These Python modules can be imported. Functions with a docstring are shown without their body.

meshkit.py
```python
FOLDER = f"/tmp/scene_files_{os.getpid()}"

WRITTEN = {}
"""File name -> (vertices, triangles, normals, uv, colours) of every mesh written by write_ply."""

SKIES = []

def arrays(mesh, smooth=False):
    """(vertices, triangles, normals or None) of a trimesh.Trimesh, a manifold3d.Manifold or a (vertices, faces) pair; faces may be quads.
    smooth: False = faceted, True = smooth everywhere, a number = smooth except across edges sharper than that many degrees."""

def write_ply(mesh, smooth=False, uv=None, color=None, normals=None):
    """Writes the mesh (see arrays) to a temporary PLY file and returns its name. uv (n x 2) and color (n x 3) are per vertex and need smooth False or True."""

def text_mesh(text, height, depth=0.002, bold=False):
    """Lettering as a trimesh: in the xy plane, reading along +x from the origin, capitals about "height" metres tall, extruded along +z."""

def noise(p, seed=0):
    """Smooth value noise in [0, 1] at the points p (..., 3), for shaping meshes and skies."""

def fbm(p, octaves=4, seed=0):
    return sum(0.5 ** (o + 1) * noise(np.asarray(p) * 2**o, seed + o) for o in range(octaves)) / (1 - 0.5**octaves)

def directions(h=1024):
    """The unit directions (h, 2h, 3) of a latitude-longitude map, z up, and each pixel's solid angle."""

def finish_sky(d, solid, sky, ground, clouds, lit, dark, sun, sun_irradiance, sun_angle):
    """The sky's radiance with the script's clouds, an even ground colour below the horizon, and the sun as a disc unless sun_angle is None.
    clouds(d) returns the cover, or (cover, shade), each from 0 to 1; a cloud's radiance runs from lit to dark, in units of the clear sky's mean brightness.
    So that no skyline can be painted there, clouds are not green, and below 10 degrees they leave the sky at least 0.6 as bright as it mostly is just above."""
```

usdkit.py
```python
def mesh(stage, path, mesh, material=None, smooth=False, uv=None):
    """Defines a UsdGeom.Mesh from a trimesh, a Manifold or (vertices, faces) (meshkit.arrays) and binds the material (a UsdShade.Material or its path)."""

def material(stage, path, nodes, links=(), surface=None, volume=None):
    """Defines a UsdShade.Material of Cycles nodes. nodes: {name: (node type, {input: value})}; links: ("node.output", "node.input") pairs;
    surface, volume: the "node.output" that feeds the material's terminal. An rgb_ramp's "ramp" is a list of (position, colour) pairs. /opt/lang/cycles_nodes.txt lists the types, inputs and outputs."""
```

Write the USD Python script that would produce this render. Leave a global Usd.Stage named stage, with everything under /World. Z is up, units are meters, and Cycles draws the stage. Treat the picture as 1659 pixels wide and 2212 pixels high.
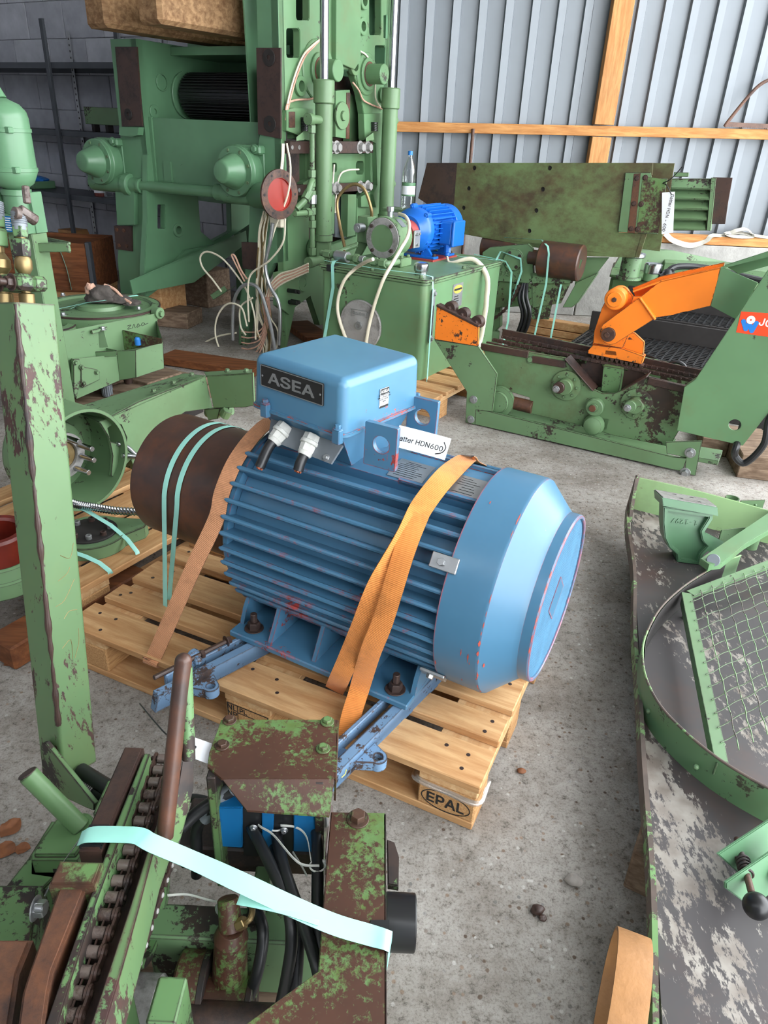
import math, random, numpy as np, trimesh, manifold3d, usdkit, meshkit
from pxr import Usd, UsdGeom, UsdLux, UsdShade, Gf, Sdf
from shapely.geometry import Polygon, Point, LineString, box as sbox
from shapely.ops import unary_union
from shapely import affinity

stage = Usd.Stage.CreateInMemory()
UsdGeom.SetStageUpAxis(stage, UsdGeom.Tokens.z)
UsdGeom.SetStageMetersPerUnit(stage, 1.0)
UsdGeom.Xform.Define(stage, '/World')
UsdGeom.Scope.Define(stage, '/World/Looks')
PI = math.pi

# ------------------------------------------------------------------ camera
CAM_H, FPX, PITCH, ROLL, IW, IH = 1.40, 1534.0, math.radians(28.0), math.radians(2.8), 1659, 2212
_c, _s = math.cos(PITCH), math.sin(PITCH)
_r, _u, FWD = np.array([1, 0, 0.]), np.array([0, _s, _c]), np.array([0, _c, -_s])
RIGHT = math.cos(ROLL) * _r + math.sin(ROLL) * _u
UP = -math.sin(ROLL) * _r + math.cos(ROLL) * _u
CAM = np.array([0, 0, CAM_H])
cam = UsdGeom.Camera.Define(stage, '/World/Camera')
m4 = np.eye(4); m4[0, :3] = RIGHT; m4[1, :3] = UP; m4[2, :3] = -FWD; m4[3, :3] = CAM
cam.AddTransformOp().Set(Gf.Matrix4d(m4.tolist()))
cam.CreateHorizontalApertureAttr(36.0)
cam.CreateVerticalApertureAttr(36.0 * IH / IW)
cam.CreateFocalLengthAttr(36.0 * FPX / IW)
cam.CreateClippingRangeAttr(Gf.Vec2f(0.05, 200))
cam.CreateExposureAttr(-0.3)

# ------------------------------------------------------------------ light: overcast sky through the open sides of the shed
dome = UsdLux.DomeLight.Define(stage, '/World/Sky')
dome.CreateIntensityAttr(1.0)
dome.CreateColorAttr(Gf.Vec3f(0.93, 0.97, 1.0))
dome.CreateExposureAttr(1.7)
# daylight in the tall open doorway on the right and the gate behind the camera
def rect_light(name, pos, target, w, h, power, col=(1, 1, 1)):
    l = UsdLux.RectLight.Define(stage, '/World/' + name)
    z = np.array(pos, float) - np.array(target, float); z /= np.linalg.norm(z)
    x = np.cross([0, 0, 1.], z); x /= np.linalg.norm(x); y = np.cross(z, x)
    m = np.eye(4); m[0, :3] = x; m[1, :3] = y; m[2, :3] = z; m[3, :3] = pos
    l.AddTransformOp().Set(Gf.Matrix4d(m.tolist()))
    l.CreateWidthAttr(w); l.CreateHeightAttr(h); l.CreateIntensityAttr(power); l.CreateColorAttr(Gf.Vec3f(*col))
#rect_light('Gate_light', (6.2, 0.6, 3.2), (0.2, 2.4, 0.5), 5.0, 4.0, 7.0, (1.0, 0.98, 0.95))

def ray(x, y):
    return RIGHT * ((x - IW / 2) / FPX) - UP * ((y - IH / 2) / FPX) + FWD
def G(x, y, z=0.0):                      # the point at height z that the photograph shows at (x, y)
    d = ray(x, y); return CAM + d * ((z - CAM_H) / d[2])
def D(x, y, Y):                          # ... at distance Y from the camera's foot
    d = ray(x, y); return CAM + d * (Y / d[1])

# ------------------------------------------------------------------ mesh helpers: a mesh is (vertices, triangles)
def cat(*ms):
    vs, fs, n = [], [], 0
    for v, f in ms:
        vs.append(np.asarray(v, float)); fs.append(np.asarray(f, int) + n); n += len(v)
    return np.vstack(vs), np.vstack(fs)
def T(m, M):
    M = np.asarray(M, float); v = np.asarray(m[0]) @ M[:3, :3].T + M[:3, 3]
    f = np.asarray(m[1])
    return (v, f[:, ::-1] if np.linalg.det(M[:3, :3]) < 0 else f)
def mv(m, x=0, y=0, z=0): return (np.asarray(m[0]) + np.array([x, y, z], float), m[1])
def frame(o, ex, ey=None, ez=None):      # 4x4 from an origin and two axes
    nz = lambda a: np.asarray(a, float) / np.linalg.norm(a)
    ex = nz(ex)
    if ey is None:
        ez = nz(np.asarray(ez, float) - ex * np.dot(ex, ez)); ey = np.cross(ez, ex)
    else:
        ey = nz(np.asarray(ey, float) - ex * np.dot(ex, ey)); ez = np.cross(ex, ey)
    M = np.eye(4); M[:3, 0] = ex; M[:3, 1] = ey; M[:3, 2] = ez; M[:3, 3] = o
    return M
def RZ(a, o=(0, 0, 0)):
    M = np.eye(4); M[0, 0] = M[1, 1] = math.cos(a); M[0, 1] = -math.sin(a); M[1, 0] = math.sin(a); M[:3, 3] = o
    return M
def tri(m): return np.array(m.vertices), np.array(m.faces)
_hullcache = {}
def bx(cx, cy, cz, lx, ly, lz, b=0.002):  # chamfered box, centre and size
    b = min(b, lx * .3, ly * .3, lz * .3)
    if b not in _hullcache and 'base' not in _hullcache:
        pts = [(sx * (3 if k == 0 else 2), sy * (3 if k == 1 else 2), sz * (3 if k == 2 else 2)) for sx in (-1, 1) for sy in (-1, 1) for sz in (-1, 1) for k in range(3)]
        h = trimesh.convex.convex_hull(np.array(pts, float)); _hullcache['base'] = (np.array(h.vertices), np.array(h.faces))
    v, f = _hullcache['base']
    half = np.array([lx, ly, lz]) / 2
    return np.sign(v) * np.where(np.abs(v) > 2.5, half, half - b) + [cx, cy, cz], f
def bb(x0, x1, y0, y1, z0, z1, b=0.002):
    return bx((x0 + x1) / 2, (y0 + y1) / 2, (z0 + z1) / 2, abs(x1 - x0), abs(y1 - y0), abs(z1 - z0), b)
def beam(p, q, w, h, up=(0, 0, 1), b=0.002):   # box from p to q, w wide, h high
    p, q = np.asarray(p, float), np.asarray(q, float); L = np.linalg.norm(q - p)
    return T(bx(L / 2, 0, 0, L, w, h, b), frame(p, q - p, ez=up))
def lathe(profile, o=(0, 0, 0), axis=(0, 0, 1), n=32, closed=False):   # profile (r, z) from bottom to top, outside
    pr = np.asarray(profile, float); k = len(pr); a = np.arange(n) * 2 * PI / n
    v = np.stack([np.outer(np.cos(a), pr[:, 0]), np.outer(np.sin(a), pr[:, 0]), np.tile(pr[:, 1], (n, 1))], -1).reshape(-1, 3)
    f = []
    for i in range(n):
        j = (i + 1) % n
        for s in range(k if closed else k - 1):
            s2 = (s + 1) % k
            A, B, C, Dd = i * k + s, j * k + s, j * k + s2, i * k + s2
            if pr[s, 0] > 1e-9: f.append((A, B, C))
            if pr[s2, 0] > 1e-9: f.append((A, C, Dd))
    ez = np.asarray(axis, float); ez = ez / np.linalg.norm(ez)
    t = np.array([1, 0, 0]) if abs(ez[0]) < .8 else np.array([0, 1, 0])
    ex = np.cross(t, ez); ex /= np.linalg.norm(ex)
    return T((v, np.array(f)), frame(o, ex, ez=ez))
def cyl(p, q, r, r2=None, n=20, b=0.0015):
    p, q = np.asarray(p, float), np.asarray(q, float); L = np.linalg.norm(q - p); r2 = r if r2 is None else r2
    b = min(b, L * .3, r * .4, r2 * .4)
    return lathe([(0, 0), (r - b, 0), (r, b), (r2, L - b), (r2 - b, L), (0, L)], p, q - p, n)
def ring(p, q, ro, ri, n=32, b=0.001):
    p, q = np.asarray(p, float), np.asarray(q, float); L = np.linalg.norm(q - p)
    return lathe([(ri, 0), (ro - b, 0), (ro, b), (ro, L - b), (ro - b, L), (ri, L)], p, q - p, n, closed=True)
def ball(c, r, n=2, s=(1, 1, 1)):
    m = trimesh.creation.icosphere(n, r); return np.array(m.vertices) * s + np.asarray(c, float), np.array(m.faces)
def spline(P, n=8, closed=False):         # Catmull-Rom through the points
    P = np.asarray(P, float)
    if len(P) < 3: return P
    Q = np.vstack([P[-1], P, P[:2]]) if closed else np.vstack([2 * P[0] - P[1], P, 2 * P[-1] - P[-2]])
    out = []
    for i in range(1, len(Q) - 2):
        p0, p1, p2, p3 = Q[i - 1:i + 3]
        for t in np.arange(n) / n:
            out.append(.5 * (2 * p1 + (p2 - p0) * t + (2 * p0 - 5 * p1 + 4 * p2 - p3) * t * t + (3 * p1 - p0 - 3 * p2 + p3) * t ** 3))
    if not closed: out.append(P[-1])
    return np.array(out)
def tube(P, r, n=10, sm=6, closed=False, cap=True):
    P = spline(P, sm, closed) if sm else np.asarray(P, float)
    k = len(P); t = np.gradient(P, axis=0)
    if closed: t = np.roll(P, -1, 0) - np.roll(P, 1, 0)
    t /= np.maximum(np.linalg.norm(t, axis=1, keepdims=True), 1e-12)
    a = np.array([0, 0, 1.]) if abs(t[0, 2]) < .9 else np.array([1., 0, 0])
    N = np.cross(t[0], a); N /= np.linalg.norm(N)
    rr = np.broadcast_to(np.asarray(r, float), (k,)) if np.ndim(r) == 0 else np.interp(np.linspace(0, 1, k), np.linspace(0, 1, len(r)), r)
    v = []; ang = np.arange(n) * 2 * PI / n
    for i in range(k):
        N = N - t[i] * np.dot(N, t[i]); N /= np.linalg.norm(N); Bn = np.cross(t[i], N)
        v.append(P[i] + rr[i] * (np.cos(ang)[:, None] * N + np.sin(ang)[:, None] * Bn))
    v = np.vstack(v); f = []
    for i in range(k if closed else k - 1):
        i2 = (i + 1) % k
        for j in range(n):
            j2 = (j + 1) % n; a_, b_, c_, d_ = i * n + j, i * n + j2, i2 * n + j2, i2 * n + j
            f += [(a_, b_, c_), (a_, c_, d_)]
    if cap and not closed:
        v = np.vstack([v, P[0], P[-1]]); c0, c1 = len(v) - 2, len(v) - 1
        for j in range(n):
            j2 = (j + 1) % n; f += [(c0, j2, j), (c1, (k - 1) * n + j, (k - 1) * n + j2)]
    return v, np.array(f)
def ribbon(P, Wd, w, th=0.002, sm=6):      # strap along P, width direction Wd (one or per point); returns mesh with uv (across, along) in metres
    P = np.asarray(P, float); Wd = np.asarray(Wd, float)
    if Wd.ndim == 1: Wd = np.tile(Wd, (len(P), 1))
    if sm: P, Wd = spline(P, sm), spline(Wd, sm)
    t = np.gradient(P, axis=0); t /= np.linalg.norm(t, axis=1, keepdims=True)
    Wd = Wd - t * (Wd * t).sum(1, keepdims=True); Wd /= np.linalg.norm(Wd, axis=1, keepdims=True)
    N = np.cross(t, Wd); k = len(P)
    L = np.concatenate([[0], np.cumsum(np.linalg.norm(np.diff(P, axis=0), axis=1))])
    v = np.stack([P - Wd * w / 2 - N * th / 2, P + Wd * w / 2 - N * th / 2, P + Wd * w / 2 + N * th / 2, P - Wd * w / 2 + N * th / 2], 1).reshape(-1, 3)
    uv = np.stack([np.tile([0, w, w, 0], k), np.repeat(L, 4)], 1); f = []
    for i in range(k - 1):
        for j in range(4):
            j2 = (j + 1) % 4; a_, b_, c_, d_ = i * 4 + j, i * 4 + j2, i * 4 + 4 + j2, i * 4 + 4 + j
            f += [(a_, b_, c_), (a_, c_, d_)]
    f += [(0, 2, 1), (0, 3, 2), (4 * k - 4, 4 * k - 3, 4 * k - 2), (4 * k - 4, 4 * k - 2, 4 * k - 1)]
    return (v, np.array(f)[:, ::-1]), uv
def rrect(w, h, r=0.01, cx=0, cy=0):
    r = min(r, w * .49, h * .49)
    return sbox(cx - w / 2 + r, cy - h / 2 + r, cx + w / 2 - r, cy + h / 2 - r).buffer(r, quad_segs=4)
def plate(poly, th, M=None, bev=0.0):      # shapely polygon or points extruded +z by th, placed by M
    if not hasattr(poly, 'geom_type'): poly = Polygon(poly).buffer(0)
    out = []
    for g in getattr(poly, 'geoms', [poly]):
        if bev and not g.buffer(-bev).is_empty and g.buffer(-bev).geom_type == 'Polygon':
            try:
                cs = lambda q: manifold3d.CrossSection([np.array(q.exterior.coords)[:-1]] + [np.array(i.coords)[:-1] for i in q.interiors], manifold3d.FillRule.EvenOdd)
                a = manifold3d.Manifold.extrude(cs(g), th - bev)
                m = a.to_mesh(); top = trimesh.creation.extrude_polygon(g.buffer(-bev * .8, join_style=2), th, engine='earcut')
                out.append((np.array(m.vert_properties[:, :3]), np.array(m.tri_verts))); out.append(tri(top)); continue
            except Exception:
                pass
        out.append(tri(trimesh.creation.extrude_polygon(g, th, engine='earcut')))
    m = cat(*out)
    return m if M is None else T(m, M)
def hexbolt(p, axis, af=0.024, h=0.012, washer=True, stud=0.0):
    ax = np.asarray(axis, float); ax = ax / np.linalg.norm(ax); p = np.asarray(p, float); ms = []; o = p
    if washer: ms.append(cyl(p, p + ax * .0025, af * .85, n=20)); o = p + ax * .0025
    r = af / 2 / math.cos(PI / 6)
    ms.append(lathe([(0, 0), (r, 0), (r, h * .8), (r * .88, h), (0, h)], o, ax, 6))
    if stud: ms.append(cyl(o + ax * h, o + ax * (h + stud), af * .3, n=12))
    return cat(*ms)
def hull(*pts):
    m = trimesh.convex.convex_hull(np.vstack(pts)); return tri(m)
def text(s, height, depth=0.001, M=None, bold=False, mirror=False, center=True, sx=1.0):
    m = meshkit.text_mesh(s, height, depth, bold); v, f = tri(m)
    v = v * [sx, 1, 1]
    if center: v = v - [(v[:, 0].min() + v[:, 0].max()) / 2, (v[:, 1].min() + v[:, 1].max()) / 2, 0]
    return (v, f) if M is None else T((v, f), M)

# ------------------------------------------------------------------ things and parts
_names = {}
def numbered(base, name):
    k = base + '/' + name; n = _names.get(k, 0); _names[k] = n + 1
    return k if n == 0 else f'{k}_{n:03d}'
class Thing:
    def __init__(s, name, label, cat_, M=None, group=None, kind=None):
        s.M = np.eye(4) if M is None else np.asarray(M, float); s.inv = np.linalg.inv(s.M)
        s.path = numbered('/World', name); x = UsdGeom.Xform.Define(stage, s.path)
        x.AddTransformOp().Set(Gf.Matrix4d(s.M.T.tolist())); p = x.GetPrim(); s.prim = p
        for k, v in (('label', label), ('category', cat_), ('group', group), ('kind', kind)):
            if v: p.SetCustomDataByKey(k, v)
    def add(s, name, mesh, mat, parent=None, world=False, smooth=30, label=None, uv=None, kind=None):
        if world: mesh = T(mesh, s.inv)
        path = numbered(parent or s.path, name)
        pr = usdkit.mesh(stage, path, mesh, MAT[mat], smooth=True if uv is not None else smooth, uv=uv).GetPrim()
        if label: pr.SetCustomDataByKey('label', label)
        if kind: pr.SetCustomDataByKey('kind', kind)
        return path
def single(name, mesh, mat, label=None, cat_=None, group=None, kind=None, smooth=30, uv=None):
    path = numbered('/World', name)
    pr = usdkit.mesh(stage, path, mesh, MAT[mat], smooth=True if uv is not None else smooth, uv=uv).GetPrim()
    for k, v in (('label', label), ('category', cat_), ('group', group), ('kind', kind)):
        if v: pr.SetCustomDataByKey(k, v)
    return path
def copy_of(path, M, label, group=None):
    base = path.rsplit('/', 1)[1]; src = stage.GetPrimAtPath(path); cd = src.GetCustomData()
    p = numbered('/World', base); x = UsdGeom.Xform.Define(stage, p); pr = x.GetPrim()
    pr.GetReferences().AddInternalReference(path)
    x.ClearXformOpOrder(); pr.GetAttribute('xformOp:transform')
    UsdGeom.Xformable(pr).AddTransformOp().Set(Gf.Matrix4d(np.asarray(M).T.tolist()))
    pr.SetInstanceable(True); pr.SetCustomDataByKey('label', label); pr.SetCustomDataByKey('category', cd['category'])
    if group: pr.SetCustomDataByKey('group', group)
    return p

# ------------------------------------------------------------------ materials
MAT = {}
def lin(r, g=None, b=None):
    c = np.array([r, g, b], float) / 255; return tuple(np.where(c <= .04045, c / 12.92, ((c + .055) / 1.055) ** 2.4))
def mat(name, nodes, links): MAT[name] = usdkit.material(stage, '/World/Looks/' + name, nodes, links, surface='p.closure' if nodes['p'][0] == 'mix_closure' else 'p.BSDF')
def plain(name, col, rough=.5, metal=0., vary=.12, scale=6., bump=0., bscale=60., spec=.5):
    n = {'g': ('geometry', {}), 'n': ('noise_texture', {'scale': scale, 'detail': 5, 'roughness': .6}),
         'r': ('rgb_ramp', {'ramp': [(.3, tuple(c * (1 - vary) for c in col)), (.7, tuple(min(1, c * (1 + vary)) for c in col))]}),
         'p': ('principled_bsdf', {'roughness': rough, 'metallic': metal, 'specular_ior_level': spec})}
    l = [('g.position', 'n.vector'), ('n.fac', 'r.fac'), ('r.color', 'p.base_color')]
    if bump:
        n |= {'nb': ('noise_texture', {'scale': bscale, 'detail': 3}), 'b': ('bump', {'strength': bump, 'distance': .004})}
        l += [('g.position', 'nb.vector'), ('nb.fac', 'b.height'), ('b.normal', 'p.normal')]
    mat(name, n, l)
def worn(name, paint, chip, chip2=None, amount=.36, scale=14., dirt=(.1, .07, .04), dirt_amt=.35, dscale=2.2, rough=.42, edge=0., crough=.6, edge_r=.004, stretch=(1, 1, 1), soft=.014, vary=.1, bump=.25, fine=.38):
    """paint with hard-edged chips where a noise falls below `amount`, soft grime, and optional edge wear (bevel against the true normal)."""
    chip2 = chip2 or tuple(c * .5 for c in chip)
    n = {'g': ('geometry', {}), 'mp': ('mapping', {'scale': stretch}),
         'nv': ('noise_texture', {'scale': 3., 'detail': 3}),
         'rv': ('rgb_ramp', {'ramp': [(.3, tuple(c * (1 - vary) for c in paint)), (.7, tuple(min(1, c * (1 + vary)) for c in paint))]}),
         'nd': ('noise_texture', {'scale': dscale, 'detail': 6, 'roughness': .7}),
         'rd': ('map_range', {'from_min': .5, 'from_max': .78, 'to_min': 0., 'to_max': dirt_amt, 'clamp': True}),
         'md': ('mix', {'color2': dirt}),
         'nc': ('noise_texture', {'scale': scale, 'detail': 9, 'roughness': .68}),
         'nm': ('noise_texture', {'scale': scale * .22, 'detail': 2}),
         'am': ('math', {'math_type': 'multiply_add', 'value2': .55, 'value3': amount - .275}),
         'sb': ('math', {'math_type': 'subtract'}), 'nf': ('noise_texture', {'scale': scale * 4.2, 'detail': 5, 'roughness': .7}), 'nx': ('mix_float', {'fac': fine}),
         'ms': ('map_range', {'from_min': -soft, 'from_max': soft, 'to_min': 0., 'to_max': 1., 'clamp': True}),
         'ncc': ('noise_texture', {'scale': scale * 1.7, 'detail': 4}),
         'rc': ('rgb_ramp', {'ramp': [(.35, chip2), (.65, chip)]}),
         'mc': ('mix', {}), 'rr': ('map_range', {'to_min': rough, 'to_max': crough}),
         'b': ('bump', {'strength': bump, 'distance': .002, 'invert': True}),
         'p': ('principled_bsdf', {})}
    l = [('g.position', 'mp.vector'), ('g.position', 'nv.vector'), ('nv.fac', 'rv.fac'), ('g.position', 'nd.vector'), ('nd.fac', 'rd.value'),
         ('rd.result', 'md.fac'), ('rv.color', 'md.color1'), ('mp.vector', 'nc.vector'), ('mp.vector', 'nm.vector'), ('nm.fac', 'am.value1'),
         ('g.position', 'ncc.vector'), ('ncc.fac', 'rc.fac'), ('md.color', 'mc.color1'), ('rc.color', 'mc.color2'), ('ms.result', 'mc.fac'),
         ('mc.color', 'p.base_color'), ('ms.result', 'rr.value'), ('rr.result', 'p.roughness'), ('ms.result', 'b.height'), ('b.normal', 'p.normal')]
    # mask = amount-ish - noise
    l += [('am.value', 'sb.value1'), ('nc.fac', 'nx.a'), ('mp.vector', 'nf.vector'), ('nf.fac', 'nx.b'), ('nx.result', 'sb.value2')]
    if edge:
        n |= {'bv': ('bevel', {'samples': 4, 'radius': edge_r}), 'dt': ('mix', {}), 'vm': ('mapping', {}),
              'sx': ('separate_xyz', {}), 'sn': ('separate_xyz', {}),
              'm1': ('math', {'math_type': 'multiply'}), 'm2': ('math', {'math_type': 'multiply'}), 'm3': ('math', {'math_type': 'multiply'}),
              'a1': ('math', {'math_type': 'add'}), 'a2': ('math', {'math_type': 'add'}),
              'er': ('map_range', {'from_min': .995, 'from_max': .85, 'to_min': 0., 'to_max': edge, 'clamp': True}),
              'ae': ('math', {'math_type': 'add'})}
        for k in ('dt', 'vm'): n.pop(k)
        l += [('bv.bevel', 'sx.vector'), ('g.normal', 'sn.vector'), ('sx.x', 'm1.value1'), ('sn.x', 'm1.value2'), ('sx.y', 'm2.value1'), ('sn.y', 'm2.value2'),
              ('sx.z', 'm3.value1'), ('sn.z', 'm3.value2'), ('m1.value', 'a1.value1'), ('m2.value', 'a1.value2'), ('a1.value', 'a2.value1'), ('m3.value', 'a2.value2'),
              ('a2.value', 'er.value'), ('sb.value', 'ae.value1'), ('er.result', 'ae.value2'), ('ae.value', 'ms.value')]
    else:
        l += [('sb.value', 'ms.value')]
    mat(name, n, l)
def wood(name, c1, c2, axis='x', scale=9., rough=.7, knots=.12, stain=(.12, .09, .07), stain_amt=.25):
    st = {'x': (1, 9, 9), 'y': (9, 1, 9), 'z': (9, 9, 1)}[axis]
    mat(name, {'tc': ('texture_coordinate', {}), 'g': ('geometry', {}), 'cx': ('combine_xyz', {}), 'ml': ('math', {'math_type': 'multiply', 'value2': 37.}),
               'va': ('mix', {'mix_type': 'add', 'fac': 1.}), 'mp': ('mapping', {'scale': st}),
               'n': ('noise_texture', {'scale': scale * .45, 'detail': 6, 'roughness': .62, 'distortion': .25}),
               'r': ('rgb_ramp', {'ramp': [(.32, c2), (.5, tuple((a + b) / 2 for a, b in zip(c1, c2))), (.62, c1)]}),
               'n2': ('noise_texture', {'scale': 3.2, 'detail': 6, 'roughness': .7}), 'r2': ('map_range', {'from_min': .5, 'from_max': .8, 'to_min': 0., 'to_max': stain_amt, 'clamp': True}),
               'm': ('mix', {'color2': stain}), 'hv': ('hsv', {}), 'vr': ('map_range', {'to_min': .82, 'to_max': 1.12}),
               'b': ('bump', {'strength': .35, 'distance': .002}), 'p': ('principled_bsdf', {'roughness': rough, 'specular_ior_level': .25})},
        [('g.random_per_island', 'ml.value1'), ('ml.value', 'cx.x'), ('ml.value', 'cx.y'), ('ml.value', 'cx.z'), ('tc.object', 'va.color1'), ('cx.vector', 'va.color2'),
         ('va.color', 'mp.vector'), ('mp.vector', 'n.vector'), ('n.fac', 'r.fac'), ('va.color', 'n2.vector'), ('n2.fac', 'r2.value'), ('r2.result', 'm.fac'), ('r.color', 'm.color1'),
         ('g.random_per_island', 'vr.value'), ('vr.result', 'hv.value'), ('m.color', 'hv.color'), ('hv.color', 'p.base_color'), ('n.fac', 'b.height'), ('b.normal', 'p.normal')])

GREEN = lin(99, 129, 92); RUST = lin(70, 44, 34); RUST2 = lin(40, 30, 28)
worn('green', GREEN, lin(58, 46, 40), lin(40, 34, 32), amount=0.385, scale=16, dirt=lin(80, 82, 50), dirt_amt=.35, edge=0.3)
worn('green_clean', lin(91, 131, 98), lin(60, 80, 60), amount=0.28, scale=10, dirt=lin(70, 90, 66), dirt_amt=.3, rough=.34)
worn('green_machine', lin(95, 130, 92), lin(70, 70, 54), lin(50, 50, 42), amount=0.345, scale=12, dirt=lin(104, 100, 66), dirt_amt=.45, dscale=3.4, rough=.4)
worn('green_worn', lin(90, 124, 80), lin(54, 40, 34), lin(34, 29, 28), amount=0.47, scale=19, dirt=lin(84, 88, 36), dirt_amt=.5, edge=0.3, rough=.45)
worn('green_post', lin(90, 119, 80), lin(74, 48, 44), lin(58, 42, 40), amount=0.425, scale=20, dirt=lin(112, 116, 60), dirt_amt=.3, edge=0.4, edge_r=.006, stretch=(1.3, 1.3, .55))
worn('green_rust', lin(90, 122, 72), lin(74, 48, 34), lin(52, 36, 26), amount=.475, scale=18, dirt=lin(92, 98, 30), dirt_amt=.7, dscale=5, edge=.2, rough=.5, soft=.05)
worn('rust_green', lin(74, 46, 34), lin(88, 120, 70), lin(82, 102, 50), amount=0.455, scale=26, dirt=lin(40, 26, 20), dirt_amt=.6, rough=.45, crough=.5, soft=.04, fine=.55)
worn('green_grimy', lin(97, 126, 88), lin(60, 44, 34), lin(44, 36, 30), amount=.44, scale=8, dirt=lin(84, 68, 42), dirt_amt=.8, dscale=3.5, edge=.2, fine=.45)
worn('green_guide', lin(98, 116, 72), lin(80, 66, 40), lin(66, 54, 34), amount=0.5, scale=6, dirt=lin(72, 52, 34), dirt_amt=.85, dscale=1.7, rough=.6, soft=.12, stretch=(.6, 1, 1))
worn('orange', lin(240, 128, 34), lin(70, 60, 40), lin(60, 46, 36), amount=0.375, scale=12, dirt=lin(200, 90, 20), dirt_amt=.3, edge=0.2, rough=.45)
worn('orange_worn', lin(240, 128, 34), lin(60, 44, 36), lin(44, 34, 30), amount=0.46, scale=13, dirt=lin(190, 90, 20), dirt_amt=.3, edge=.15, rough=.5)
worn('blue', lin(69, 113, 143), lin(178, 66, 58), lin(96, 44, 44), amount=0.345, scale=26, dirt=lin(58, 100, 132), dirt_amt=.35, edge=0.2, edge_r=.005, rough=.36, crough=.5)
worn('blue_cover', lin(70, 114, 143), lin(200, 78, 66), lin(150, 60, 54), amount=0.31, scale=20, dirt=lin(96, 140, 164), dirt_amt=.35, edge=0.4, edge_r=.007, rough=.33, crough=.5)
worn('blue_rail', lin(110, 142, 174), lin(80, 62, 54), lin(54, 48, 50), amount=0.43, scale=36, dirt=lin(80, 96, 116), dirt_amt=.4, edge=0.2, rough=.5)
worn('blue_bright', lin(22, 98, 190), lin(60, 60, 90), amount=.17, scale=14, dirt=lin(12, 60, 130), dirt_amt=.4, rough=.3)
worn('brown_steel', lin(72, 50, 42), lin(120, 70, 40), lin(50, 42, 40), amount=0.42, scale=8, dirt=lin(44, 44, 46), dirt_amt=.9, dscale=3, rough=.36, soft=.2, crough=.45)
worn('rust', lin(96, 62, 44), lin(54, 40, 36), lin(44, 34, 32), amount=.48, scale=14, dirt=lin(110, 84, 66), dirt_amt=.5, rough=.42, soft=.12)
worn('dark_rust', lin(64, 46, 40), lin(42, 34, 33), lin(34, 30, 30), amount=.45, scale=14, dirt=lin(90, 66, 52), dirt_amt=.4, rough=.42, soft=.1)
worn('steel', lin(150, 148, 146), lin(90, 84, 80), amount=.4, scale=20, dirt=lin(100, 94, 86), dirt_amt=.4, rough=.35, soft=.15)
plain('chrome', (.42, .43, .45), .2, 1., .04)
plain('zinc', (.40, .41, .42), .42, .85, .12, 20)
plain('brass', lin(142, 122, 84), .42, .75, .15, 30)
worn('roller_steel', lin(104, 92, 86), lin(70, 50, 42), lin(50, 40, 38), amount=.47, scale=60, dirt=lin(60, 44, 38), dirt_amt=.6, dscale=30, rough=.3, soft=.08)
plain('dark_bolt', lin(66, 52, 48), .45, .3, .3, 60)
plain('black', lin(22, 22, 24), .35, 0, .2)
plain('rubber', lin(30, 31, 33), .38, 0, .15, 30)
plain('soot', lin(34, 30, 29), .7, 0, .3, 20)
plain('dark', lin(12, 12, 12), .8)
plain('grey_metal', lin(120, 126, 132), .5, .3, .15)
plain('shelf_grey', lin(72, 76, 82), .5, .3, .15)
plain('white', lin(226, 228, 232), .5, 0, .03)
plain('white_plastic', lin(216, 216, 210), .4, 0, .05)
plain('cream', lin(214, 206, 184), .4, 0, .06)
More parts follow.
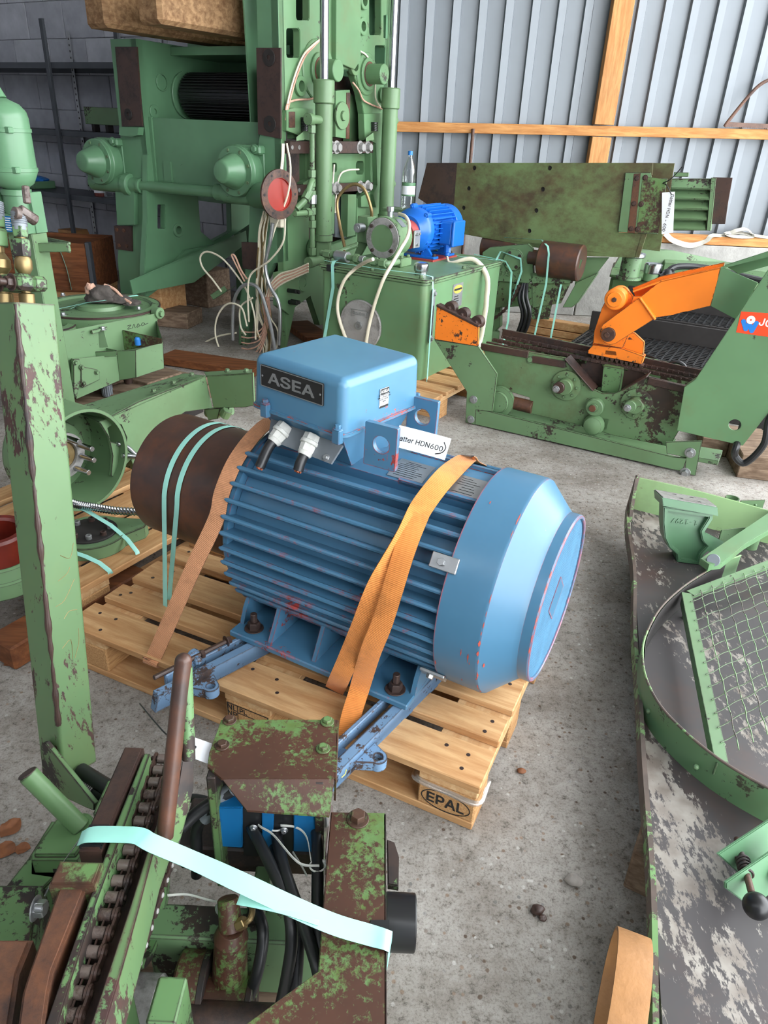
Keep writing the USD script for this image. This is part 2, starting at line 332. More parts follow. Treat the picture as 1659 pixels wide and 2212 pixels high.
plain('ink', lin(28, 27, 27), .6)
plain('copper', lin(190, 110, 80), .35, .8)
plain('mint', lin(152, 214, 200), .32, 0, .06)
plain('red', lin(146, 40, 28), .4, 0, .1)
plain('red_dull', lin(150, 60, 56), .5, 0, .15)
plain('primer_red', lin(186, 82, 70), .6, 0, .2, 60)
plain('red_dark', lin(98, 30, 20), .3, 0, .3, 12)
plain('sticker_orange', lin(236, 72, 34), .4, 0, .03)
plain('sticker_blue', lin(40, 120, 200), .4, 0, .03)
plain('yellow', lin(220, 190, 70), .5)
plain('valve_blue', lin(10, 96, 150), .45, 0, .12)
plain('leaf_brown', lin(120, 74, 44), .7, 0, .25, 40)
plain('stone', lin(140, 134, 128), .85, 0, .2, 60, .4)
plain('cloth_grey', lin(70, 64, 60), .9, 0, .25, 40, .5)
plain('cloth_white', lin(196, 192, 182), .9, 0, .15, 40, .4)
plain('pink_cloth', lin(190, 150, 130), .9, 0, .2, 40)
plain('corrugated', lin(116, 122, 128), .42, .1, .05, 2.0)
plain('block', lin(172, 174, 182), .9, 0, .12, 8., .5, 30)
plain('block_dark', lin(158, 160, 168), .9, 0, .12, 8., .5, 30)
plain('mortar', lin(120, 122, 126), .95)
plain('curb', lin(156, 154, 150), .92, 0, .16, 9., .8, 40)
plain('roof_dark', lin(178, 178, 176), .9)
plain('leather', lin(172, 124, 78), .55, 0, .22, 9., .25, 90)
plain('tape', lin(200, 204, 204), .2)
plain('paint_mark', lin(232, 214, 90), .6)
plain('clear_grey', lin(150, 156, 154), .15, 0, .1)
wood('pine_x', lin(222, 178, 128), lin(184, 132, 84), 'x')
wood('pine_y', lin(234, 196, 148), lin(204, 152, 100), 'y')
wood('pine_z', lin(222, 170, 116), lin(184, 124, 74), 'z')
wood('block_wood', lin(218, 172, 120), lin(176, 128, 82), 'y', 60., .85)
wood('beam_y', lin(184, 146, 106), lin(128, 94, 64), 'x', 9., .75, stain=lin(52, 38, 28), stain_amt=.6)
wood('old_x', lin(150, 128, 108), lin(104, 84, 68), 'x', 12., .85, stain=lin(50, 42, 38), stain_amt=.6)
wood('crate', lin(136, 84, 50), lin(94, 54, 32), 'x')
wood('girt', lin(214, 156, 96), lin(176, 116, 64), 'x', 9.)
wood('girt_z', lin(214, 160, 104), lin(182, 124, 74), 'z', 9.)
mat('glass', {'p': ('principled_bsdf', {'base_color': (.95, .97, .96), 'roughness': .05, 'transmission_weight': .95, 'ior': 1.25})}, [])
# webbing: ribs across the strap from its own uv
def webbing(name, col, period=.0042):
    mat(name, {'t': ('texture_coordinate', {}), 's': ('separate_xyz', {}), 'm': ('math', {'math_type': 'multiply', 'value2': 2 * PI / period}), 'si': ('math', {'math_type': 'sine'}),
               'r': ('map_range', {'from_min': -1., 'from_max': 1., 'to_min': 0., 'to_max': 1.}), 'g': ('geometry', {}), 'n': ('noise_texture', {'scale': 7., 'detail': 6, 'roughness': .7}),
               'c': ('rgb_ramp', {'ramp': [(.28, tuple(x * .55 for x in col)), (.5, col), (.75, tuple(min(1, x * 1.12) for x in col))]}), 'mm': ('mix', {'mix_type': 'multiply', 'fac': .35}), 'cr': ('rgb_ramp', {'ramp': [(0, (.5, .45, .4)), (.6, (1, 1, 1))]}),
               'b': ('bump', {'strength': .6, 'distance': .0012}), 'p': ('principled_bsdf', {'roughness': .75, 'sheen_weight': .15, 'specular_ior_level': .2})},
        [('t.UV', 's.vector'), ('s.y', 'm.value1'), ('m.value', 'si.value1'), ('si.value', 'r.value'), ('g.position', 'n.vector'), ('n.fac', 'c.fac'), ('c.color', 'mm.color1'), ('r.result', 'cr.fac'), ('cr.color', 'mm.color2'),
         ('mm.color', 'p.base_color'), ('r.result', 'b.height'), ('b.normal', 'p.normal')])
webbing('webbing_orange', lin(226, 142, 72)); webbing('webbing_faded', lin(206, 146, 106)); webbing('webbing_white', lin(196, 192, 180))
# concrete floor with exposed aggregate
mat('concrete', {'g': ('geometry', {}), 'n1': ('noise_texture', {'scale': .8, 'detail': 6, 'roughness': .65}), 'r1': ('rgb_ramp', {'ramp': [(.34, lin(134, 129, 123)), (.64, lin(180, 175, 169))]}),
                 'v': ('voronoi_texture', {'scale': 62., 'randomness': 1.}), 'rv': ('rgb_ramp', {'ramp': [(.0, (1, 1, 1)), (.20, (1, 1, 1)), (.30, (0, 0, 0))]}), 'vb': ('rgb_to_bw', {}), 'vc': ('rgb_ramp', {'ramp': [(.2, lin(96, 84, 74)), (.42, lin(150, 132, 118)), (.6, lin(120, 118, 116)), (.8, lin(186, 182, 178))]}),
                 'gt': ('math', {'math_type': 'greater_than', 'value2': .58}), 'hr': ('separate_color', {}), 'hv': ('rgb_to_bw', {}), 'ff': ('math', {'math_type': 'multiply'}), 'pc': ('mix', {}),
                 'n2': ('noise_texture', {'scale': 46., 'detail': 8, 'roughness': .8}), 'r2': ('rgb_ramp', {'ramp': [(.36, (.30, .285, .27)), (.46, (.86, .85, .84)), (.56, (1, 1, 1)), (.68, (1.0, 1.0, 1.0))]}), 'mu': ('mix', {'mix_type': 'multiply', 'fac': .9}),
                 'n4': ('noise_texture', {'scale': 190., 'detail': 4, 'roughness': .7}), 'r4': ('rgb_ramp', {'ramp': [(.36, (.55, .54, .52)), (.5, (1, 1, 1))]}), 'mu4': ('mix', {'mix_type': 'multiply', 'fac': .7}),
                 'n3': ('noise_texture', {'scale': 3.2, 'detail': 8, 'roughness': .72}), 'r3': ('rgb_ramp', {'ramp': [(.36, (.70, .66, .62)), (.56, (1, 1, 1))]}), 'mu3': ('mix', {'mix_type': 'multiply', 'fac': .85}),
                 'b': ('bump', {'strength': .7, 'distance': .006}), 'p': ('principled_bsdf', {'roughness': .88, 'specular_ior_level': .2})},
    [('g.position', 'n1.vector'), ('n1.fac', 'r1.fac'), ('g.position', 'v.vector'), ('v.distance', 'rv.fac'), ('v.color', 'vb.color'), ('vb.val', 'vc.fac'), ('v.color', 'hr.color'), ('hr.r', 'gt.value1'), ('rv.color', 'hv.color'), ('hv.val', 'ff.value1'), ('gt.value', 'ff.value2'),
     ('g.position', 'n2.vector'), ('n2.fac', 'r2.fac'), ('r1.color', 'mu.color1'), ('r2.color', 'mu.color2'), ('ff.value', 'pc.fac'), ('mu.color', 'pc.color1'), ('vc.color', 'pc.color2'), ('g.position', 'n4.vector'), ('n4.fac', 'r4.fac'), ('pc.color', 'mu4.color1'), ('r4.color', 'mu4.color2'),
     ('g.position', 'n3.vector'), ('n3.fac', 'r3.fac'), ('mu4.color', 'mu3.color1'), ('r3.color', 'mu3.color2'), ('mu3.color', 'p.base_color'), ('n2.fac', 'b.height'), ('b.normal', 'p.normal')])
worn('blue_lid', lin(76, 122, 152), lin(190, 84, 70), lin(120, 60, 54), amount=.315, scale=24, dirt=lin(96, 140, 164), dirt_amt=.35, edge=.12, edge_r=.004, rough=.33, crough=.5)
plain('blue_mesh', lin(76, 128, 160), .4, 0, .15, 20)
mat('bottle_clear', {'t': ('transparent_bsdf', {'color': (.93, .95, .95)}), 'gl': ('glossy_bsdf', {'roughness': .08, 'color': (.95, .95, .95)}), 'lw': ('layer_weight', {'blend': .35}), 'p': ('mix_closure', {})}, [('t.BSDF', 'p.closure1'), ('gl.BSDF', 'p.closure2'), ('lw.facing', 'p.fac')])
mat('film', {'t': ('transparent_bsdf', {'color': (.96, .96, .96)}), 'gl': ('glossy_bsdf', {'roughness': .25, 'color': (.9, .9, .9)}), 'p': ('mix_closure', {'fac': .30})}, [('t.BSDF', 'p.closure1'), ('gl.BSDF', 'p.closure2')])
# bare tray sheet: dark primer under flaking pale paint
worn('tray', lin(64, 60, 61), lin(156, 150, 142), lin(116, 106, 98), amount=.475, scale=9, dirt=lin(84, 60, 52), dirt_amt=.8, dscale=2.4, rough=.5, soft=.016, crough=.6, stretch=(1.7, .7, 1), bump=.15, fine=.5)
worn('tray_rim', lin(112, 150, 96), lin(98, 84, 76), lin(80, 70, 64), amount=.5, scale=12, dirt=lin(120, 110, 80), dirt_amt=.5, rough=.45)
worn('tray_wall', lin(132, 164, 112), lin(112, 82, 66), lin(96, 74, 66), amount=.36, scale=7, dirt=lin(104, 92, 70), dirt_amt=.5, rough=.4, stretch=(.6, 1, 1.6))

# ================================================================== the setting
S = 'structure'
def struct(name, mesh, mat_, parent=None, smooth=30):
    return single(name, mesh, mat_, kind=S, smooth=smooth)
struct('floor', bb(-9, 6.5, -4, 9.5, -.2, 0, .0), 'concrete')
# corrugated cladding on the back wall
rng = random.Random(4)
wb = Thing('wall_back', None, None, kind=S)
PIT = .207
def sheet(x0, n, z0, z1, y):
    prof = []
    for i in range(n):
        x = x0 + i * PIT
        prof += [(x, 0), (x + .108, 0), (x + .114, -.040), (x + .176, -.028), (x + .186, 0)]
    prof.append((x0 + n * PIT + .02, 0))
    pts = prof + [(x, d + .0012) for x, d in reversed(prof)]
    m = plate(Polygon(pts), z1 - z0)
    return T(m, np.array([[1, 0, 0, 0], [0, 1, 0, y], [0, 0, 1, z0], [0, 0, 0, 1.]]))
x = -1.42
k = 0
while x < 6.2:
    wb.add('cladding_sheet', sheet(x, 5, .66, 4.7, 6.85 - .002 * (k % 2)), 'corrugated', smooth=False); x += 5 * PIT; k += 1
cb = Thing('trim_1', None, None, kind=S)                       # precast concrete curb under the cladding
x = -1.42
for w in (1.5, 1.58, 1.9, 1.9, .9):
    cb.add('curb_block', bb(x, x + w - .008, 6.66 + rng.uniform(0, .006), 6.95, 0, .66, .008), 'curb'); x += w
struct('trim_2', T(bx(0, 0, 0, 7.8, .13, .07, .004), RZ(0, (2.5, 6.73, .70))), 'girt')
g0, g1 = np.array([-1.42, 6.755, 1.425]), np.array([6.4, 6.755, 1.615])
struct('trim_3', beam(g0, g1, .07, .075, b=.003), 'girt')
struct('trim_4', bb(1.575, 1.735, 6.70, 6.80, .735, 1.455, .003), 'girt_z')
struct('trim_5', bb(1.575, 1.735, 6.70, 6.80, 1.545, 4.6, .003), 'girt_z')
# block wall behind the rack, turned against the cladding
WA = math.radians(-29); WM = RZ(WA, (-2.3, 7.42, 0))
wl = Thing('wall_left', None, None, WM, kind=S)
wl.add('mortar_bed', bb(-6.5, 1.35, .015, .2, 0, 4.7, 0), 'mortar')
for r in range(16):
    x = -6.5 - (.26 if r % 2 else 0)
    while x < 1.35:
        a, b_ = max(x, -6.5), min(x + .515, 1.348)
        if b_ - a > .04: wl.add('block', bb(a, b_ - .004, rng.uniform(0, .004), .18, r * .295, r * .295 + .291, .004), 'block' if rng.random() < .6 else 'block_dark')
        x += .52
struct('wall_side', bb(-8.2, -8.0, -2.7, 10.8, 0, 4.7, 0), 'block_dark')
struct('ceiling', bb(-8.2, 3.6, -2.0, 10.8, 4.7, 4.8, 0), 'roof_dark')
struct('wall_front', bb(-8.2, 1.2, -2.7, -2.5, 0, 4.7, 0), 'block_dark')

# ================================================================== motor pallet
PX, PY, PA = -.885, 1.6, -.4217
PT = RZ(PA, (PX, PY, 0))
PL, PWID = 1.231, .655
def pallet(name, label, M, L, rows, brand=None, mats=('pine_x', 'pine_y', 'block_wood'), dz=0, nails=True, seed=1, ext=()):
    """rows: (y0, y1) of each top board; length along x."""
    rg = random.Random(seed); t = Thing(name, label, 'pallet', M)
    Wd = rows[-1][1]
    for i, (y0, y1) in enumerate(rows):
        e0, e1 = (ext[i] if i < len(ext) else (0, 0))
        bp = t.add('deck_board', bb(e0 + rg.uniform(-.003, .004), L + e1 + rg.uniform(-.006, .004), y0, y1, .122, .144, .0025), mats[0])
        if nails:
            for xx in (.05, .1, L / 2 - .04, L / 2 + .05, L - .1, L - .045):
                for q in (.3, .72):
                    if rg.random() < .75:
                        c = (xx + rg.uniform(-.015, .015), y0 + (y1 - y0) * (q + rg.uniform(-.1, .1)), .1437)
                        t.add('nail', cyl(c, (c[0], c[1], .1446), .0052, n=8, b=.0002), 'dark_bolt', parent=bp)
    for xx in (0, L / 2 - .0725, L - .145):
        t.add('stringer_board', bb(xx + .002, xx + .143, .004, Wd - .004, .100, .1215, .002), mats[1])
        for yy, w in ((.0, .1), (Wd / 2 - .05, .1), (Wd - .1, .1)):
            t.add('block', bb(xx + .003, xx + .142, yy + .003, yy + w - .003, .022, .0997, .004), mats[2])
    for yy in (0, Wd / 2 - .05, Wd - .1):
        t.add('bottom_board', bb(.004, L - .004, yy + .002, yy + .1, 0, .0218, .002), mats[0])
    return t
rows = [(0, .118), (.150, .231), (.266, .384), (.418, .499), (.533, .655)]
tp = pallet('pallet', 'pale wooden pallet with EPAL block carrying the big blue motor', PT, PL, rows, ext=[(0, .0), (0, -.0), (0, .0)])
# branding burnt into the near side blocks
FR = lambda x, z: np.array([[1, 0, 0, x], [0, 0, -1, .0025], [0, 1, 0, z], [0, 0, 0, 1.]])
def oval(a, b, w, n=48):
    e = Point(0, 0).buffer(1, quad_segs=16)
    return affinity.scale(e, a, b).difference(affinity.scale(e, a - w, b - w))
tp.add('brand', cat(text('EPAL', .028, .0008, FR(PL - .0725, .054), bold=True), plate(oval(.060, .030, .0022), .0008, FR(PL - .0725, .054))), 'ink', label='EPAL mark in an oval')
nl = [text('NL', .017, .0008, FR(PL / 2 - .048, .081)), text('NP', .017, .0008, FR(PL / 2 - .048, .060)), text('PL', .015, .0008, FR(PL / 2 - .013, .081))]
nl += [plate(rrect(.125, .062, .001).difference(rrect(.121, .058, .001)), .0008, FR(PL / 2, .063)), plate(sbox(-.0008, -.03, .0008, .03), .0008, FR(PL / 2 - .031, .063)), plate(sbox(-.03, -.0008, .062, .0008), .0008, FR(PL / 2, .070))]
tp.add('brand', cat(*nl), 'ink', label='country code stamp')
tp.add('cling_film', cat(T(tube([(PL - .152, .03, .104), (PL - .15, -.003, .099), (PL - .07, -.005, .095), (PL + .003, -.003, .096), (PL + .007, .05, .098)], .005, 8), np.eye(4)), tube([(PL - .152, .03, .110), (PL - .14, -.003, .106), (PL - .06, -.005, .103), (PL + .005, -.003, .105), (PL + .009, .06, .106)], .004, 8)), 'film', label='wrap of clear film round the corner block')

# ================================================================== the big motor
MA, MK = -.47, -.02
_ax = np.array([math.cos(MA) * math.cos(MK), math.sin(MA) * math.cos(MK), math.sin(MK)]); _n = np.array([-math.sin(MA), math.cos(MA), 0]); _m = np.cross(_ax, _n)
PM = lambda u, v, z: np.array([PX + u * math.cos(PA) - v * math.sin(PA), PY + u * math.sin(PA) + v * math.cos(PA), z])
MO = PM(0, .407, .476) + _ax * .8 - _m * .265
MM = np.eye(4); MM[:3, 0], MM[:3, 1], MM[:3, 2], MM[:3, 3] = _ax, _n, _m, MO
mo = Thing('electric_motor', 'big blue finned electric motor with terminal box strapped on a pallet', 'electric motor', MM)
H = .265; AX = (1, 0, 0)
def ml(prof, n=72, closed=False): return lathe([(r, x) for r, x in prof], (0, 0, H), AX, n, closed)
mo.add('frame', ml([(0, -.312), (.214, -.312), (.218, -.308), (.218, .30), (0, .30)]), 'blue')
mo.add('end_shield', ml([(.05, -.350), (.16, -.346), (.20, -.338), (.238, -.328), (.243, -.322), (.243, -.310), (0, -.310)]), 'blue')
for k in range(38):
    th = 2 * PI * (k + .5) / 38            # angle from the top
    d = abs((th + PI) % (2 * PI) - PI)
    if d < math.radians(24) or d > math.radians(153): continue
    x0 = -.318; x1 = .285
    pf = Polygon([(x0, .210), (x0, .245), (x0 + .012, .262), (x0 + .02, .265), (x1, .265), (x1, .210)])
    fin = cat(bb(x0, x1, -.0042, .0042, .212, .259, .001), T(lathe([(0, x0 - .004), (.003, x0 - .004), (.0062, x0 + .004), (.0062, x1), (0, x1)], (0, 0, 0), (1, 0, 0), 8), np.array([[1, 0, 0, 0], [0, 1, 0, 0], [0, 0, 1, .2585], [0, 0, 0, 1.]])))
    R = np.eye(4); R[1, 1] = R[2, 2] = math.cos(th); R[1, 2] = -math.sin(th); R[2, 1] = math.sin(th); R[2, 3] = H
    mo.add('cooling_fin', T(fin, R), 'blue')
# smooth saddle on top with rating plates
def arc_shell(r0, r1, a0, a1, x0, x1, n=10):
    a = np.radians(np.linspace(a0, a1, n)); P = [(math.sin(t) * r1, math.cos(t) * r1) for t in a] + [(math.sin(t) * r0, math.cos(t) * r0) for t in a[::-1]]
    m = plate(Polygon(P), x1 - x0); v = m[0]
    return np.stack([v[:, 2] + x0, v[:, 0], v[:, 1] + H], 1), m[1]
mo.add('top_saddle', cat(arc_shell(.21, .247, -21, 21, -.30, .292), arc_shell(.24, .256, 14, 21, .04, .29), arc_shell(.24, .254, -21, -19, .08, .29)), 'blue', smooth=40)
for x0, x1, nm in ((.045, .135, 9), (.20, .272, 7)):
    rp = mo.add('rating_plate', arc_shell(.246, .2495, -19, -1, x0, x1), 'zinc')
    rg2 = random.Random(int(x0 * 1000))
    ls = []
    for q in range(nm):
        aa = -17 + q * 15 / nm; ls.append(arc_shell(.2494, .2498, aa, aa + .32, x0 + .006 + rg2.uniform(0, .02), x1 - .01 - rg2.uniform(0, .03), 3))
    mo.add('plate_print', cat(*ls), 'ink', parent=rp)
# fan cover
mo.add('fan_cover', ml([(.262, .279), (.269, .279), (.2695, .283), (.2695, .378), (.267, .385), (.262, .390), (.214, .440), (.208, .447), (.2055, .452), (.2055, .474), (.203, .478), (.197, .478), (.195, .476), (.195, .450), (.255, .385), (.262, .375)], 96, True), 'blue_cover', smooth=25)
# square-mesh grille with a blank plate in the middle
gr = []; Rg = .196
for k in range(-23, 24):
    t = k * .0084
    if abs(t) >= Rg: continue
    L = math.sqrt(Rg * Rg - t * t)
    for sgn in (1, -1):
        c45 = math.cos(PI / 4)
        p = np.array([0, -L * c45 - sgn * t * c45, H - sgn * L * c45 + t * c45]); q = np.array([0, L * c45 - sgn * t * c45, H + sgn * L * c45 + t * c45])
        gr.append(beam(p + [.4700 + .0012 * (sgn > 0), 0, 0], q + [.4700 + .0012 * (sgn > 0), 0, 0], .0024, .0018, up=(1, 0, 0), b=.0003))
gp = mo.add('fan_grille', cat(*gr), 'blue_mesh', smooth=False, kind='stuff')
mo.add('blank_plate', plate(rrect(.088, .088, .004), .003, frame((.4705, 0, H), (0, .707, .707), ey=(0, -.707, .707))), 'blue_cover', parent=gp)
mo.add('fan', cat(ml([(0, .40), (.18, .40), (.18, .404), (0, .404)], 32), *[T(bb(-.003, .003, .05, .18, .40, .44, 0), np.array([[0, 0, 1, 0], [1 * math.cos(a), -math.sin(a), 0, 0], [math.sin(a), math.cos(a), 0, H], [0, 0, 0, 1.]])) for a in np.arange(8) * PI / 4]), 'dark')
# bare primer where the cover's edges were knocked
rgc_ = random.Random(12); ch_ = []
def chip(r0, x0, a, da, dx): 
    a0, a1 = a - da / 2, a + da / 2; n_ = max(3, int(da / 1.5)); P_ = []
    for q in np.linspace(0, 1, n_):
        an = math.radians(a0 + (a1 - a0) * q); w_ = dx * math.sin(PI * min(max(q, .06), .94)) * rgc_.uniform(.5, 1.0)
        P_.append([(x0 - w_ * rgc_.uniform(.2, 1), an), (x0 + w_ * rgc_.uniform(.2, 1), an)])
    v_, f_ = [], []
    for e in P_:
        for xx, an in e:
            rr_ = r0(xx); v_.append((xx, math.sin(an) * rr_, H + math.cos(an) * rr_))
    for i in range(n_ - 1): f_ += [(2 * i, 2 * i + 1, 2 * i + 3), (2 * i, 2 * i + 3, 2 * i + 2)]
    v_ = np.array(v_); ni = np.stack([0 * v_[:, 0], v_[:, 1], v_[:, 2] - H], 1); ni /= np.linalg.norm(ni, axis=1, keepdims=True)
    m_ = len(v_); f_ = np.array(f_); f_ = np.vstack([f_, f_[:, ::-1] + m_]); return np.vstack([v_ + ni * .0003, v_ - ni * .0006]), f_
rad1 = lambda x_: float(np.interp(x_, [.283, .378, .385, .390, .440], [.2700, .2700, .2678, .2628, .2145])); rad2 = lambda x_: float(np.interp(x_, [.452, .474, .478], [.2058, .2058, .2034]))
a_ = -168.
while a_ < -18:
    d_ = rgc_.uniform(1.5, 7)
    if -135 < a_ < -62 or rgc_.random() < .45: ch_.append(chip(rad1, .384 + rgc_.uniform(-.003, .001), a_, d_, rgc_.uniform(.0012, .0042)))
    a_ += d_ + rgc_.uniform(.3, 5)
a_ = -160.
while a_ < -10:
    d_ = rgc_.uniform(2, 9)
    if rgc_.random() < .75: ch_.append(chip(rad2, .4755, a_, d_, rgc_.uniform(.0012, .0032)))
    a_ += d_ + rgc_.uniform(.3, 4)
for x_, an_, da_, dx_ in ((.345, -97, 4, .0026), (.362, -99, 6, .0032), (.366, -102, 2, .0016), (.345, -120, 2.5, .003), (.395, -103, 3, .003), (.283, -128, 5, .003), (.284, -112, 4, .0024), (.30, -126, 2, .002), (.282, -140, 6, .003), (.31, -22, 2, .003)): ch_.append(chip(rad1, x_, an_, da_, dx_))
mo.add('bare_primer', cat(*ch_), 'primer_red', kind='stuff', smooth=False)
# clips that hold the cover on
for th in (-57, 57, -128, 128):
    t = math.radians(th); M = frame((.268, math.sin(t) * .272, H + math.cos(t) * .272), (1, 0, 0), ez=(0, math.sin(t), math.cos(t)))
    cp = mo.add('cover_clip', T(bb(-.03, .032, -.017, .017, -.002, .006, .0015), M), 'zinc')
    mo.add('clip_bolt', T(hexbolt((-.004, 0, .006), (0, 0, 1), .016, .009, False), M), 'zinc', parent=cp)
# feet
for sgn in (-1, 1):
    ft = mo.add('foot', cat(bb(-.298, .232, min(sgn * .266, sgn * .115), max(sgn * .266, sgn * .115), 0, .018, .003)), 'blue')
    for gx in (-.288, -.177, -.041, .105, .226):
        pg = Polygon([(-.252, .017), (-.232, .055), (-.205, .112), (-.19, .118), (-.10, .075), (-.10, .017)] if abs(gx) < .2 else [(-.225, .017), (-.21, .06), (-.195, .085), (-.18, .09), (-.10, .06), (-.10, .017)])
        mo.add('gusset', plate(pg, .012, np.array([[0, 0, 1, gx - .006], [-sgn, 0, 0, 0], [0, 1, 0, 0], [0, 0, 0, 1.]])), 'blue', parent=ft)
    for px_, py_ in ((-.246, .226), (.183, .232)):
        mo.add('foot_bolt', cat(cyl((px_, sgn * py_, .018), (px_, sgn * py_, .0205), .022, n=24), hexbolt((px_, sgn * py_, .0205), (0, 0, 1), .030, .020, True, .026)), 'dark_bolt', parent=ft)
# lifting lugs
for sgn in (-1, 1):
    y = sgn * .108
    pg = rrect(.082, .105, .003, .040, .582).difference(Point(.042, .587).buffer(.021, quad_segs=12))
    lg = mo.add('lifting_lug', plate(pg, .014, np.array([[1, 0, 0, 0], [0, 0, -1, y + .007], [0, 1, 0, 0], [0, 0, 0, 1.]])), 'blue')
# terminal box
BA = -.157; BMx = RZ(BA, (-.145, 0, 0)); hx, hy = .143, .149
def rbox(hx, hy, z0, z1, r, top=0.0):
    pts = []
    for sx in (-1, 1):
        for sy in (-1, 1):
            b = trimesh.creation.icosphere(2, r).vertices
            pts.append(b + [sx * (hx - r - top), sy * (hy - r - top), z1 - r])
            c = trimesh.creation.cylinder(r, .004, sections=24).vertices
            pts.append(c + [sx * (hx - r), sy * (hy - r), z0 + .002])
    return hull(*pts)
ped = hull(np.array([(sx * (hx - .012), sy * (hy - .01), .604) for sx in (-1, 1) for sy in (-1, 1)]), np.array([(sx * (hx - .03), sy * (hy - .062), .53) for sx in (-1, 1) for sy in (-1, 1)]), np.array([(sx * (hx - .035), sy * (hy - .08), .50) for sx in (-1, 1) for sy in (-1, 1)]))
tb = mo.add('terminal_box', T(ped, BMx), 'blue')
mo.add('lid', T(cat(rbox(hx, hy, .612, .735, .022, .003), plate(rrect(2 * hx + .012, 2 * hy + .012, .026), .008, RZ(0, (0, 0, .604)), .002)), BMx), 'blue_lid', parent=tb, smooth=35)
NF = T  # near face frame: x along the box, y up, normal towards -y
nf = lambda x, z, d=0: BMx @ np.array([[1, 0, 0, x], [0, 0, -1, -hy + .0005 - d], [0, 1, 0, z], [0, 0, 0, 1.]])
mo.add('nameplate', plate(rrect(.196, .052, .003), .003, nf(-.012, .690), .0005), 'ink', parent=tb, label='dark ASEA nameplate')
mo.add('nameplate_letters', cat(text('ASEA', .025, .0012, nf(-.012, .690, .0032), True, sx=1.62)), 'zinc', parent=tb)
mo.add('nameplate_rim', cat(plate(rrect(.195, .051, .003).difference(rrect(.191, .047, .002)), .0006, nf(-.012, .690, .003)), *[cyl((BMx @ np.array([a, -hy - .003, .690, 1]))[:3], (BMx @ np.array([a, -hy - .0045, .690, 1]))[:3], .0025, n=10) for a in (-.102, .078)]), 'zinc', parent=tb)
rf = lambda y, z, d=0: BMx @ np.array([[0, 0, 1, hx - .0006 + d], [1, 0, 0, y], [0, 1, 0, z], [0, 0, 0, 1.]])
lb = mo.add('label', plate(rrect(.034, .046, .002), .0016, rf(-.002, .664)), 'white', parent=tb, label='small white and black ASEA label')
mo.add('label_print', cat(plate(rrect(.033, .013, .001), .0005, rf(-.002, .680, .0016)), plate(rrect(.033, .005, .001), .0005, rf(-.002, .643, .0016)), *[text(s_, .0032, .0004, rf(-.002, .672 - i * .0055, .0016), True) for i, s_ in enumerate(('ÖSTERREICHISCHE', 'ASEA ELEKTRIZITÄTS', 'GESELLSCHAFT', 'WIEN'))]), 'ink', parent=tb)
mo.add('label_letters', text('ASEA', .007, .0004, rf(-.002, .680, .0021), True, sx=1.3), 'white', parent=tb)
for cx_, cy_ in ((-.09, -1), (.135, -1), (.135, .95), (-.09, 1)):
    M = BMx @ RZ(0, (cx_, cy_ * (hy + .008), .596))
    mo.add('lid_clamp', T(cat(bb(-.011, .011, -.008, .008, -.004, .03, .002), hexbolt((0, 0, .03), (0, 0, 1), .013, .008)), M), 'blue', parent=tb)
# gland plate on the slanting near side, glands and cut cables
gd = np.array([0, -.052, -.074]); gd /= np.linalg.norm(gd); gnrm = np.array([0, -.81, .0]) ; gn = np.cross([1, 0, 0], gd); gn = -gn if gn[1] > 0 else gn
gc = np.array([0, -.111, .566]); gM = frame(gc + gn * .001, (1, 0, 0), ez=gn)
ptg = Polygon([(-.125, .036), (.125, .036), (.108, -.05), (-.095, -.05)])
gpp = mo.add('gland_plate', T(plate(ptg, .006, gM), BMx), 'grey_metal', parent=tb)
for a, b in ((-.10, .02), (.10, .02), (.09, -.04), (-.075, -.04)):
    mo.add('plate_screw', T(T(hexbolt((a, b, .006), (0, 0, 1), .01, .006), gM), BMx), 'zinc', parent=gpp)
for gx, dr, L in ((-.062, (-.25, -.74, -.62), .062), (.028, (-.05, -.70, -.72), .032)):
    o = (BMx @ gM @ np.array([gx, -.012, .004, 1]))[:3]; d = np.array(dr) / np.linalg.norm(dr)
    gl = mo.add('cable_gland', cat(cyl(o - d * .01, o + d * .008, .023, n=8), cyl(o + d * .006, o + d * .016, .024, n=20), cyl(o + d * .016, o + d * .034, .021, .019, n=8), cyl(o + d * .034, o + d * .044, .019, .016, n=24)), 'white_plastic', parent=tb)
    c = o + d * .03; dn = d * .6 + np.array([0, -.2, -.5]); dn /= np.linalg.norm(dn); e = c + d * .02 + dn * L
    mo.add('cable', tube([c, c + d * .03, e], .0125, 14), 'rubber', parent=tb)
    sd = np.cross(dn, [0, 0, 1.]); sd /= np.linalg.norm(sd); sd2 = np.cross(dn, sd)
    mo.add('cable_core', cat(*[cyl(e - dn * .002, e + dn * .006, .0035, n=8) for _ in [0]], *[cyl(e - dn * .002 + .0065 * (sd * math.cos(q) + sd2 * math.sin(q)), e + dn * .005 + .0065 * (sd * math.cos(q) + sd2 * math.sin(q)), .003, n=8) for q in (0, 2.1, 4.2)]), 'copper', parent=tb)
# belt pulley on the shaft
mo.add('pulley', ml([(.165, -.352), (.1775, -.352), (.180, -.36), (.180, -.70), (.176, -.707), (.164, -.707), (.164, -.68), (.164, -.40), (.165, -.352)][::-1], 72), 'brown_steel')
mo.add('pulley_web', ml([(.04, -.56), (.165, -.56), (.165, -.54), (.04, -.54)][::-1], 48), 'brown_steel')
mo.add('shaft', ml([(0, -.62), (.038, -.62), (.04, -.615), (.04, -.34), (0, -.34)][::-1], 24), 'steel')

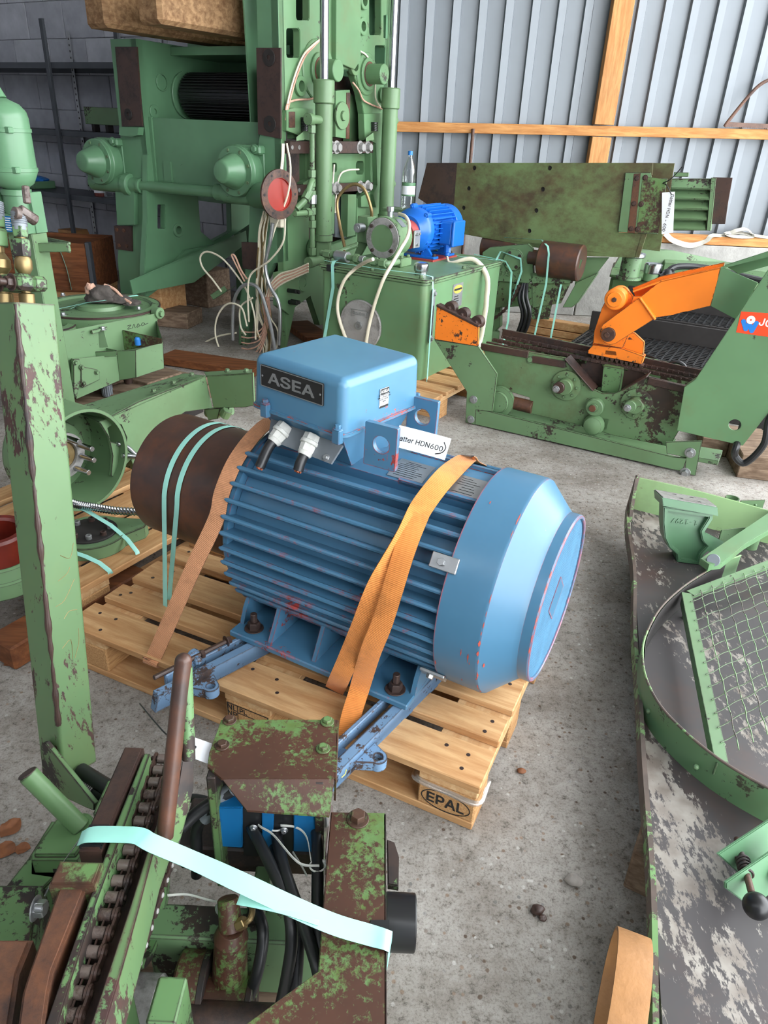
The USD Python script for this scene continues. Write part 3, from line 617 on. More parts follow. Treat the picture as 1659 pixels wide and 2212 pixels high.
# ------------------------------------------------------------------ slide rails under the motor feet
def rail(label, p0, p1, ext, side, mark, bolt):
    p0, p1 = np.array([*p0, 0.]), np.array([*p1, 0.]); d = (p1 - p0) / np.linalg.norm(p1 - p0); nrm = np.array([d[1], -d[0], 0])   # nrm points to +x (away from slot)
    L = np.linalg.norm(p1 - p0) + ext
    F_ = MM @ frame(p0 + [0, 0, -.0505], d, ey=-nrm)     # x along, y towards the slot (-x side)
    t = Thing('slide_rail', label, 'slide rail', F_)
    fr = Polygon([(.0, .0), (.012, .048), (L, .048), (L, 0)])
    t.add('outer_bar', plate(fr, .026, np.array([[1, 0, 0, 0], [0, 0, 1, -.004], [0, 1, 0, 0.0], [0, 0, 0, 1.]])[[0, 1, 2, 3]], .003), 'blue_rail')
    t.add('inner_bar', bb(.06, L, .045, .058, .012, .048, .003), 'blue_rail')
    t.add('bridge', bb(.07, .11, .018, .05, .004, .024, .002), 'blue_rail')
    t.add('bridge', bb(L - .05, L, .018, .05, .004, .03, .002), 'blue_rail')
    for e in (.135, L - .12):
        lugp = unary_union([Point(0, -.032).buffer(.021, quad_segs=10), Polygon([(-.045, .0), (-.021, -.034), (.021, -.034), (.03, 0)])]).difference(Point(0, -.032).buffer(.0105))
        t.add('lug', mv(plate(lugp, .026, None, .002), e, -.003, .001), 'blue_rail')
    mk = {'2': [(0, .012), (.006, .016), (.009, .008), (.004, 0), (.001, -.004)], '7': [(-.012, -.004), (.0, -.004), (.004, .006)]}[mark]
    t.add('chalk_mark', tube([(.055 + a, -.0042, .024 + b) for a, b in mk], .0012, 6), 'paint_mark')
    if bolt:
        b0 = np.array([.145, .052, .055])
        t.add('tension_block', cat(bb(.138, .158, .03, .062, .04, .062, .006), cyl((.148, .052, .056), (.148, .066, .056), .017, n=18)), 'blue_rail')
        t.add('tension_bolt', cat(cyl((.03, .047, .058), (.24, .053, .056), .0065, n=12), hexbolt((.24, .053, .056), (1, 0, 0), .018, .012), cyl((.162, .05, .056), (.172, .05, .056), .012, n=6)), 'dark_rust')
    return t
rail('pale blue slide rail with a rusty tension bolt under the pulley end of the motor', (-.305, -.54), (-.222, -.265), .42, 1, '2', True)
rail('pale blue slide rail under the fan end of the motor', (.178, -.53), (.232, -.122), .30, 1, '7', False)

# ------------------------------------------------------------------ straps and tag on the motor
W_ = lambda x, y, z: MO + x * _ax + y * _n + z * _m
def onfin(th, r=.272, x=0.): t = math.radians(th); return W_(x, math.sin(t) * r, H + math.cos(t) * r)
def strap(name, label, P, Wd, w, th, matn, cat_='strap', sm=6, group=None):
    m, uv = ribbon(P, Wd, w, th, sm); return single(name, m, matn, label, cat_, group, smooth=True, uv=uv)
# left strap over the shaft gap between pulley and motor
gpt = [W_(-.334, .12, H + .215)] + [W_(-.336, math.sin(math.radians(a)) * .258, H + math.cos(math.radians(a)) * .258) for a in (5, -15, -38, -58, -74)]
e1 = G(375, 1290, .26); _u = (np.linalg.inv(PT) @ np.append(G(343, 1408, .146), 1))[0]
def pal(u, v, z): return (PT @ np.array([u, v, z, 1]))[:3]
_pd = np.array([math.cos(PA), math.sin(PA), 0])
_q0, _q1 = gpt[-1], pal(_u + .002, .010, .1490)
P = gpt + [_q0 * .68 + _q1 * .32 + np.array([0, 0, .004]), _q0 * .36 + _q1 * .64 + np.array([0, 0, .003]), _q1, pal(_u, -.005, .140), pal(_u - .002, -.005, .124), pal(_u - .004, .03, .116), pal(_u - .004, .09, .112)]
wd_l = [_ax] * 6 + [_ax * .7 + _pd * .3, _ax * .35 + _pd * .65] + [_pd] * 5
strap('ratchet_strap', 'faded orange webbing strap over the motor shaft beside the brown pulley', P, wd_l, .046, .003, 'webbing_faded')
# right strap over the fins
def cylpt(x, y, r):                      # where the photographed ray meets a cylinder of radius r round the motor axis
    d = ray(x, y); o = CAM - W_(0, 0, H); A = d - _ax * np.dot(d, _ax); Bq = o - _ax * np.dot(o, _ax)
    a, b, c = A @ A, 2 * A @ Bq, Bq @ Bq - r * r; t = (-b - math.sqrt(max(b * b - 4 * a * c, 0))) / (2 * a); return CAM + d * t
def mpt(x, y, yy=-.292): d = ray(x, y); return CAM + d * (np.dot(W_(0, yy, 0) - CAM, _n) / np.dot(d, _n))
xs_ = float((cylpt(1018, 987, .264) - MO) @ _ax)
s1 = [onfin(75, .262, xs_ + .03), onfin(45, .262, xs_ + .015), onfin(22, .262, xs_ + .005)] + [cylpt(x, y, r) for x, y, r in ((1005, 992, .264), (962, 1030, .270), (918, 1085, .276), (884, 1142, .279), (852, 1196, .280), (826, 1246, .281), (806, 1292, .284))] + [mpt(782, 1352), mpt(757, 1412), mpt(734, 1465), G(722, 1492, .145)]
w1 = [_ax, _ax, _ax, _ax, _ax * .8 - _n * .2 - _m * .3, _ax * .8 - _m * .35, _ax * .55 + _n * .75 - _m * .2, _ax * .5 + _n * .8, _ax * .7 + _n * .6, _ax * .9 + _n * .3, _ax, _ax, _ax, _ax]
strap('ratchet_strap', 'twisted orange webbing strap running down over the cooling fins of the blue motor', s1, w1, .050, .003, 'webbing_orange')
hang = [cylpt(x, y, r) for x, y, r in ((905, 1108, .281), (884, 1160, .287), (866, 1215, .289), (848, 1275, .291))] + [mpt(826, 1345, -.302), mpt(800, 1410, -.304), G(776, 1490, .215), G(758, 1550, .175), G(752, 1590, .150)]
strap('ratchet_strap', 'frayed loose end of orange webbing hanging in front of the motor onto the pallet', hang, [_ax * .8 - _m * .3, _ax * .9 - _m * .2, _ax, _ax, _ax, np.array([.95, -.3, 0]), np.array([.95, -.25, 0]), np.array([.95, -.25, 0]), np.array([.95, -.25, 0])], .048, .003, 'webbing_orange')
# mint strapping band twice round the pulley
for k, (dx, lab) in enumerate(((-.575, 'mint plastic strapping band round the brown pulley, farther from the motor'), (-.530, 'mint plastic strapping band round the brown pulley, nearer to the motor'))):
    P = [W_(dx, math.sin(math.radians(a)) * .1825, H + math.cos(math.radians(a)) * .1825) for a in range(70, -88, -12)]
    e_ = G(357 + 8 * k, 1318 - 20 * k, .13); P += [P[-1] * (1 - q) + e_ * q for q in (.25, .6, 1.)]
    strap('strapping_band', lab, P, _ax, .016, .0012, 'mint')
tg = Thing('tag', 'white paper tag reading Gatter HDN600 wired to the lifting lug of the motor', 'tag', MM)
tgf = frame((.128, -.086, .606), (.96, .10, -.05), ez=(-.1, -.75, .5))
cs = [(-.062, 0), (-.03, .004), (0, .004), (.03, .001), (.062, -.006)]
tm = plate(rrect(.125, .050, .002), .0006); v = tm[0].copy()
tmf = plate(sbox(-.062, -.025, .062, .025), .0006)
def bend(m): v = m[0].copy(); v[:, 2] += -.9 * (v[:, 0]) ** 2; return v, m[1]
def subd(m, L): v, f = trimesh.remesh.subdivide_to_size(m[0], m[1], L); return v, f
tg.add('card', T(bend(subd(tmf, .02)), tgf), 'white', smooth=60)
tg.add('print', T(bend(mv(text('Gatter HDN600', .0115, .0004), -.006, -.003, .0008)), tgf), 'ink', smooth=False)
tg.add('wire', T(tube([(.05, .012, .002), (.058, .0, .006), (.052, -.012, .004), (.038, -.018, .002)], .0011, 6), tgf), 'black')

# ------------------------------------------------------------------ a standing plane: outlines measured on it, built at its own place with thickness
class Face:
    def __init__(s, o, ang, off=0.0, up=(0, 0, 1)):
        s.ex = np.array([math.cos(ang), math.sin(ang), 0]); s.ey = np.asarray(up, float); s.ey = s.ey - s.ex * np.dot(s.ex, s.ey); s.ey /= np.linalg.norm(s.ey)
        s.n = np.cross(s.ex, s.ey)                       # towards the viewer
        s.o = np.asarray(o, float) - s.n * off; s.ang = ang; s.up = up
    def behind(s, d): return Face(s.o, s.ang, d, s.up)
    def pt(s, x, y):
        d = ray(x, y); return CAM + d * (np.dot(s.o - CAM, s.n) / np.dot(d, s.n))
    def uv(s, x, y): p = s.pt(x, y) - s.o; return (p @ s.ex, p @ s.ey)
    def M(s, u=0, v=0, d=0):                             # x along, y up, z to the viewer
        return frame(s.o + s.ex * u + s.ey * v + s.n * d, s.ex, ey=s.ey)
    def plate(s, pts, th, holes=(), bev=0.002, rnd=0):
        p = Polygon([s.uv(*q) for q in pts]).buffer(0)
        if rnd: p = p.buffer(-rnd).buffer(2 * rnd).buffer(-rnd)
        for h in holes: p = p.difference(h if hasattr(h, 'geom_type') else Polygon([s.uv(*q) for q in h]))
        return plate(p, th, s.M(0, 0, -th), bev)
    def disc(s, x, y, r, d0, d1, r2=None, n=24): p = s.pt(x, y); return cyl(p + s.n * d0, p + s.n * d1, r, r2, n)
    def lathe(s, x, y, prof, n=36): return lathe(prof, s.pt(x, y), s.n, n)
    def bolt(s, x, y, af=.022, h=.012, d=0): p = s.pt(x, y) + s.n * d; return hexbolt(p, s.n, af, h)
    def text(s, x, y, t, h, d=.0, depth=.0015, bold=False, rot=0, sx=1.): u, v = s.uv(x, y); return text(t, h, depth, s.M(u, v, d) @ RZ(rot), bold, sx=sx)

# ================================================================== hydraulic power unit on its pallet
QA = math.radians(-31); QO = np.array([.165, 4.00, .144]); QM = RZ(QA, QO)
WT, LT, HT = .71, 1.02, .565
pu = Thing('hydraulic_power_unit', 'green hydraulic tank with bright blue motor and round grey hatch behind the motor terminal box', 'hydraulic unit', QM)
tk = pu.add('tank', plate(rrect(WT, LT, .035, -WT / 2, LT / 2), HT - .03, None, .004), 'green_machine')
ld = pu.add('tank_lid', cat(mv(plate(rrect(WT + .03, LT + .03, .03, -WT / 2, LT / 2), .014, None, .003), 0, 0, HT - .012), mv(plate(rrect(WT + .014, LT + .014, .03, -WT / 2, LT / 2), .012), 0, 0, HT - .028)), 'green')
for bx_, by_ in ((-.04, .02), (-WT + .06, .02), (-.02, .5), (-.02, 1.0), (-.36, .02)):
    pu.add('lid_bolt', hexbolt((bx_, by_, HT + .002), (0, 0, 1), .018, .014), 'green', parent=ld)
FQ = Face(QO, QA)
hc = FQ.pt(780, 702); hu, hv = FQ.uv(780, 702)
ht = pu.add('hatch', FQ.lathe(780, 702, [(0, 0), (.142, 0), (.146, .004), (.146, .010), (.140, .016), (.132, .013), (.06, .016), (.03, .024), (0, .024)], 64), 'steel', world=True)
pu.add('hatch_bolt', cat(FQ.lathe(780, 702, [(.012, .02), (.022, .02), (.024, .026), (.022, .034), (.012, .034)], 24)), 'zinc', parent=ht, world=True)
pu.add('hatch_letters', cat(T(text('Recine', .020, .003, None, True), FQ.M(hu - .008, hv + .068, .0135)), T(plate(rrect(.122, .042, .002).difference(rrect(.116, .036, .002)), .0025), FQ.M(hu, hv + .068, .0135)), T(plate(Polygon([(.047, -.012), (.050, -.012), (.054, .014), (.051, .014)]), .003), FQ.M(hu, hv + .068, .0135)), T(plate(Polygon([(.041, -.012), (.044, -.012), (.048, .014), (.045, .014)]), .003), FQ.M(hu, hv + .068, .0135))), 'zinc', parent=ht, world=True, smooth=False)
# side face: rating plate and level gauge
SF = np.array([[0, 0, 1, .0008], [1, 0, 0, 0], [0, 1, 0, 0], [0, 0, 0, 1.]])
def sidef(y, z, d=0): M = SF.copy(); M[:3, 3] = (.0008 + d, y, z); return M
rp = pu.add('rating_plate', plate(rrect(.13, .135, .003), .002, sidef(.40, .43)), 'zinc')
pu.add('plate_badge', plate(affinity.scale(Point(0, 0).buffer(1), .055, .024), .0015, sidef(.40, .465, .002)), 'yellow', parent=rp)
pu.add('plate_print', cat(plate(rrect(.1, .012, .001), .0008, sidef(.40, .465, .0035)), *[plate(rrect(.05 + .01 * (i % 3), .006, .001), .0008, sidef(.385, .425 - .014 * i, .002)) for i in range(4)]), 'ink', parent=rp)
pu.add('level_gauge', cat(plate(rrect(.028, .30, .013).difference(rrect(.010, .18, .004, 0, -.03)), .014, sidef(.085, .36)), hexbolt((.014, .085, .485), (1, 0, 0), .02, .01), hexbolt((.014, .085, .235), (1, 0, 0), .02, .01)), 'zinc')
# chrome filler cap
pu.add('filler_cap', lathe([(.0, 0), (.034, 0), (.034, .02), (.040, .024), (.042, .05), (.040, .062), (.030, .068), (0, .068)], (-.10, .12, HT), n=24), 'chrome')
# pump, coupling, motor along one axis parallel to the tank's long side
AXO = np.array([-.42, 0, HT + .155])
def al(prof, n=40, closed=False): return lathe([(r, y) for r, y in prof], AXO, (0, 1, 0), n, closed)
pp_ = pu.add('pump', al([(0, .205), (.075, .205), (.079, .209), (.115, .211), (.118, .216), (.118, .25), (.108, .255), (.108, .37), (.09, .385), (.07, .39), (.07, .43), (0, .43)]), 'green')
pu.add('pump_face', al([(.075, .2035), (.110, .2055), (.112, .2095), (.075, .2095)], 40, True), 'steel', parent=pp_)
for a in (45, 135, 225, 315):
    t = math.radians(a + 4); c = AXO + np.array([math.cos(t) * .094, .205, math.sin(t) * .094])
    pu.add('pump_bolt', cyl(c, c + [0, -.014, 0], .010, n=12), 'dark_bolt', parent=pp_)
pu.add('pump_port', cat(cyl(AXO + [-.01, .3, .1], AXO + [-.01, .3, .145], .016, n=16), cyl(AXO + [-.01, .3, .14], AXO + [-.01, .3, .165], .022, n=8)), 'zinc', parent=pp_)
pu.add('pump_plate', T(plate(rrect(.05, .06, .003), .002), frame(AXO + [.068, .3, .083], (0, 1, 0), ez=(.64, 0, .77))), 'grey_metal', parent=pp_)
pu.add('pump_foot', cat(bb(-.50, -.30, .24, .36, HT, HT + .05, .006), bb(-.47, -.35, .25, .35, HT + .04, HT + .09, .004)), 'green', parent=pp_)
for dx in (-.485, -.315):
    for dy in (.26, .34): pu.add('foot_bolt', hexbolt((dx, dy, HT + .05), (0, 0, 1), .018, .012), 'green', parent=pp_)
cp_ = pu.add('coupling', al([(0, .43), (.082, .43), (.085, .434), (.085, .505), (.08, .51), (0, .51)]), 'red_dull')
pu.add('coupling_plate', cat(bb(-.335, -.325, .42, .49, HT + .09, HT + .19, .002), hexbolt((-.325, .44, HT + .17), (1, 0, 0), .014, .01), hexbolt((-.325, .47, HT + .17), (1, 0, 0), .014, .01), hexbolt((-.325, .45, HT + .11), (1, 0, 0), .014, .01)), 'zinc', parent=cp_)
MR = .128; AXO2 = AXO + np.array([.0, .0, .02])
AXO = AXO2
bm = pu.add('drive_motor', al([(0, .50), (.085, .50), (.10, .52), (.122, .54), (.130, .56), (.130, .60), (.122, .607), (.112, .61), (.112, .90), (.130, .905), (.134, .91), (.134, .985), (.12, 1.0), (0, 1.0)], 48), 'blue_bright')
for k in range(30):
    t = 2 * PI * (k + .5) / 30
    a_deg = math.degrees(t)
    if 150 < a_deg < 0: continue
    R = frame(AXO, (0, 1, 0), ez=(math.cos(t), 0, math.sin(t)))
    f_ = bb(.605, .90, -.003, .003, .105, .140, .001)
    pu.add('cooling_fin', T(f_, R), 'blue_bright', parent=bm)
pu.add('terminal_box', cat(bb(-.31, -.215, .69, .83, HT + .09, HT + .23, .012), bb(-.218, -.198, .685, .835, HT + .085, HT + .235, .008)), 'blue_bright', parent=bm)
pu.add('box_gland', cat(cyl((-.25, .715, HT + .09), (-.24, .70, HT + .045), .022, n=8), cyl((-.24, .70, HT + .05), (-.237, .69, HT + .028), .016, n=12)), 'blue_bright', parent=bm)
for yy in (.62, .84):
    pu.add('motor_foot', cat(bb(-.565, -.275, yy - .03, yy + .03, HT + .012, HT + .028, .003), hull(np.array([(-.30, yy - .012, HT + .028), (-.30, yy + .012, HT + .028), (-.36, yy - .012, HT + .1), (-.36, yy + .012, HT + .1), (-.38, yy - .012, HT + .028), (-.38, yy + .012, HT + .028)]))), 'blue_bright', parent=bm)
    pu.add('motor_bolt', hexbolt((-.29, yy, HT + .028), (0, 0, 1), .018, .012), 'dark_bolt', parent=bm)
pu.add('mount_pad', bb(-.57, -.27, .57, .90, HT, HT + .013, .001), 'red_dull', parent=bm)
for dx, dz in ((-.01, .135), (.09, .09), (.1, -.06)):
    c = AXO + np.array([dx, .55, dz]); pu.add('flange_bolt', cat(cyl(c, c + [0, .05, 0], .016, n=10), hexbolt(c, (0, -1, 0), .014, .008)), 'blue_bright', parent=bm)
# valve block and pipe fittings in front of the pump
vb_ = pu.add('valve_block', bb(-.66, -.585, .30, .40, HT + .10, HT + .25, .004), 'green')
pu.add('valve_knob', cat(cyl((-.62, .30, HT + .19), (-.62, .24, HT + .19), .026, n=24), cyl((-.62, .31, HT + .19), (-.62, .235, HT + .19), .012, n=12)), 'zinc', parent=vb_)
pu.add('valve_arm', cat(hull(np.array([(-.66, .32, HT + .10), (-.60, .32, HT + .10), (-.70, .32, HT + .0), (-.66, .32, HT), (-.66, .34, HT + .10), (-.60, .34, HT + .10), (-.70, .34, HT), (-.66, .34, HT)]))), 'green', parent=vb_)
pp2 = pu.add('pipework', cat(tube([(-.78, .10, HT + .045), (-.60, .08, HT + .045), (-.40, .07, HT + .045), (-.32, .065, HT + .045), (-.30, .10, HT + .04), (-.30, .2, HT + .04)], .017, 12), cyl((-.40, .07, HT + .045), (-.36, .07, HT + .045), .026, n=6), cyl((-.34, .067, HT + .045), (-.30, .067, HT + .045), .027, n=6), cyl((-.52, .075, HT + .045), (-.49, .075, HT + .045), .028, n=6), cyl((-.70, .09, HT + .045), (-.75, .095, HT + .045), .026, n=6), tube([(-.68, .09, HT + .05), (-.66, .17, HT + .07), (-.6, .22, HT + .10)], .015, 10)), 'green')
pu.add('pipe_union', cat(cyl((-.66, .088, HT + .045), (-.57, .08, HT + .045), .031, n=12), cyl((-.48, .076, HT + .045), (-.45, .075, HT + .045), .022, n=10)), 'zinc', parent=pp2)
pu.add('hose', tube([(-.60, .36, HT + .23), (-.595, .35, HT + .29), (-.64, .33, HT + .40), (-.72, .31, HT + .415), (-.80, .29, HT + .33), (-.77, .27, HT + .2), (-.68, .2, HT + .08), (-.65, .15, HT + .06)], .0095, 10), 'brass', label='amber brown hose')
def Q(x, y, z): return (QM @ np.array([x, y, z, 1]))[:3]
# cables lying over the unit
single('power_cable', tube([G(806, 560, .80), G(790, 566, .775), FQ.behind(-.02).pt(768, 580), FQ.behind(-.035).pt(746, 602), FQ.behind(-.03).pt(734, 630), FQ.behind(-.03).pt(729, 660), FQ.behind(-.035).pt(733, 690), FQ.behind(-.04).pt(748, 733), FQ.behind(-.05).pt(775, 790)], .010, 10), 'cream', 'white cable looping down the tank front left of the hatch', 'cable', 'white cables over the tank')
single('power_cable', tube([FQ.behind(.32).pt(862, 462), FQ.behind(.26).pt(876, 468), FQ.behind(.22).pt(884, 485), FQ.behind(.17).pt(881, 510), FQ.behind(.11).pt(866, 537), FQ.behind(.02).pt(848, 568), FQ.behind(-.035).pt(829, 602), FQ.behind(-.03).pt(813, 645), FQ.behind(-.03).pt(803, 680), FQ.behind(-.04).pt(795, 715), FQ.behind(-.05).pt(788, 760)], .010, 10), 'cream', 'white cable running over the green pump and down across the hatch', 'cable', 'white cables over the tank')
single('motor_cable', tube([Q(-.237, .69, HT + .03), Q(-.19, .66, HT - .0), Q(-.06, .70, HT + .03), Q(.035, .72, HT - .06), Q(.05, .72, HT - .20), Q(.05, .72, .28), Q(.04, .70, .08), Q(.06, .5, .02)], [.007, .007, .014, .017, .017, .017, .017, .017, .017], 12), 'cream', 'thick cream cable hanging from the bright blue motor down the tank side', 'cable')
# strapping bands on the tank
def bandz(lab, P, Wd, w=.016, cat_='strap', matn='mint'): strap('strapping_band', lab, P, Wd, w, .0015, matn, cat_, sm=0)
nf_ = FQ.n
bandz('mint strapping band tied over the lid and down the left of the tank front', [Q(-.70, .3, HT + .022), Q(-.63, .02, HT + .022), Q(-.61, -.02, HT + .005), FQ.pt(722, 620) + nf_ * .012, FQ.pt(705, 720) + nf_ * .012, FQ.pt(700, 745) + nf_ * .012, FQ.pt(690, 800) + nf_ * .012], FQ.ex, .022)
bandz('mint strapping band lying along the front edge of the tank lid', [Q(-.70, .025, HT + .018), Q(-.3, .022, HT + .018), Q(-.04, .05, HT + .019), Q(.012, .055, HT + .012), Q(.018, .055, HT - .05)], [(0, 1, 0)] * 3 + [(.51, .86, 0)] * 2, .014)
bandz('mint strapping band hanging down the near corner of the tank', [Q(.018, .06, HT - .05), Q(.02, .06, .2), Q(.022, .06, -.10)], (.51, .86, 0), .014)
pu.add('edge_guard', bb(-.655, -.60, -.018, .03, HT - .03, HT + .006, .001), 'rubber')
# its pallet
tpq = pallet('pallet', 'weathered wooden pallet under the green hydraulic tank', RZ(QA, QO - np.array([0, 0, .144]) + np.array([-.74, .28, 0])), 1.0, [(-.1, .02), (.06, .16), (.2, .34), (.38, .48), (.52, .66), (.72, .82), (.9, 1.0)], mats=('pine_x', 'pine_y', 'block_wood'), nails=False, seed=5)

# ================================================================== orange and green chain clamp machine
OA = math.radians(-28.6); FO = Face(np.array([.44, 3.727, 0]), OA); FB = FO.behind(.09)
om = Thing('chain_clamp', 'green chain conveyor frame with orange clamping arm behind the blue motor', 'machine', frame(FO.o, FO.ex, ey=(-FO.n)))
def oadd(n, m, mt, **k): return om.add(n, m, mt, world=True, **k)
# lower rail, an angle profile
r0 = [(1028, 882), (1453, 987), (1484, 990), (1474, 1018), (1460, 1016), (1026, 917)]
ra = oadd('lower_rail', cat(FO.plate(r0, .012), T(plate(sbox(0.03, -.085, 1.17, 0), .010), FO.M(0, .118, 0) @ np.array([[1, 0, 0, 0], [0, 0, -1, -.0], [0, 1, 0, -.0], [0, 0, 0, 1.]])) if 0 else beam(FO.pt(1030, 900) - FO.n * .05 , FO.pt(1470, 1005) - FO.n * .05, .085, .010)), 'green')
oadd('base_plate', beam(FB.pt(1080, 893) - FB.n * .12, FB.pt(1440, 985) - FB.n * .12, .26, .02), 'green')
mp = [(1039, 741), (1142, 761), (1222, 774), (1283, 842), (1301, 850), (1327, 850), (1345, 842), (1399, 813), (1457, 828), (1520, 840), (1446, 965), (1326, 941), (1251, 918), (1144, 893), (1144, 859), (1073, 838)]
main = oadd('side_plate', FB.plate(mp, .016), 'green_grimy')
F2 = FB.behind(.30)
oadd('side_plate', F2.plate([(x + 45, y - 30) for x, y in mp[:2]] + [(x + 45, y - 30) for x, y in mp[7:]], .014), 'green_grimy')
for a_, b_ in (((1040, 748), (1142, 766)), ((1150, 775), (1222, 787)), ((1400, 822), (1500, 845))):
    oadd('wear_strip', cat(beam(FB.pt(*a_) + FB.n * .006, FB.pt(*b_) + FB.n * .006, .012, .034)), 'dark_rust')
oadd('guard_strip', cat(beam(FB.pt(1222, 774) - FB.n * .03, FB.pt(1283, 843) - FB.n * .03, .10, .006), beam(FB.pt(1345, 842) - FB.n * .03, FB.pt(1399, 812) - FB.n * .03, .10, .006)), 'dark_rust')
oadd('top_pad', cat(FB.plate([(1136, 766), (1156, 770), (1156, 786), (1136, 782)], .03), FB.bolt(1146, 776, .03, .01)), 'green')
for (hx_, hy_, R_, hubmat) in ((1224, 832, .078, 'dark_rust'), (1376, 872, .078, 'green')):
    hb = oadd('hub', FB.lathe(hx_, hy_, [(0, 0), (R_, 0), (R_, .012), (R_ * .9, .014), (R_ * .55, .016), (R_ * .52, .05), (R_ * .48, .054), (0, .054)]), 'green_grimy')
    oadd('hub_cap', FB.lathe(hx_ - 9, hy_ - 1, [(0, .04), (.030, .04), (.030, .066), (.027, .07), (0, .07)], 24), hubmat, parent=hb)
    oadd('hub_bolt', FB.bolt(hx_ - 14, hy_ + 1, .022, .012, .07), 'zinc', parent=hb)
    for k in range(8):
        t = k * PI / 4; c = FB.pt(hx_, hy_) + (FB.ex * math.cos(t) + FB.ey * math.sin(t)) * R_ * .75 + FB.n * .013
        oadd('ring_bolt', hexbolt(c, FB.n, .014, .008, False), 'green', parent=hb)
hb = oadd('bearing', FB.lathe(1287, 877, [(.012, 0), (.046, 0), (.046, .03), (.040, .036), (.022, .036), (.020, .045), (0, .045)], 30), 'green')
oadd('bearing_cap', FB.disc(1285, 877, .018, .036, .052, n=8), 'rust', parent=hb)
oadd('rail_block', cat(FB.plate([(1262, 895), (1316, 905), (1310, 930), (1257, 922)], .02), FB.lathe(1285, 915, [(0, 0), (.05, 0), (.055, .02), (.045, .05), (.02, .06), (0, .06)], 20)), 'green')
# left arm with three rollers
arm = [(943, 658), (1033, 703), (1032, 748), (1073, 808), (1063, 889), (1028, 886), (1026, 918), (1005, 912), (1008, 846), (938, 734)]
FA = FO.behind(-.004)
la = oadd('left_arm', FA.plate([(938, 734), (1032, 748), (1073, 808), (1063, 889), (1028, 886), (1026, 918), (1005, 912), (1008, 846)], .016), 'green')
oadd('arm_tip', cat(FA.plate([(943, 662), (1033, 707), (1032, 748.5), (938, 733)], .016)), 'orange_worn', parent=la)
oadd('arm_edge', beam(FA.pt(943, 659) - FA.n * .02, FA.pt(1034, 705) - FA.n * .02, .05, .012), 'dark_rust', parent=la)
for rx, ry in ((966, 668), (993, 682), (1024, 699)):
    p = FA.pt(rx, ry) - FA.n * .03; oadd('roller', cat(cyl(p, p - FA.n * .045, .034, n=28, b=.004), cyl(p + FA.n * .02, p - FA.n * .06, .012, n=12)), 'dark_rust', parent=la)
for b_ in ((1023, 863), (1017, 906)): oadd('arm_bolt', FA.bolt(*b_, .026, .014), 'zinc', parent=la)
FAb = FB.behind(.02)
oadd('end_wheel', FAb.lathe(1085, 862, [(0, 0), (.03, 0), (.03, .03), (.08, .03), (.085, .034), (.085, .06), (.06, .062), (.055, .075), (0, .075)], 32), 'green')
oadd('cross_shaft', cyl(FB.pt(1100, 868), FB.pt(1150, 880), .035, n=20), 'rust')
# right foot and the big green side shield
fo_ = oadd('right_foot', cat(FO.plate([(1438, 955), (1516, 953), (1502, 1028), (1478, 1022), (1482, 988), (1440, 980)], .012), beam(FO.pt(1510, 990) - FO.n * .09, FO.pt(1508, 1000) - FO.n * .09, .16, .17)), 'green')
oadd('foot_bolt', FO.bolt(1491, 978, .03, .018), 'zinc', parent=fo_); oadd('foot_bolt', FO.bolt(1480, 1021, .03, .018), 'zinc', parent=fo_)
FS = FO.behind(-.03)
sh = oadd('side_shield', FS.plate([(1668, 571), (1503, 820), (1478, 838), (1462, 930), (1604, 963), (1662, 889), (1800, 810), (1800, 520)], .010, holes=[Point(*FS.uv(1587, 918)).buffer(.026)]), 'green_machine')
oadd('shield_edge', cat(beam(FS.pt(1668, 571) - FS.n * .03, FS.pt(1503, 820) - FS.n * .03, .06, .004), beam(FS.pt(1503, 820) - FS.n * .03, FS.pt(1478, 838) - FS.n * .03, .06, .004)), 'green_machine', parent=sh)
st = oadd('sticker', FS.behind(-.0012).plate([(1601, 673), (1668, 677), (1800, 700), (1795, 750), (1668, 729), (1590, 718)], .0012, bev=0), 'sticker_orange', parent=sh, label='orange sticker with a blue W and white letters')
FT = FS.behind(-.0014)
Wp = LineString([FT.uv(1606, 694), FT.uv(1611, 711), FT.uv(1619, 699), FT.uv(1624, 715), FT.uv(1634, 698)]).buffer(.009)
oadd('sticker_mark', plate(Wp, .0012, FT.M()), 'sticker_blue', parent=sh)
oadd('sticker_ring', plate(Point(*FT.uv(1622, 691)).buffer(.017).difference(Point(*FT.uv(1622, 691)).buffer(.004)), .0026, FT.M()), 'white', parent=sh)
oadd('sticker_letters', cat(text('JO', .030, .0012, FT.M(*FT.uv(1655, 697)) @ RZ(-.06), True), ), 'white', parent=sh)
# chain on top and the toothed clamp
FC = FB.behind(.13)
def chain_run(o, face, a, b, gap, name='chain', pitch=.026, parent=None):
    p, q = face.pt(*a), face.pt(*b); d = (q - p); L = np.linalg.norm(d); d /= L; n = int(L / pitch); ms = []; sd = face.n; upv = np.cross(d, sd); upv = upv if upv[2] > 0 else -upv
    for k in range(n):
        c = p + d * (k + .5) * pitch
        for s_ in (-1, 1):
            w = .010 if k % 2 else .0065
            M = frame(c + sd * s_ * w, d, ez=sd)
            ms.append(T(bx(0, 0, 0, pitch * 1.25, .016, .0028, .001), M))
        ms.append(cyl(c - d * pitch / 2 - sd * .012, c - d * pitch / 2 + sd * .012, .0045, n=8))
    return cat(*ms)
for dd, aa, bb_ in ((.10, (1066, 734), (1515, 826)), (.155, (1085, 727), (1530, 818))):
    oadd('chain', chain_run(om, FB.behind(dd), aa, bb_, .02), 'dark_rust')
oadd('chain_guide', cat(beam(FB.behind(.19).pt(1085, 720), FB.behind(.19).pt(1540, 815), .01, .05), beam(FB.behind(.06).pt(1050, 745), FB.behind(.06).pt(1230, 785), .012, .04)), 'dark_rust')
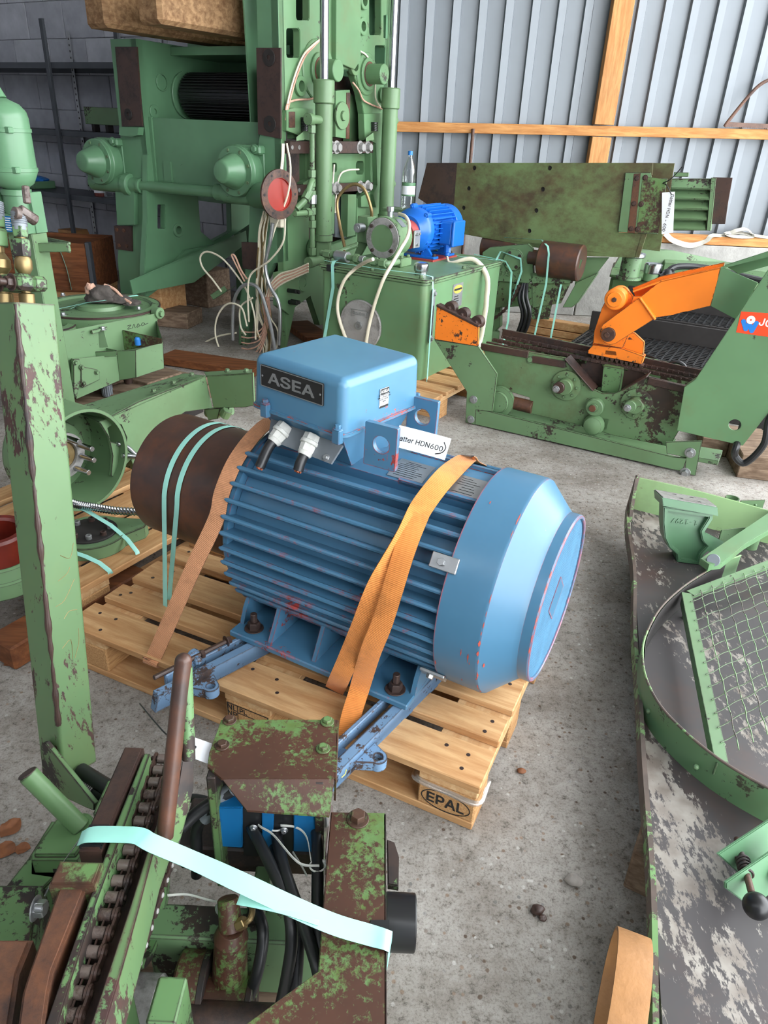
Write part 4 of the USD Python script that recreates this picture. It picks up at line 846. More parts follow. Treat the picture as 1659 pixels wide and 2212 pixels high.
for (px0, py0) in ((1280, 810), (1370, 825)):
    FSp = FB.behind(.12); c = FSp.uv(px0, py0)
    star = Polygon([(c[0] + math.cos(t * PI / 14) * (.082 if t % 2 else .068), c[1] + math.sin(t * PI / 14) * (.082 if t % 2 else .068)) for t in range(28)])
    oadd('sprocket', plate(star, .014, FSp.M()), 'dark_rust')
oadd('centre_bracket', FB.behind(.05).plate([(1303, 790), (1345, 797), (1336, 850), (1298, 846)], .05), 'green_worn')
F3 = FB.behind(.10); F1 = FB.behind(.06)
jw = oadd('clamp_jaw', cat(F3.plate([(1270, 757), (1281, 745), (1340, 752), (1391, 770), (1385, 787), (1270, 764)], .05), FB.behind(.125).plate([(1290, 700), (1371, 720), (1391, 739), (1389, 770), (1278, 752), (1281, 735)], .02)), 'orange')
tt = []
for k in range(11):
    x = 1276 + k * 10.4; y = 764 + k * 2.4; tt.append(F3.plate([(x, y), (x + 9, y + 2), (x + 4, y + 12)], .05, bev=0))
oadd('jaw_teeth', cat(*tt, F3.plate([(1308, 756), (1331, 759), (1333, 769), (1306, 766)], .056)), 'dark_rust', parent=jw)
oadd('back_link', F3.plate([(1313, 640), (1320, 626), (1336, 619), (1352, 622), (1366, 640), (1372, 690), (1345, 752), (1281, 742), (1283, 716), (1300, 665)], .025, rnd=.01), 'orange')
oadd('arm', cat(F3.behind(-.03).plate([(1368, 640), (1385, 640), (1427, 607), (1557, 577), (1535, 661), (1449, 681), (1413, 687), (1385, 700), (1350, 690)], .012), F3.behind(.06).plate([(1366, 622), (1427, 597), (1565, 567), (1545, 650), (1449, 672), (1385, 690)], .012)), 'orange')
oadd('arm_top', cat(hull(*[np.array([F3.behind(d_).pt(x, y) for d_ in (-.03, .07)]) for x, y in ((1427, 605), (1429, 609), (1557, 577), (1557, 580))]), hull(*[np.array([F3.behind(d_).pt(x, y) for d_ in (-.03, .07)]) for x, y in ((1366, 628), (1368, 632), (1427, 606), (1428, 610))])), 'orange')
oadd('arm_end', cat(F3.behind(-.028).plate([(1557, 577), (1637, 611), (1590, 690), (1535, 661)], .012), F3.behind(.06).plate([(1565, 573), (1668, 540), (1668, 572), (1595, 592)], .012), hull(*[np.array([F3.behind(d_).pt(x, y) for d_ in (-.03, .07)]) for x, y in ((1557, 577), (1557, 581), (1700, 530), (1700, 545))])), 'green_machine')
F0 = F1.behind(-.015)
lk = oadd('front_link', F0.plate([(1302, 701), (1381, 643), (1417, 687), (1330, 742), (1318, 745), (1305, 740), (1296, 726), (1296, 714)], .03, rnd=.012), 'orange')
oadd('link_weld', beam(F0.pt(1383, 643) + F0.n * .002, F0.pt(1416, 690) + F0.n * .002, .02, .008), 'orange', parent=lk)
oadd('link_pin', cat(F0.disc(1315, 722, .034, -.005, .016), F0.disc(1313, 722, .014, .01, .024, n=6)), 'rust', parent=lk)
pv = oadd('pivot', cat(F3.behind(-.03).lathe(1331, 645, [(0, -.08), (.052, -.08), (.052, .02), (.048, .026), (.036, .03), (.034, .036), (0, .036)], 36)), 'orange')
oadd('pivot_bolt', F3.behind(-.03).disc(1331, 645, .012, .03, .044, n=6), 'rust', parent=pv)
oadd('hose_bundle', cat(tube([FB.behind(.4).pt(1340, 790), FB.behind(.4).pt(1400, 770), FB.behind(.35).pt(1450, 800), FB.behind(.35).pt(1500, 800)], .012, 8), tube([FB.behind(.3).pt(1425, 800), FB.behind(.3).pt(1455, 782), FB.behind(.3).pt(1478, 790), FB.behind(.3).pt(1482, 815)], .010, 8), tube([FB.behind(.45).pt(1300, 800), FB.behind(.45).pt(1380, 800), FB.behind(.4).pt(1420, 820), FB.behind(.4).pt(1500, 830)], .011, 8)), 'rubber')
single('hydraulic_hose', tube([FS.pt(1690, 880), FS.pt(1662, 905), FS.pt(1650, 960), FS.pt(1610, 1000), FS.pt(1588, 985), FS.pt(1592, 960), FS.pt(1596, 940) - FS.n * .2], .016, 10), 'rubber', 'black hose loop hanging below the green side shield', 'hose')
single('timber_offcut', T(bx(0, 0, .06, .18, .42, .12, .004), RZ(-.2, G(1612, 1000)[:2].tolist() + [0])), 'old_x', 'short weathered timber on the floor under the side shield', 'timber')
single('timber_offcut', T(bx(0, 0, .045, .13, .4, .09, .004), RZ(-.3, (G(1590, 1012)[:2] + [.0, .35]).tolist() + [0.])), 'old_x', 'dark weathered timber just behind the short one under the side shield', 'timber')

# ================================================================== tread plates and second hydraulic tank behind the clamp
tr = Thing('tread_platform', 'black chequered tread platform behind the orange clamping arm', 'platform', RZ(OA, (1.75, 4.75, 0)))
for (x0, x1, y0, y1, z) in ((-.42, 1.2, -.65, -.12, .30), (-.30, 1.3, -.05, .30, .42)):
    dk = tr.add('tread_plate', bb(x0, x1, y0, y1, z - .02, z, .003), 'soot')
    bars = [bb(x0 + .02 + .045 * i, x0 + .03 + .045 * i, y0 + .01, y1 - .01, z, z + .006, .001) for i in range(int((x1 - x0 - .03) / .045))] + [bb(x0 + .01, x1 - .01, y0 + .02 + .04 * j, y0 + .026 + .04 * j, z, z + .005, .001) for j in range(int((y1 - y0 - .02) / .04))]
    tr.add('tread_grid', cat(*bars), 'rubber', parent=dk, kind='stuff')
    tr.add('kick_plate', bb(x0, x1, y1 - .01, y1 + .01, z, z + .12, .002), 'soot')
tr.add('frame_beam', cat(bb(-.3, 1.2, -.6, -.5, 0, .279, .004), bb(-.2, 1.3, .1, .25, 0, .399, .004)), 'soot')
hy = Thing('hydraulic_tank', 'low green tank with filler neck and chrome cap behind the orange arm', 'tank', RZ(-.30, (1.55, 5.35, 0)))
tb2 = hy.add('body', bb(0, 1.7, 0, .62, .12, .565, .02), 'green_worn')
hy.add('top_plate', bb(-.01, 1.72, -.01, .63, .562, .58, .004), 'green_worn')
def hyp(x, y, z): return (hy.inv @ np.append(G(x, y, z), 1))[:3]
p = hyp(1357, 603, .58); hy.add('filler_neck', cat(cyl(p, p + [0, 0, .15], .068, n=32), cyl(p, p + [0, 0, .02], .085, n=32)), 'green'); hy.add('neck_flange', cyl(p + [0, 0, .148], p + [0, 0, .175], .086, n=32, b=.006), 'chrome')
p = hyp(1405, 606, .58); hy.add('cap_base', cyl(p, p + [0, 0, .055], .055, n=28), 'green'); hy.add('cap', lathe([(0, .05), (.058, .05), (.06, .06), (.06, .105), (.052, .115), (0, .115)], p, n=32), 'chrome')
hy.add('raised_box', bb(.35, 1.5, .28, .60, .58, .66, .006), 'green')
hy.add('low_hood', hull(np.array([(.0, .35, .58), (.35, .35, .58), (.9, .5, .58), (.0, .6, .58), (.9, .62, .58), (.05, .4, .70), (.4, .5, .72), (.05, .6, .72), (.8, .6, .66)])), 'green')
hy.add('hose', tube([p + np.array(q) for q in ((.10, -.02, .0), (.1, .0, .06), (.16, .05, .10), (.35, .1, .10), (.7, .05, .06), (1.1, .0, .03))], .022, 10), 'rubber')
hy.add('hose_fitting', cat(ball(p + np.array([.10, -.01, .045]), .045), cyl(p + np.array([.06, -.03, .02]), p + np.array([.14, 0, .06]), .035, n=12)), 'rubber')

# ================================================================== guide plate on a roller frame at the back wall
FG = Face(D(1000, 500, 5.45), OA)
gm = Thing('guide_unit', 'tall stained green guide plate with brown edges standing before the corrugated wall', 'machine part', frame([*G(1150, 700)[:2], 0], FG.ex, ey=-FG.n))
def gadd(n, m, mt, **k): return gm.add(n, m, mt, world=True, **k)
holes = [Point(*FG.uv(x, y)).buffer(.014) for x, y in ((1024, 363), (1187, 363), (1172, 409), (1158, 455), (1143, 499), (1012, 407), (1001, 449))]
gp_ = gadd('guide_plate', FG.plate([(985, 352), (1410, 352), (1409, 378), (1351, 375), (1336, 502), (1396, 505), (1380, 557), (1256, 553), (997, 505), (975, 475)], .014, holes=holes), 'green_guide')
gadd('nose_plate', FG.behind(-.001).plate([(922, 352), (988, 352), (978, 478), (903, 428)], .014), 'dark_rust', parent=gp_)
gadd('hole_back', cat(*[FG.behind(.014).disc(x, y, .02, -.002, 0) for x, y in ((1024, 363), (1187, 363), (1172, 409), (1158, 455), (1143, 499), (1012, 407), (1001, 449))]), 'soot', parent=gp_)
gadd('edge_strip', cat(FG.behind(-.002).plate([(1386, 505), (1397, 505), (1380, 557), (1371, 556)], .016), FG.behind(-.002).plate([(1000, 492), (1371, 541), (1371, 557), (997, 505)], .002)), 'green_guide', parent=gp_)
gadd('rear_plate', FG.behind(.10).plate([(1408, 352), (1457, 353), (1425, 543), (1372, 536)], .012), 'green_guide')
F_c = FG.behind(-.015)
cv = gadd('cover_plate', F_c.plate([(1351, 373), (1405, 373), (1407, 384), (1441, 386), (1420, 506), (1335, 501)], .014), 'green')
gadd('hinge_strip', F_c.behind(-.002).plate([(1369, 375), (1384, 374), (1372, 504), (1355, 503)], .003), 'rust', parent=cv)
gadd('worn_patch', F_c.behind(-.0015).plate([(1388, 380), (1440, 387), (1422, 504), (1374, 503)], .003), 'green_rust', parent=cv)
for b_ in ((1376, 385), (1369, 440), (1385, 441), (1363, 494), (1377, 495), (1394, 384)): gadd('plate_bolt', F_c.bolt(*b_, .020, .008), 'dark_rust', parent=cv)
F_l = FG.behind(.16)
lv = gadd('louvre_box', cat(F_l.behind(.05).plate([(1448, 386), (1544, 386), (1530, 498), (1430, 498)], .06), F_l.plate([(1536, 384), (1546, 385), (1534, 499), (1526, 498)], .06)), 'green')
for k in range(5):
    a0, a1 = 388 + 22 * k, 405 + 22 * k
    gadd('louvre_slat', hull(*[np.array([F_l.behind(d_).pt(x, y) for x, y in ((1450 - 4 * k, q), (1536 - 3 * k, q + 2))]) for d_, q in ((0, a0 + 17), (.004, a0 + 20), (.05, a0), (.054, a0 + 3))]), 'green', parent=lv)
gadd('tail_plate', FG.behind(.20).plate([(1540, 383), (1582, 384), (1572, 440), (1566, 484), (1528, 484)], .02), 'dark_rust')
gadd('top_clip', FG.behind(.12).plate([(1456, 372), (1487, 373), (1486, 382), (1455, 382)], .03), 'green')
# frame with two rollers below
F1_ = Face(np.array([.90, 5.05, 0]), OA)
side = gadd('roller_bracket', cat(F1_.plate([(1042, 545), (1058, 534), (1140, 527), (1151, 538), (1152, 600), (1143, 612), (1080, 608), (1044, 604)], .03, rnd=.01)), 'green')
gadd('bearing_cover', cat(F1_.disc(1110, 561, .074, 0, .012, n=40), F1_.disc(1110, 561, .068, .01, .016, n=40)), 'green', parent=side)
for t in range(4): 
    c = F1_.pt(1110, 561) + (F1_.ex * math.cos(t * PI / 2 + .6) + F1_.ey * math.sin(t * PI / 2 + .6)) * .052; gadd('cover_bolt', hexbolt(c + F1_.n * .016, F1_.n, .014, .006), 'dark_bolt', parent=side)
gadd('casting_number', F1_.text(1083, 590, '1-923', .03, 0, .004), 'green', parent=side)
def roll(n, x0, y0, x1, y1, d0, d1, R_, mt):
    p, q = F1_.behind(d0).pt(x0, y0), F1_.behind(d1).pt(x1, y1); return cat(cyl(p, q, R_, n=40, b=.006), cyl(p + (p - q) * .12, q + (q - p) * .12, R_ * .35, n=20))
p = F1_.behind(.03).pt(1150, 556); 
gadd('roller', cat(cyl(p + F1_.ex * .06 - F1_.n * .0, p + F1_.ex * .34 , .115, n=44, b=.008), cyl(p - F1_.ex * .02, p + F1_.ex * .06, .05, n=20)), 'brown_steel')
p = F1_.behind(.22).pt(1060, 535)
gadd('roller', cat(cyl(p - F1_.ex * .05, p + F1_.ex * .22, .095, n=40, b=.008)), 'brown_steel')
fb = gadd('end_bracket', cat(hull(*[np.array([F1_.behind(d_).pt(x, y) for x, y in ((1215, 540), (1228, 535), (1258, 562), (1252, 580), (1213, 604))]) for d_ in (-.02, .12)]), hull(*[np.array([F1_.behind(d_).pt(x, y) for x, y in ((1145, 590), (1250, 582), (1236, 612), (1150, 612))]) for d_ in (0, .2)])), 'green')
gadd('bracket_bolt', F1_.behind(-.02).bolt(1240, 585, .03, .012), 'green', parent=fb)
gadd('casting', cat(hull(*[np.array([F1_.behind(d_).pt(x, y) for x, y in ((1044, 604), (1150, 612), (1150, 660), (1070, 665))]) for d_ in (.02, .3)]), hull(*[np.array([F1_.behind(d_).pt(x, y) for x, y in ((1148, 605), (1236, 605), (1212, 655), (1150, 665))]) for d_ in (.02, .3)]), hull(*[np.array([F1_.behind(d_).pt(x, y) for x, y in ((1145, 640), (1196, 640), (1186, 690), (1150, 690))]) for d_ in (.04, .22)])), 'green_grimy')
gadd('casting', hull(*[np.array([F1_.behind(d_).pt(x, y) for x, y in ((1250, 556), (1316, 556), (1290, 590), (1240, 625))]) for d_ in (.2, .32)]), 'green')
gadd('leg_plate', F1_.behind(.18).plate([(1245, 610), (1290, 590), (1246, 655), (1235, 664), (1215, 664)], .05), 'green')
gadd('leg_plate', F1_.behind(.1).plate([(1044, 604), (1080, 604), (1080, 705), (1050, 735), (1040, 735)], .05), 'green')
_fp = F1_.pt(1055, 735) - F1_.n * .12; gadd('foot_post', bb(-.03, .03, -.03, .03, 0, max(_fp[2], .05), .003) if 0 else cat(mv(bb(-.03, .03, -.03, .03, 0, max(_fp[2] + .05, .06), .003), _fp[0], _fp[1], 0)), 'green')
gadd('wire_bundle', cat(*[tube([F1_.pt(1132 + 4 * k, 612) + F1_.n * .02, F1_.pt(1128 + 8 * k, 640) + F1_.n * .06, F1_.pt(1134 + 8 * k, 680) + F1_.n * .05, F1_.pt(1115 + 7 * k, 725) + F1_.n * .0, F1_.pt(1095, 740) - F1_.n * .1], .013, 8) for k in range(3)]), 'rubber')
F_ch = F1_.behind(-.05)
def hang_chain(P, pitch, w, parent=None):
    P = spline(P, 20); L = np.concatenate([[0], np.cumsum(np.linalg.norm(np.diff(P, axis=0), axis=1))]); n = int(L[-1] / pitch); ms = []
    q = np.stack([np.interp(np.arange(n + 1) * pitch, L, P[:, i]) for i in range(3)], 1)
    for k in range(n):
        d = q[k + 1] - q[k]; sd = np.cross(d, F_ch.n); sd /= np.linalg.norm(sd); sd = F_ch.n
        for s_ in (-1, 1):
            ms.append(T(plate(unary_union([Point(-pitch / 2, 0).buffer(pitch * .34, quad_segs=4), Point(pitch / 2, 0).buffer(pitch * .34, quad_segs=4), sbox(-pitch / 2, -pitch * .2, pitch / 2, pitch * .2)]), .003), frame((q[k] + q[k + 1]) / 2 + sd * s_ * (w if k % 2 else w * .65), d, ez=sd)))
        ms.append(cyl(q[k] - sd * w * 1.2, q[k] + sd * w * 1.2, pitch * .22, n=8))
    return cat(*ms)
single('hanging_chain', hang_chain([F_ch.pt(1121, 618), F_ch.pt(1112, 640), F_ch.pt(1092, 668), F_ch.pt(1065, 690), F_ch.pt(1045, 702)], .034, .011), 'dark_rust', 'dark roller chain sagging below the roller bracket by the hydraulic tank', 'chain')
gt = Thing('tag', 'white paper tag reading Gatter HDN - 600 hanging on the green guide plate', 'tag', F_c.M())
tgp = F_c.behind(-.0175)
gt.add('card', tgp.plate([(1430, 416), (1458, 414), (1454, 503), (1429, 506)], .001, bev=0), 'white', world=True)
u0, v0 = tgp.uv(1443, 460); gt.add('print', text('Gatter HDN - 600', .0185, .0012, tgp.M(u0, v0) @ RZ(-PI / 2 - .04)), 'ink', world=True, smooth=False)
gt.add('wire', tube([tgp.pt(1451, 421), tgp.pt(1440, 400), F_c.pt(1432, 396), tgp.pt(1444, 390), tgp.pt(1456, 380), tgp.pt(1474, 360)], .003, 6), 'black', world=True)
# mint bands over the roller frame
for lab, pts in (('mint strapping band from the blue motor across to the roller bracket', [Q(-.2, .75, HT + .03), Q(.03, .85, HT + .02), F1_.pt(1085, 542) + F1_.n * .03, F1_.pt(1128, 558) + F1_.n * .03, F1_.pt(1130, 585) + F1_.n * .03, F1_.pt(1110, 650) + F1_.n * .05]),
                 ('mint strapping band arching over the brown roller to the timber stack', [F1_.behind(.1).pt(1090, 513), F1_.behind(.05).pt(1170, 518), F1_.pt(1192, 530) + F1_.n * .08, F1_.pt(1195, 545) + F1_.n * .09, F1_.pt(1188, 610) + F1_.n * .08, F1_.pt(1166, 735) + F1_.n * .15]),
                 ('short mint strapping band over the right end of the timber stack', [F1_.pt(1217, 612) + F1_.n * .05, F1_.pt(1200, 735) + F1_.n * .13]),
                 ('mint strapping band looping down beside the cream motor cable', [Q(-.15, .9, HT + .03), Q(.04, .98, HT + .0), Q(.09, .98, HT - .06), Q(.12, .95, .2), Q(.12, .9, .0), Q(.08, .7, -.12)])):
    bandz(lab, pts, F1_.ex if 'arch' not in lab else F1_.ex, .013)
# stack of squared timber under it
rg = random.Random(9); k = 0
tm_o = G(1131, 735); 
names = [('lowest', 'left'), ('lowest', 'right')]
TM = frame([*G(1129, 728, .10)[:2], 0], F1_.ex, ey=-F1_.n)
lay = [(0, 0, 0, .56, .11, .085), (.0, .12, 0, .56, .10, .085), (-.01, 0, .088, .57, .11, .05), (-.01, .12, .088, .57, .10, .05), (.0, 0, .14, .55, .10, .05), (.02, .11, .14, .54, .10, .05), (.04, .01, .192, .50, .09, .06)]
wds = ['front beam at the bottom of the timber stack', 'rear beam at the bottom of the timber stack', 'front board in the second layer of the timber stack', 'rear board in the second layer of the timber stack', 'front board in the third layer of the timber stack', 'rear board in the third layer of the timber stack', 'top board of the timber stack under the roller frame']
for (x, y, z, L, w, h), lb_ in zip(lay, wds):
    t_ = T(bb(x, x + L, y, y + w - .004, z, z + h - .003, .003), TM @ RZ(rg.uniform(-.02, .02)))
    single('squared_timber', T(bb(x, x + L, y, y + w - .006, z, z + h - .003, .003), TM), 'pine_x', lb_, 'timber', 'timber stacked under the roller frame')
# things along the wall
strap('lashing_strap', 'dirty white lashing strap lying in folds on the timber sill', [(2.33, 6.66, .74), (2.40, 6.62, .69), (2.55, 6.60, .66), (2.68, 6.62, .70), (2.74, 6.66, .742), (2.86, 6.70, .745), (2.95, 6.69, .79), (3.05, 6.71, .80), (3.1, 6.69, .75), (2.95, 6.67, .742), (2.86, 6.67, .76), (3.0, 6.72, .77), (3.2, 6.7, .748), (3.35, 6.68, .75), (3.4, 6.7, .79), (3.5, 6.72, .75)], [(0, .6, .8)] * 3 + [(0, .9, .4)] * 13, .05, .003, 'webbing_white')
stc = single('broom_stick', cyl(np.array([.58, 6.60, .05]), np.array([.583, 6.70, 1.47]), .014, n=12), 'rust', 'thin brown wooden stick leaning on the wall girt', 'stick')
sw = Thing('bow_saw', 'rusty bow saw lying on the wall girt at the right edge', 'saw', RZ(0, (2.66, 6.70, 1.575)))
sw.add('frame', tube([(-.02, 0, .0), (.0, 0, .04), (.10, 0, .20), (.18, 0, .30), (.27, 0, .345), (.42, 0, .355), (.60, 0, .35), (.68, 0, .25), (.70, 0, .02)], .013, 10), 'rust')
tp_ = [(x, 0 if i % 2 else -.008) for i, x in enumerate(np.linspace(-.02, .70, 100))]
sw.add('blade', plate(Polygon([(-.02, .03), (-.02, 0)] + tp_ + [(.70, .03)]), .002, np.array([[1, 0, 0, 0], [0, 0, -1, .001], [0, 1, 0, .003], [0, 0, 0, 1.]])), 'rust')
# water bottle on the valve side behind the pump
def bottle(name, label, o, h=.31, r=.043, liquid=False, group=None):
    t = Thing(name, label, 'bottle', RZ(0, o), group); s_ = h / .31; q = r / .043
    pr = [(0, .0), (.034, .0), (.042, .008), (.043, .02), (.0415, .045), (.043, .07), (.043, .10), (.0415, .125), (.043, .15), (.043, .175), (.040, .205), (.030, .24), (.016, .272), (.0135, .280), (.0135, .298), (0, .298)]
    t.add('body', lathe([(a * q, b * s_) for a, b in pr], n=28), 'bottle_clear', smooth=40)
    t.add('cap', lathe([(0, .29 * s_), (.0155 * q, .29 * s_), (.0155 * q, .308 * s_), (.013 * q, .312 * s_), (0, .312 * s_)], n=20), 'sticker_blue')
    lbm = t.add('label', ring((0, 0, .075 * s_), (0, 0, .145 * s_), .0438 * q, .0434 * q, 28, .0001), 'white')
    t.add('label_band', cat(ring((0, 0, .128 * s_), (0, 0, .146 * s_), .0441 * q, .0434 * q, 28, .0001), ring((0, 0, .074 * s_), (0, 0, .082 * s_), .0441 * q, .0434 * q, 28, .0001)), 'green_clean', parent=lbm)
    return t
bo = D(880, 452, 5.35)
bottle('water_bottle', 'clear plastic water bottle with green and white label standing behind the blue drive motor', bo, .36, .046)
bs = Thing('bracket_shelf', 'small green bracket shelf under the water bottle', 'bracket', RZ(OA, [bo[0], bo[1], 0]))
bs.add('shelf', bb(-.16, .3, -.08, .1, bo[2] - .02, bo[2], .002), 'green'); bs.add('post', bb(.2, .28, .0, .08, 0, bo[2] - .019, .002), 'green')

# ================================================================== the tall green frame machine
KA = math.radians(-29); K = np.array([-.75, 4.95, 0.]); KF = Face(K, KA); KB = Face(K, KA + PI / 2)
fm = Thing('frame_saw', 'tall green double frame machine with chrome piston rods at the back wall', 'machine', frame(K, KF.ex, ey=-KF.n))
def fadd(n, m, mt, **k): return fm.add(n, m, mt, world=True, **k)
def rr(face, x0, y0, x1, y1, r=.02): 
    a = np.array([face.uv(x0, y0), face.uv(x1, y0), face.uv(x1, y1), face.uv(x0, y1)]); return Polygon(a).buffer(-r).buffer(r)
# --- right frame: narrow front wall and broad right wall
TH = .13
body = [(-.17, 1.10), (-.16, 2.75), (.0, 2.75), (.0, .0), (-.36, .0), (-.40, .10), (-.37, .55), (-.31, .95)]
zz = Polygon([(-.15, 2.75), (0, 2.75), (0, .62), (-.085, .60), (-.30, .25), (-.36, .0), (-.43, .0), (-.40, .30), (-.305, .62), (-.27, .95), (-.16, 1.38)])
fadd('front_wall', plate(zz, .05, KF.M(0, 0, -.05)), 'green_clean')
hl = [rr(KB, 619, 61, 648, 125), rr(KB, 640, -20, 668, 44), rr(KB, 810, 98, 832, 154), rr(KB, 798, -10, 823, 76), rr(KB, 829, 33, 837, 82, .005),
      Polygon([KB.uv(x, y) for x, y in ((706, 150), (760, 150), (778, 200), (786, 245), (786, 300), (800, 310), (800, 400), (770, 430), (770, 510), (715, 530), (668, 520), (668, 300), (690, 280), (690, 180))]).buffer(-.02).buffer(.02),
      Polygon([KB.uv(x, y) for x, y in ((617, 282), (634, 282), (634, 300), (660, 305), (660, 440), (617, 455))])] + [Point(*KB.uv(x, y)).buffer(r) for x, y, r in ((646, 186, .032), (780, 57, .030), (763, 142, .034), (783, 2, .03), (824, 206, .03), (651, 610, .03))]
bw = Polygon([(0, 2.8), (1.30, 2.8), (1.30, .75), (1.15, .62), (1.05, .25), (.8, .1), (.42, .12), (.30, .35), (.12, .30), (.0, .0)])
for q in hl: bw = bw.difference(q)
wall_r = fadd('side_wall', plate(bw, .05, KB.M(0, 0, -.05), .004), 'green_machine')
fadd('back_skin', plate(Polygon([(.02, 2.8), (1.28, 2.8), (1.28, .95), (.1, .65)]), .01, KB.behind(.30).M()), 'green_clean')
fadd('rear_wall', plate(Polygon([(-.30, 0), (0, 0), (0, 2.8), (-.30, 2.8)]), .05, KF.behind(1.28).M()), 'green_clean')
for x, y, ro, ri in ((646, 186, .056, .031), (780, 57, .052, .029), (763, 142, .058, .033), (783, 2, .05, .029), (824, 206, .052, .029), (651, 610, .060, .030)):
    c = KB.pt(x, y); fadd('boss_ring', ring(c - KB.n * .01, c + KB.n * .022, ro, ri, 32, .003), 'green_machine', parent=wall_r)
for x, y, R0, dx in ((686, 152, .17, .16), (791, 160, .13, .15)):
    c = KB.pt(x, y); cs = fadd('bearing_boss', cat(cyl(c - KB.n * .02, c + KB.n * .012, R0, n=48, b=.006), ring(c, c + KB.n * .03, .098, .075, 40, .004)), 'green_machine', parent=wall_r)
    fadd('shaft_end', cyl(c - KB.n * .02, c + KB.n * dx, .062, n=36, b=.004), 'green_machine', parent=wall_r)
    fadd('shaft_seal', ring(c + KB.n * .004, c + KB.n * .032, .074, .062, 36), 'rust', parent=wall_r)
pn = fadd('cover_panel', plate(Polygon([KB.uv(x, y) for x, y in ((716, -60), (770, -60), (770, 130), (757, 150), (716, 133))]).buffer(-.01).buffer(.01), .035, KB.M(0, 0, .0), .003), 'green_machine')
# dark wear strip on the front wall
ws = fadd('wear_strip', KF.behind(-.012).plate([(553, 103), (606, 103), (606, 300), (557, 290)], .012), 'dark_rust')
for x, y in ((584, 125), (586, 268)):
    fadd('strip_bolt', cat(ring(KF.pt(x, y) + KF.n * .011, KF.pt(x, y) + KF.n * .018, .045, .014, 24)), 'soot', parent=ws)
fadd('wear_block', KF.behind(-.01).plate([(521, 523), (566, 524), (562, 585), (524, 580)], .03), 'dark_rust')
# --- left frame
uL = -1.17; KL = Face(K + KF.ex * uL, KA + PI / 2)
zl = Polygon([(-.24, 1.88), (0, 1.88), (.0, 1.2), (-.03, 1.02), (-.06, .8), (-.14, .45), (-.20, .0), (-.46, .0), (-.44, .45), (-.36, .75), (-.30, 1.0), (-.25, 1.3)])
fadd('front_wall', plate(zl, .05, Face(KL.o, KA).M(0, 0, -.05)), 'green_clean')
bl = Polygon([(0, 1.88), (1.25, 1.88), (1.25, .74), (.9, .62), (.6, .52), (-.16, .24), (-.14, .45), (-.06, .8), (-.03, 1.02), (0, 1.2)])
bl = bl.difference(rr(KL, 341, 442, 357, 494, .008)).difference(Polygon([KL.uv(x, y) for x, y in ((428, 420), (498, 425), (500, 500), (460, 522), (434, 500))]).buffer(-.02).buffer(.02)).difference(Point(*KL.uv(384, 497)).buffer(.03)).difference(Point(*KL.uv(302, 572)).buffer(.02))
wall_l = fadd('side_wall', plate(bl, .05, KL.M(0, 0, -.05), .004), 'green_clean')
fadd('rear_wall', plate(Polygon([(-.26, 0), (0, 0), (0, 1.88), (-.26, 1.88)]), .05, Face(KL.o, KA).behind(1.2).M()), 'green_clean')
for x, y, ro, ri in ((384, 497, .05, .029), (348, 178, .052, .046), (332, 241, .042, .018)):
    c = KL.pt(x, y); fadd('boss_ring', ring(c - KL.n * .01, c + KL.n * .012, ro, ri, 32, .003), 'green_clean', parent=wall_l)
fadd('skirt', cat(KL.behind(-.10).plate([(281, 607), (532, 500), (534, 525), (420, 610), (288, 636)], .012), hull(*[np.array([KL.behind(d_).pt(x, y) for d_ in (-.10, .0)]) for x, y in ((281, 606), (281, 609), (532, 498), (532, 502))])), 'green_clean', parent=wall_l)
fadd('skirt_rib', cat(KL.behind(-.02).plate([(375, 570), (400, 540), (500, 522), (520, 500), (524, 520), (380, 575)], .03)), 'green_clean', parent=wall_l)
ws = fadd('wear_strip', Face(KL.o, KA).behind(-.012).plate([(248, 101), (295, 101), (307, 273), (263, 273)], .012), 'dark_rust')
fadd('strip_bolt', ring(KF.pt(281, 247) + KF.n * .011, KF.pt(281, 247) + KF.n * .02, .035, .012, 20), 'soot', parent=ws)
fadd('front_step', Face(KL.o, KA).behind(-.05).plate([(257, 275), (299, 275), (297, 292), (283, 296), (257, 292)], .06), 'green_clean')
fadd('front_step', Face(KL.o, KA).behind(-.04).plate([(248, 405), (289, 405), (290, 486), (253, 486)], .05), 'green_clean')
fadd('wear_block', Face(KL.o, KA).behind(-.012).plate([(246, 488), (284, 488), (285, 543), (250, 538)], .03), 'dark_rust')
for x, y in ((253, 496), (268, 498), (258, 530), (274, 531)): fadd('block_bolt', KF.behind(-.012).disc(x, y, .014, 0, .008, n=12), 'rust')
# --- cross members
FX = Face(KL.o, KA).behind(.05)
cp = fadd('cross_plate', FX.plate([(319, 254), (560, 264), (560, 420), (486, 424), (332, 410)], .10), 'green_clean')
fadd('cross_edge', cat(FX.behind(-.012).plate([(319, 252), (326, 252), (340, 412), (330, 411)], .02), FX.behind(-.012).plate([(330, 405), (486, 418), (486, 425), (331, 412)], .02)), 'green_clean', parent=cp)
fadd('cross_bracket', FX.behind(-.014).plate([(352, 349), (367, 349), (373, 410), (356, 410)], .014), 'green_clean', parent=cp)
FXb = Face(KL.o, KA).behind(.75)
fadd('inner_plate', cat(FXb.plate([(415, 190), (570, 195), (570, 330), (415, 330)], .05), FXb.behind(.05).plate([(405, 90), (570, 80), (570, 440), (480, 440), (405, 430)], .04)), 'green_clean')
fadd('top_tie', cat(beam(KL.o + KL.ex * .55 + [0, 0, 1.84], KL.o + KL.ex * .55 + KF.ex * 1.02 + [0, 0, 1.84], .5, .05)), 'green_clean')
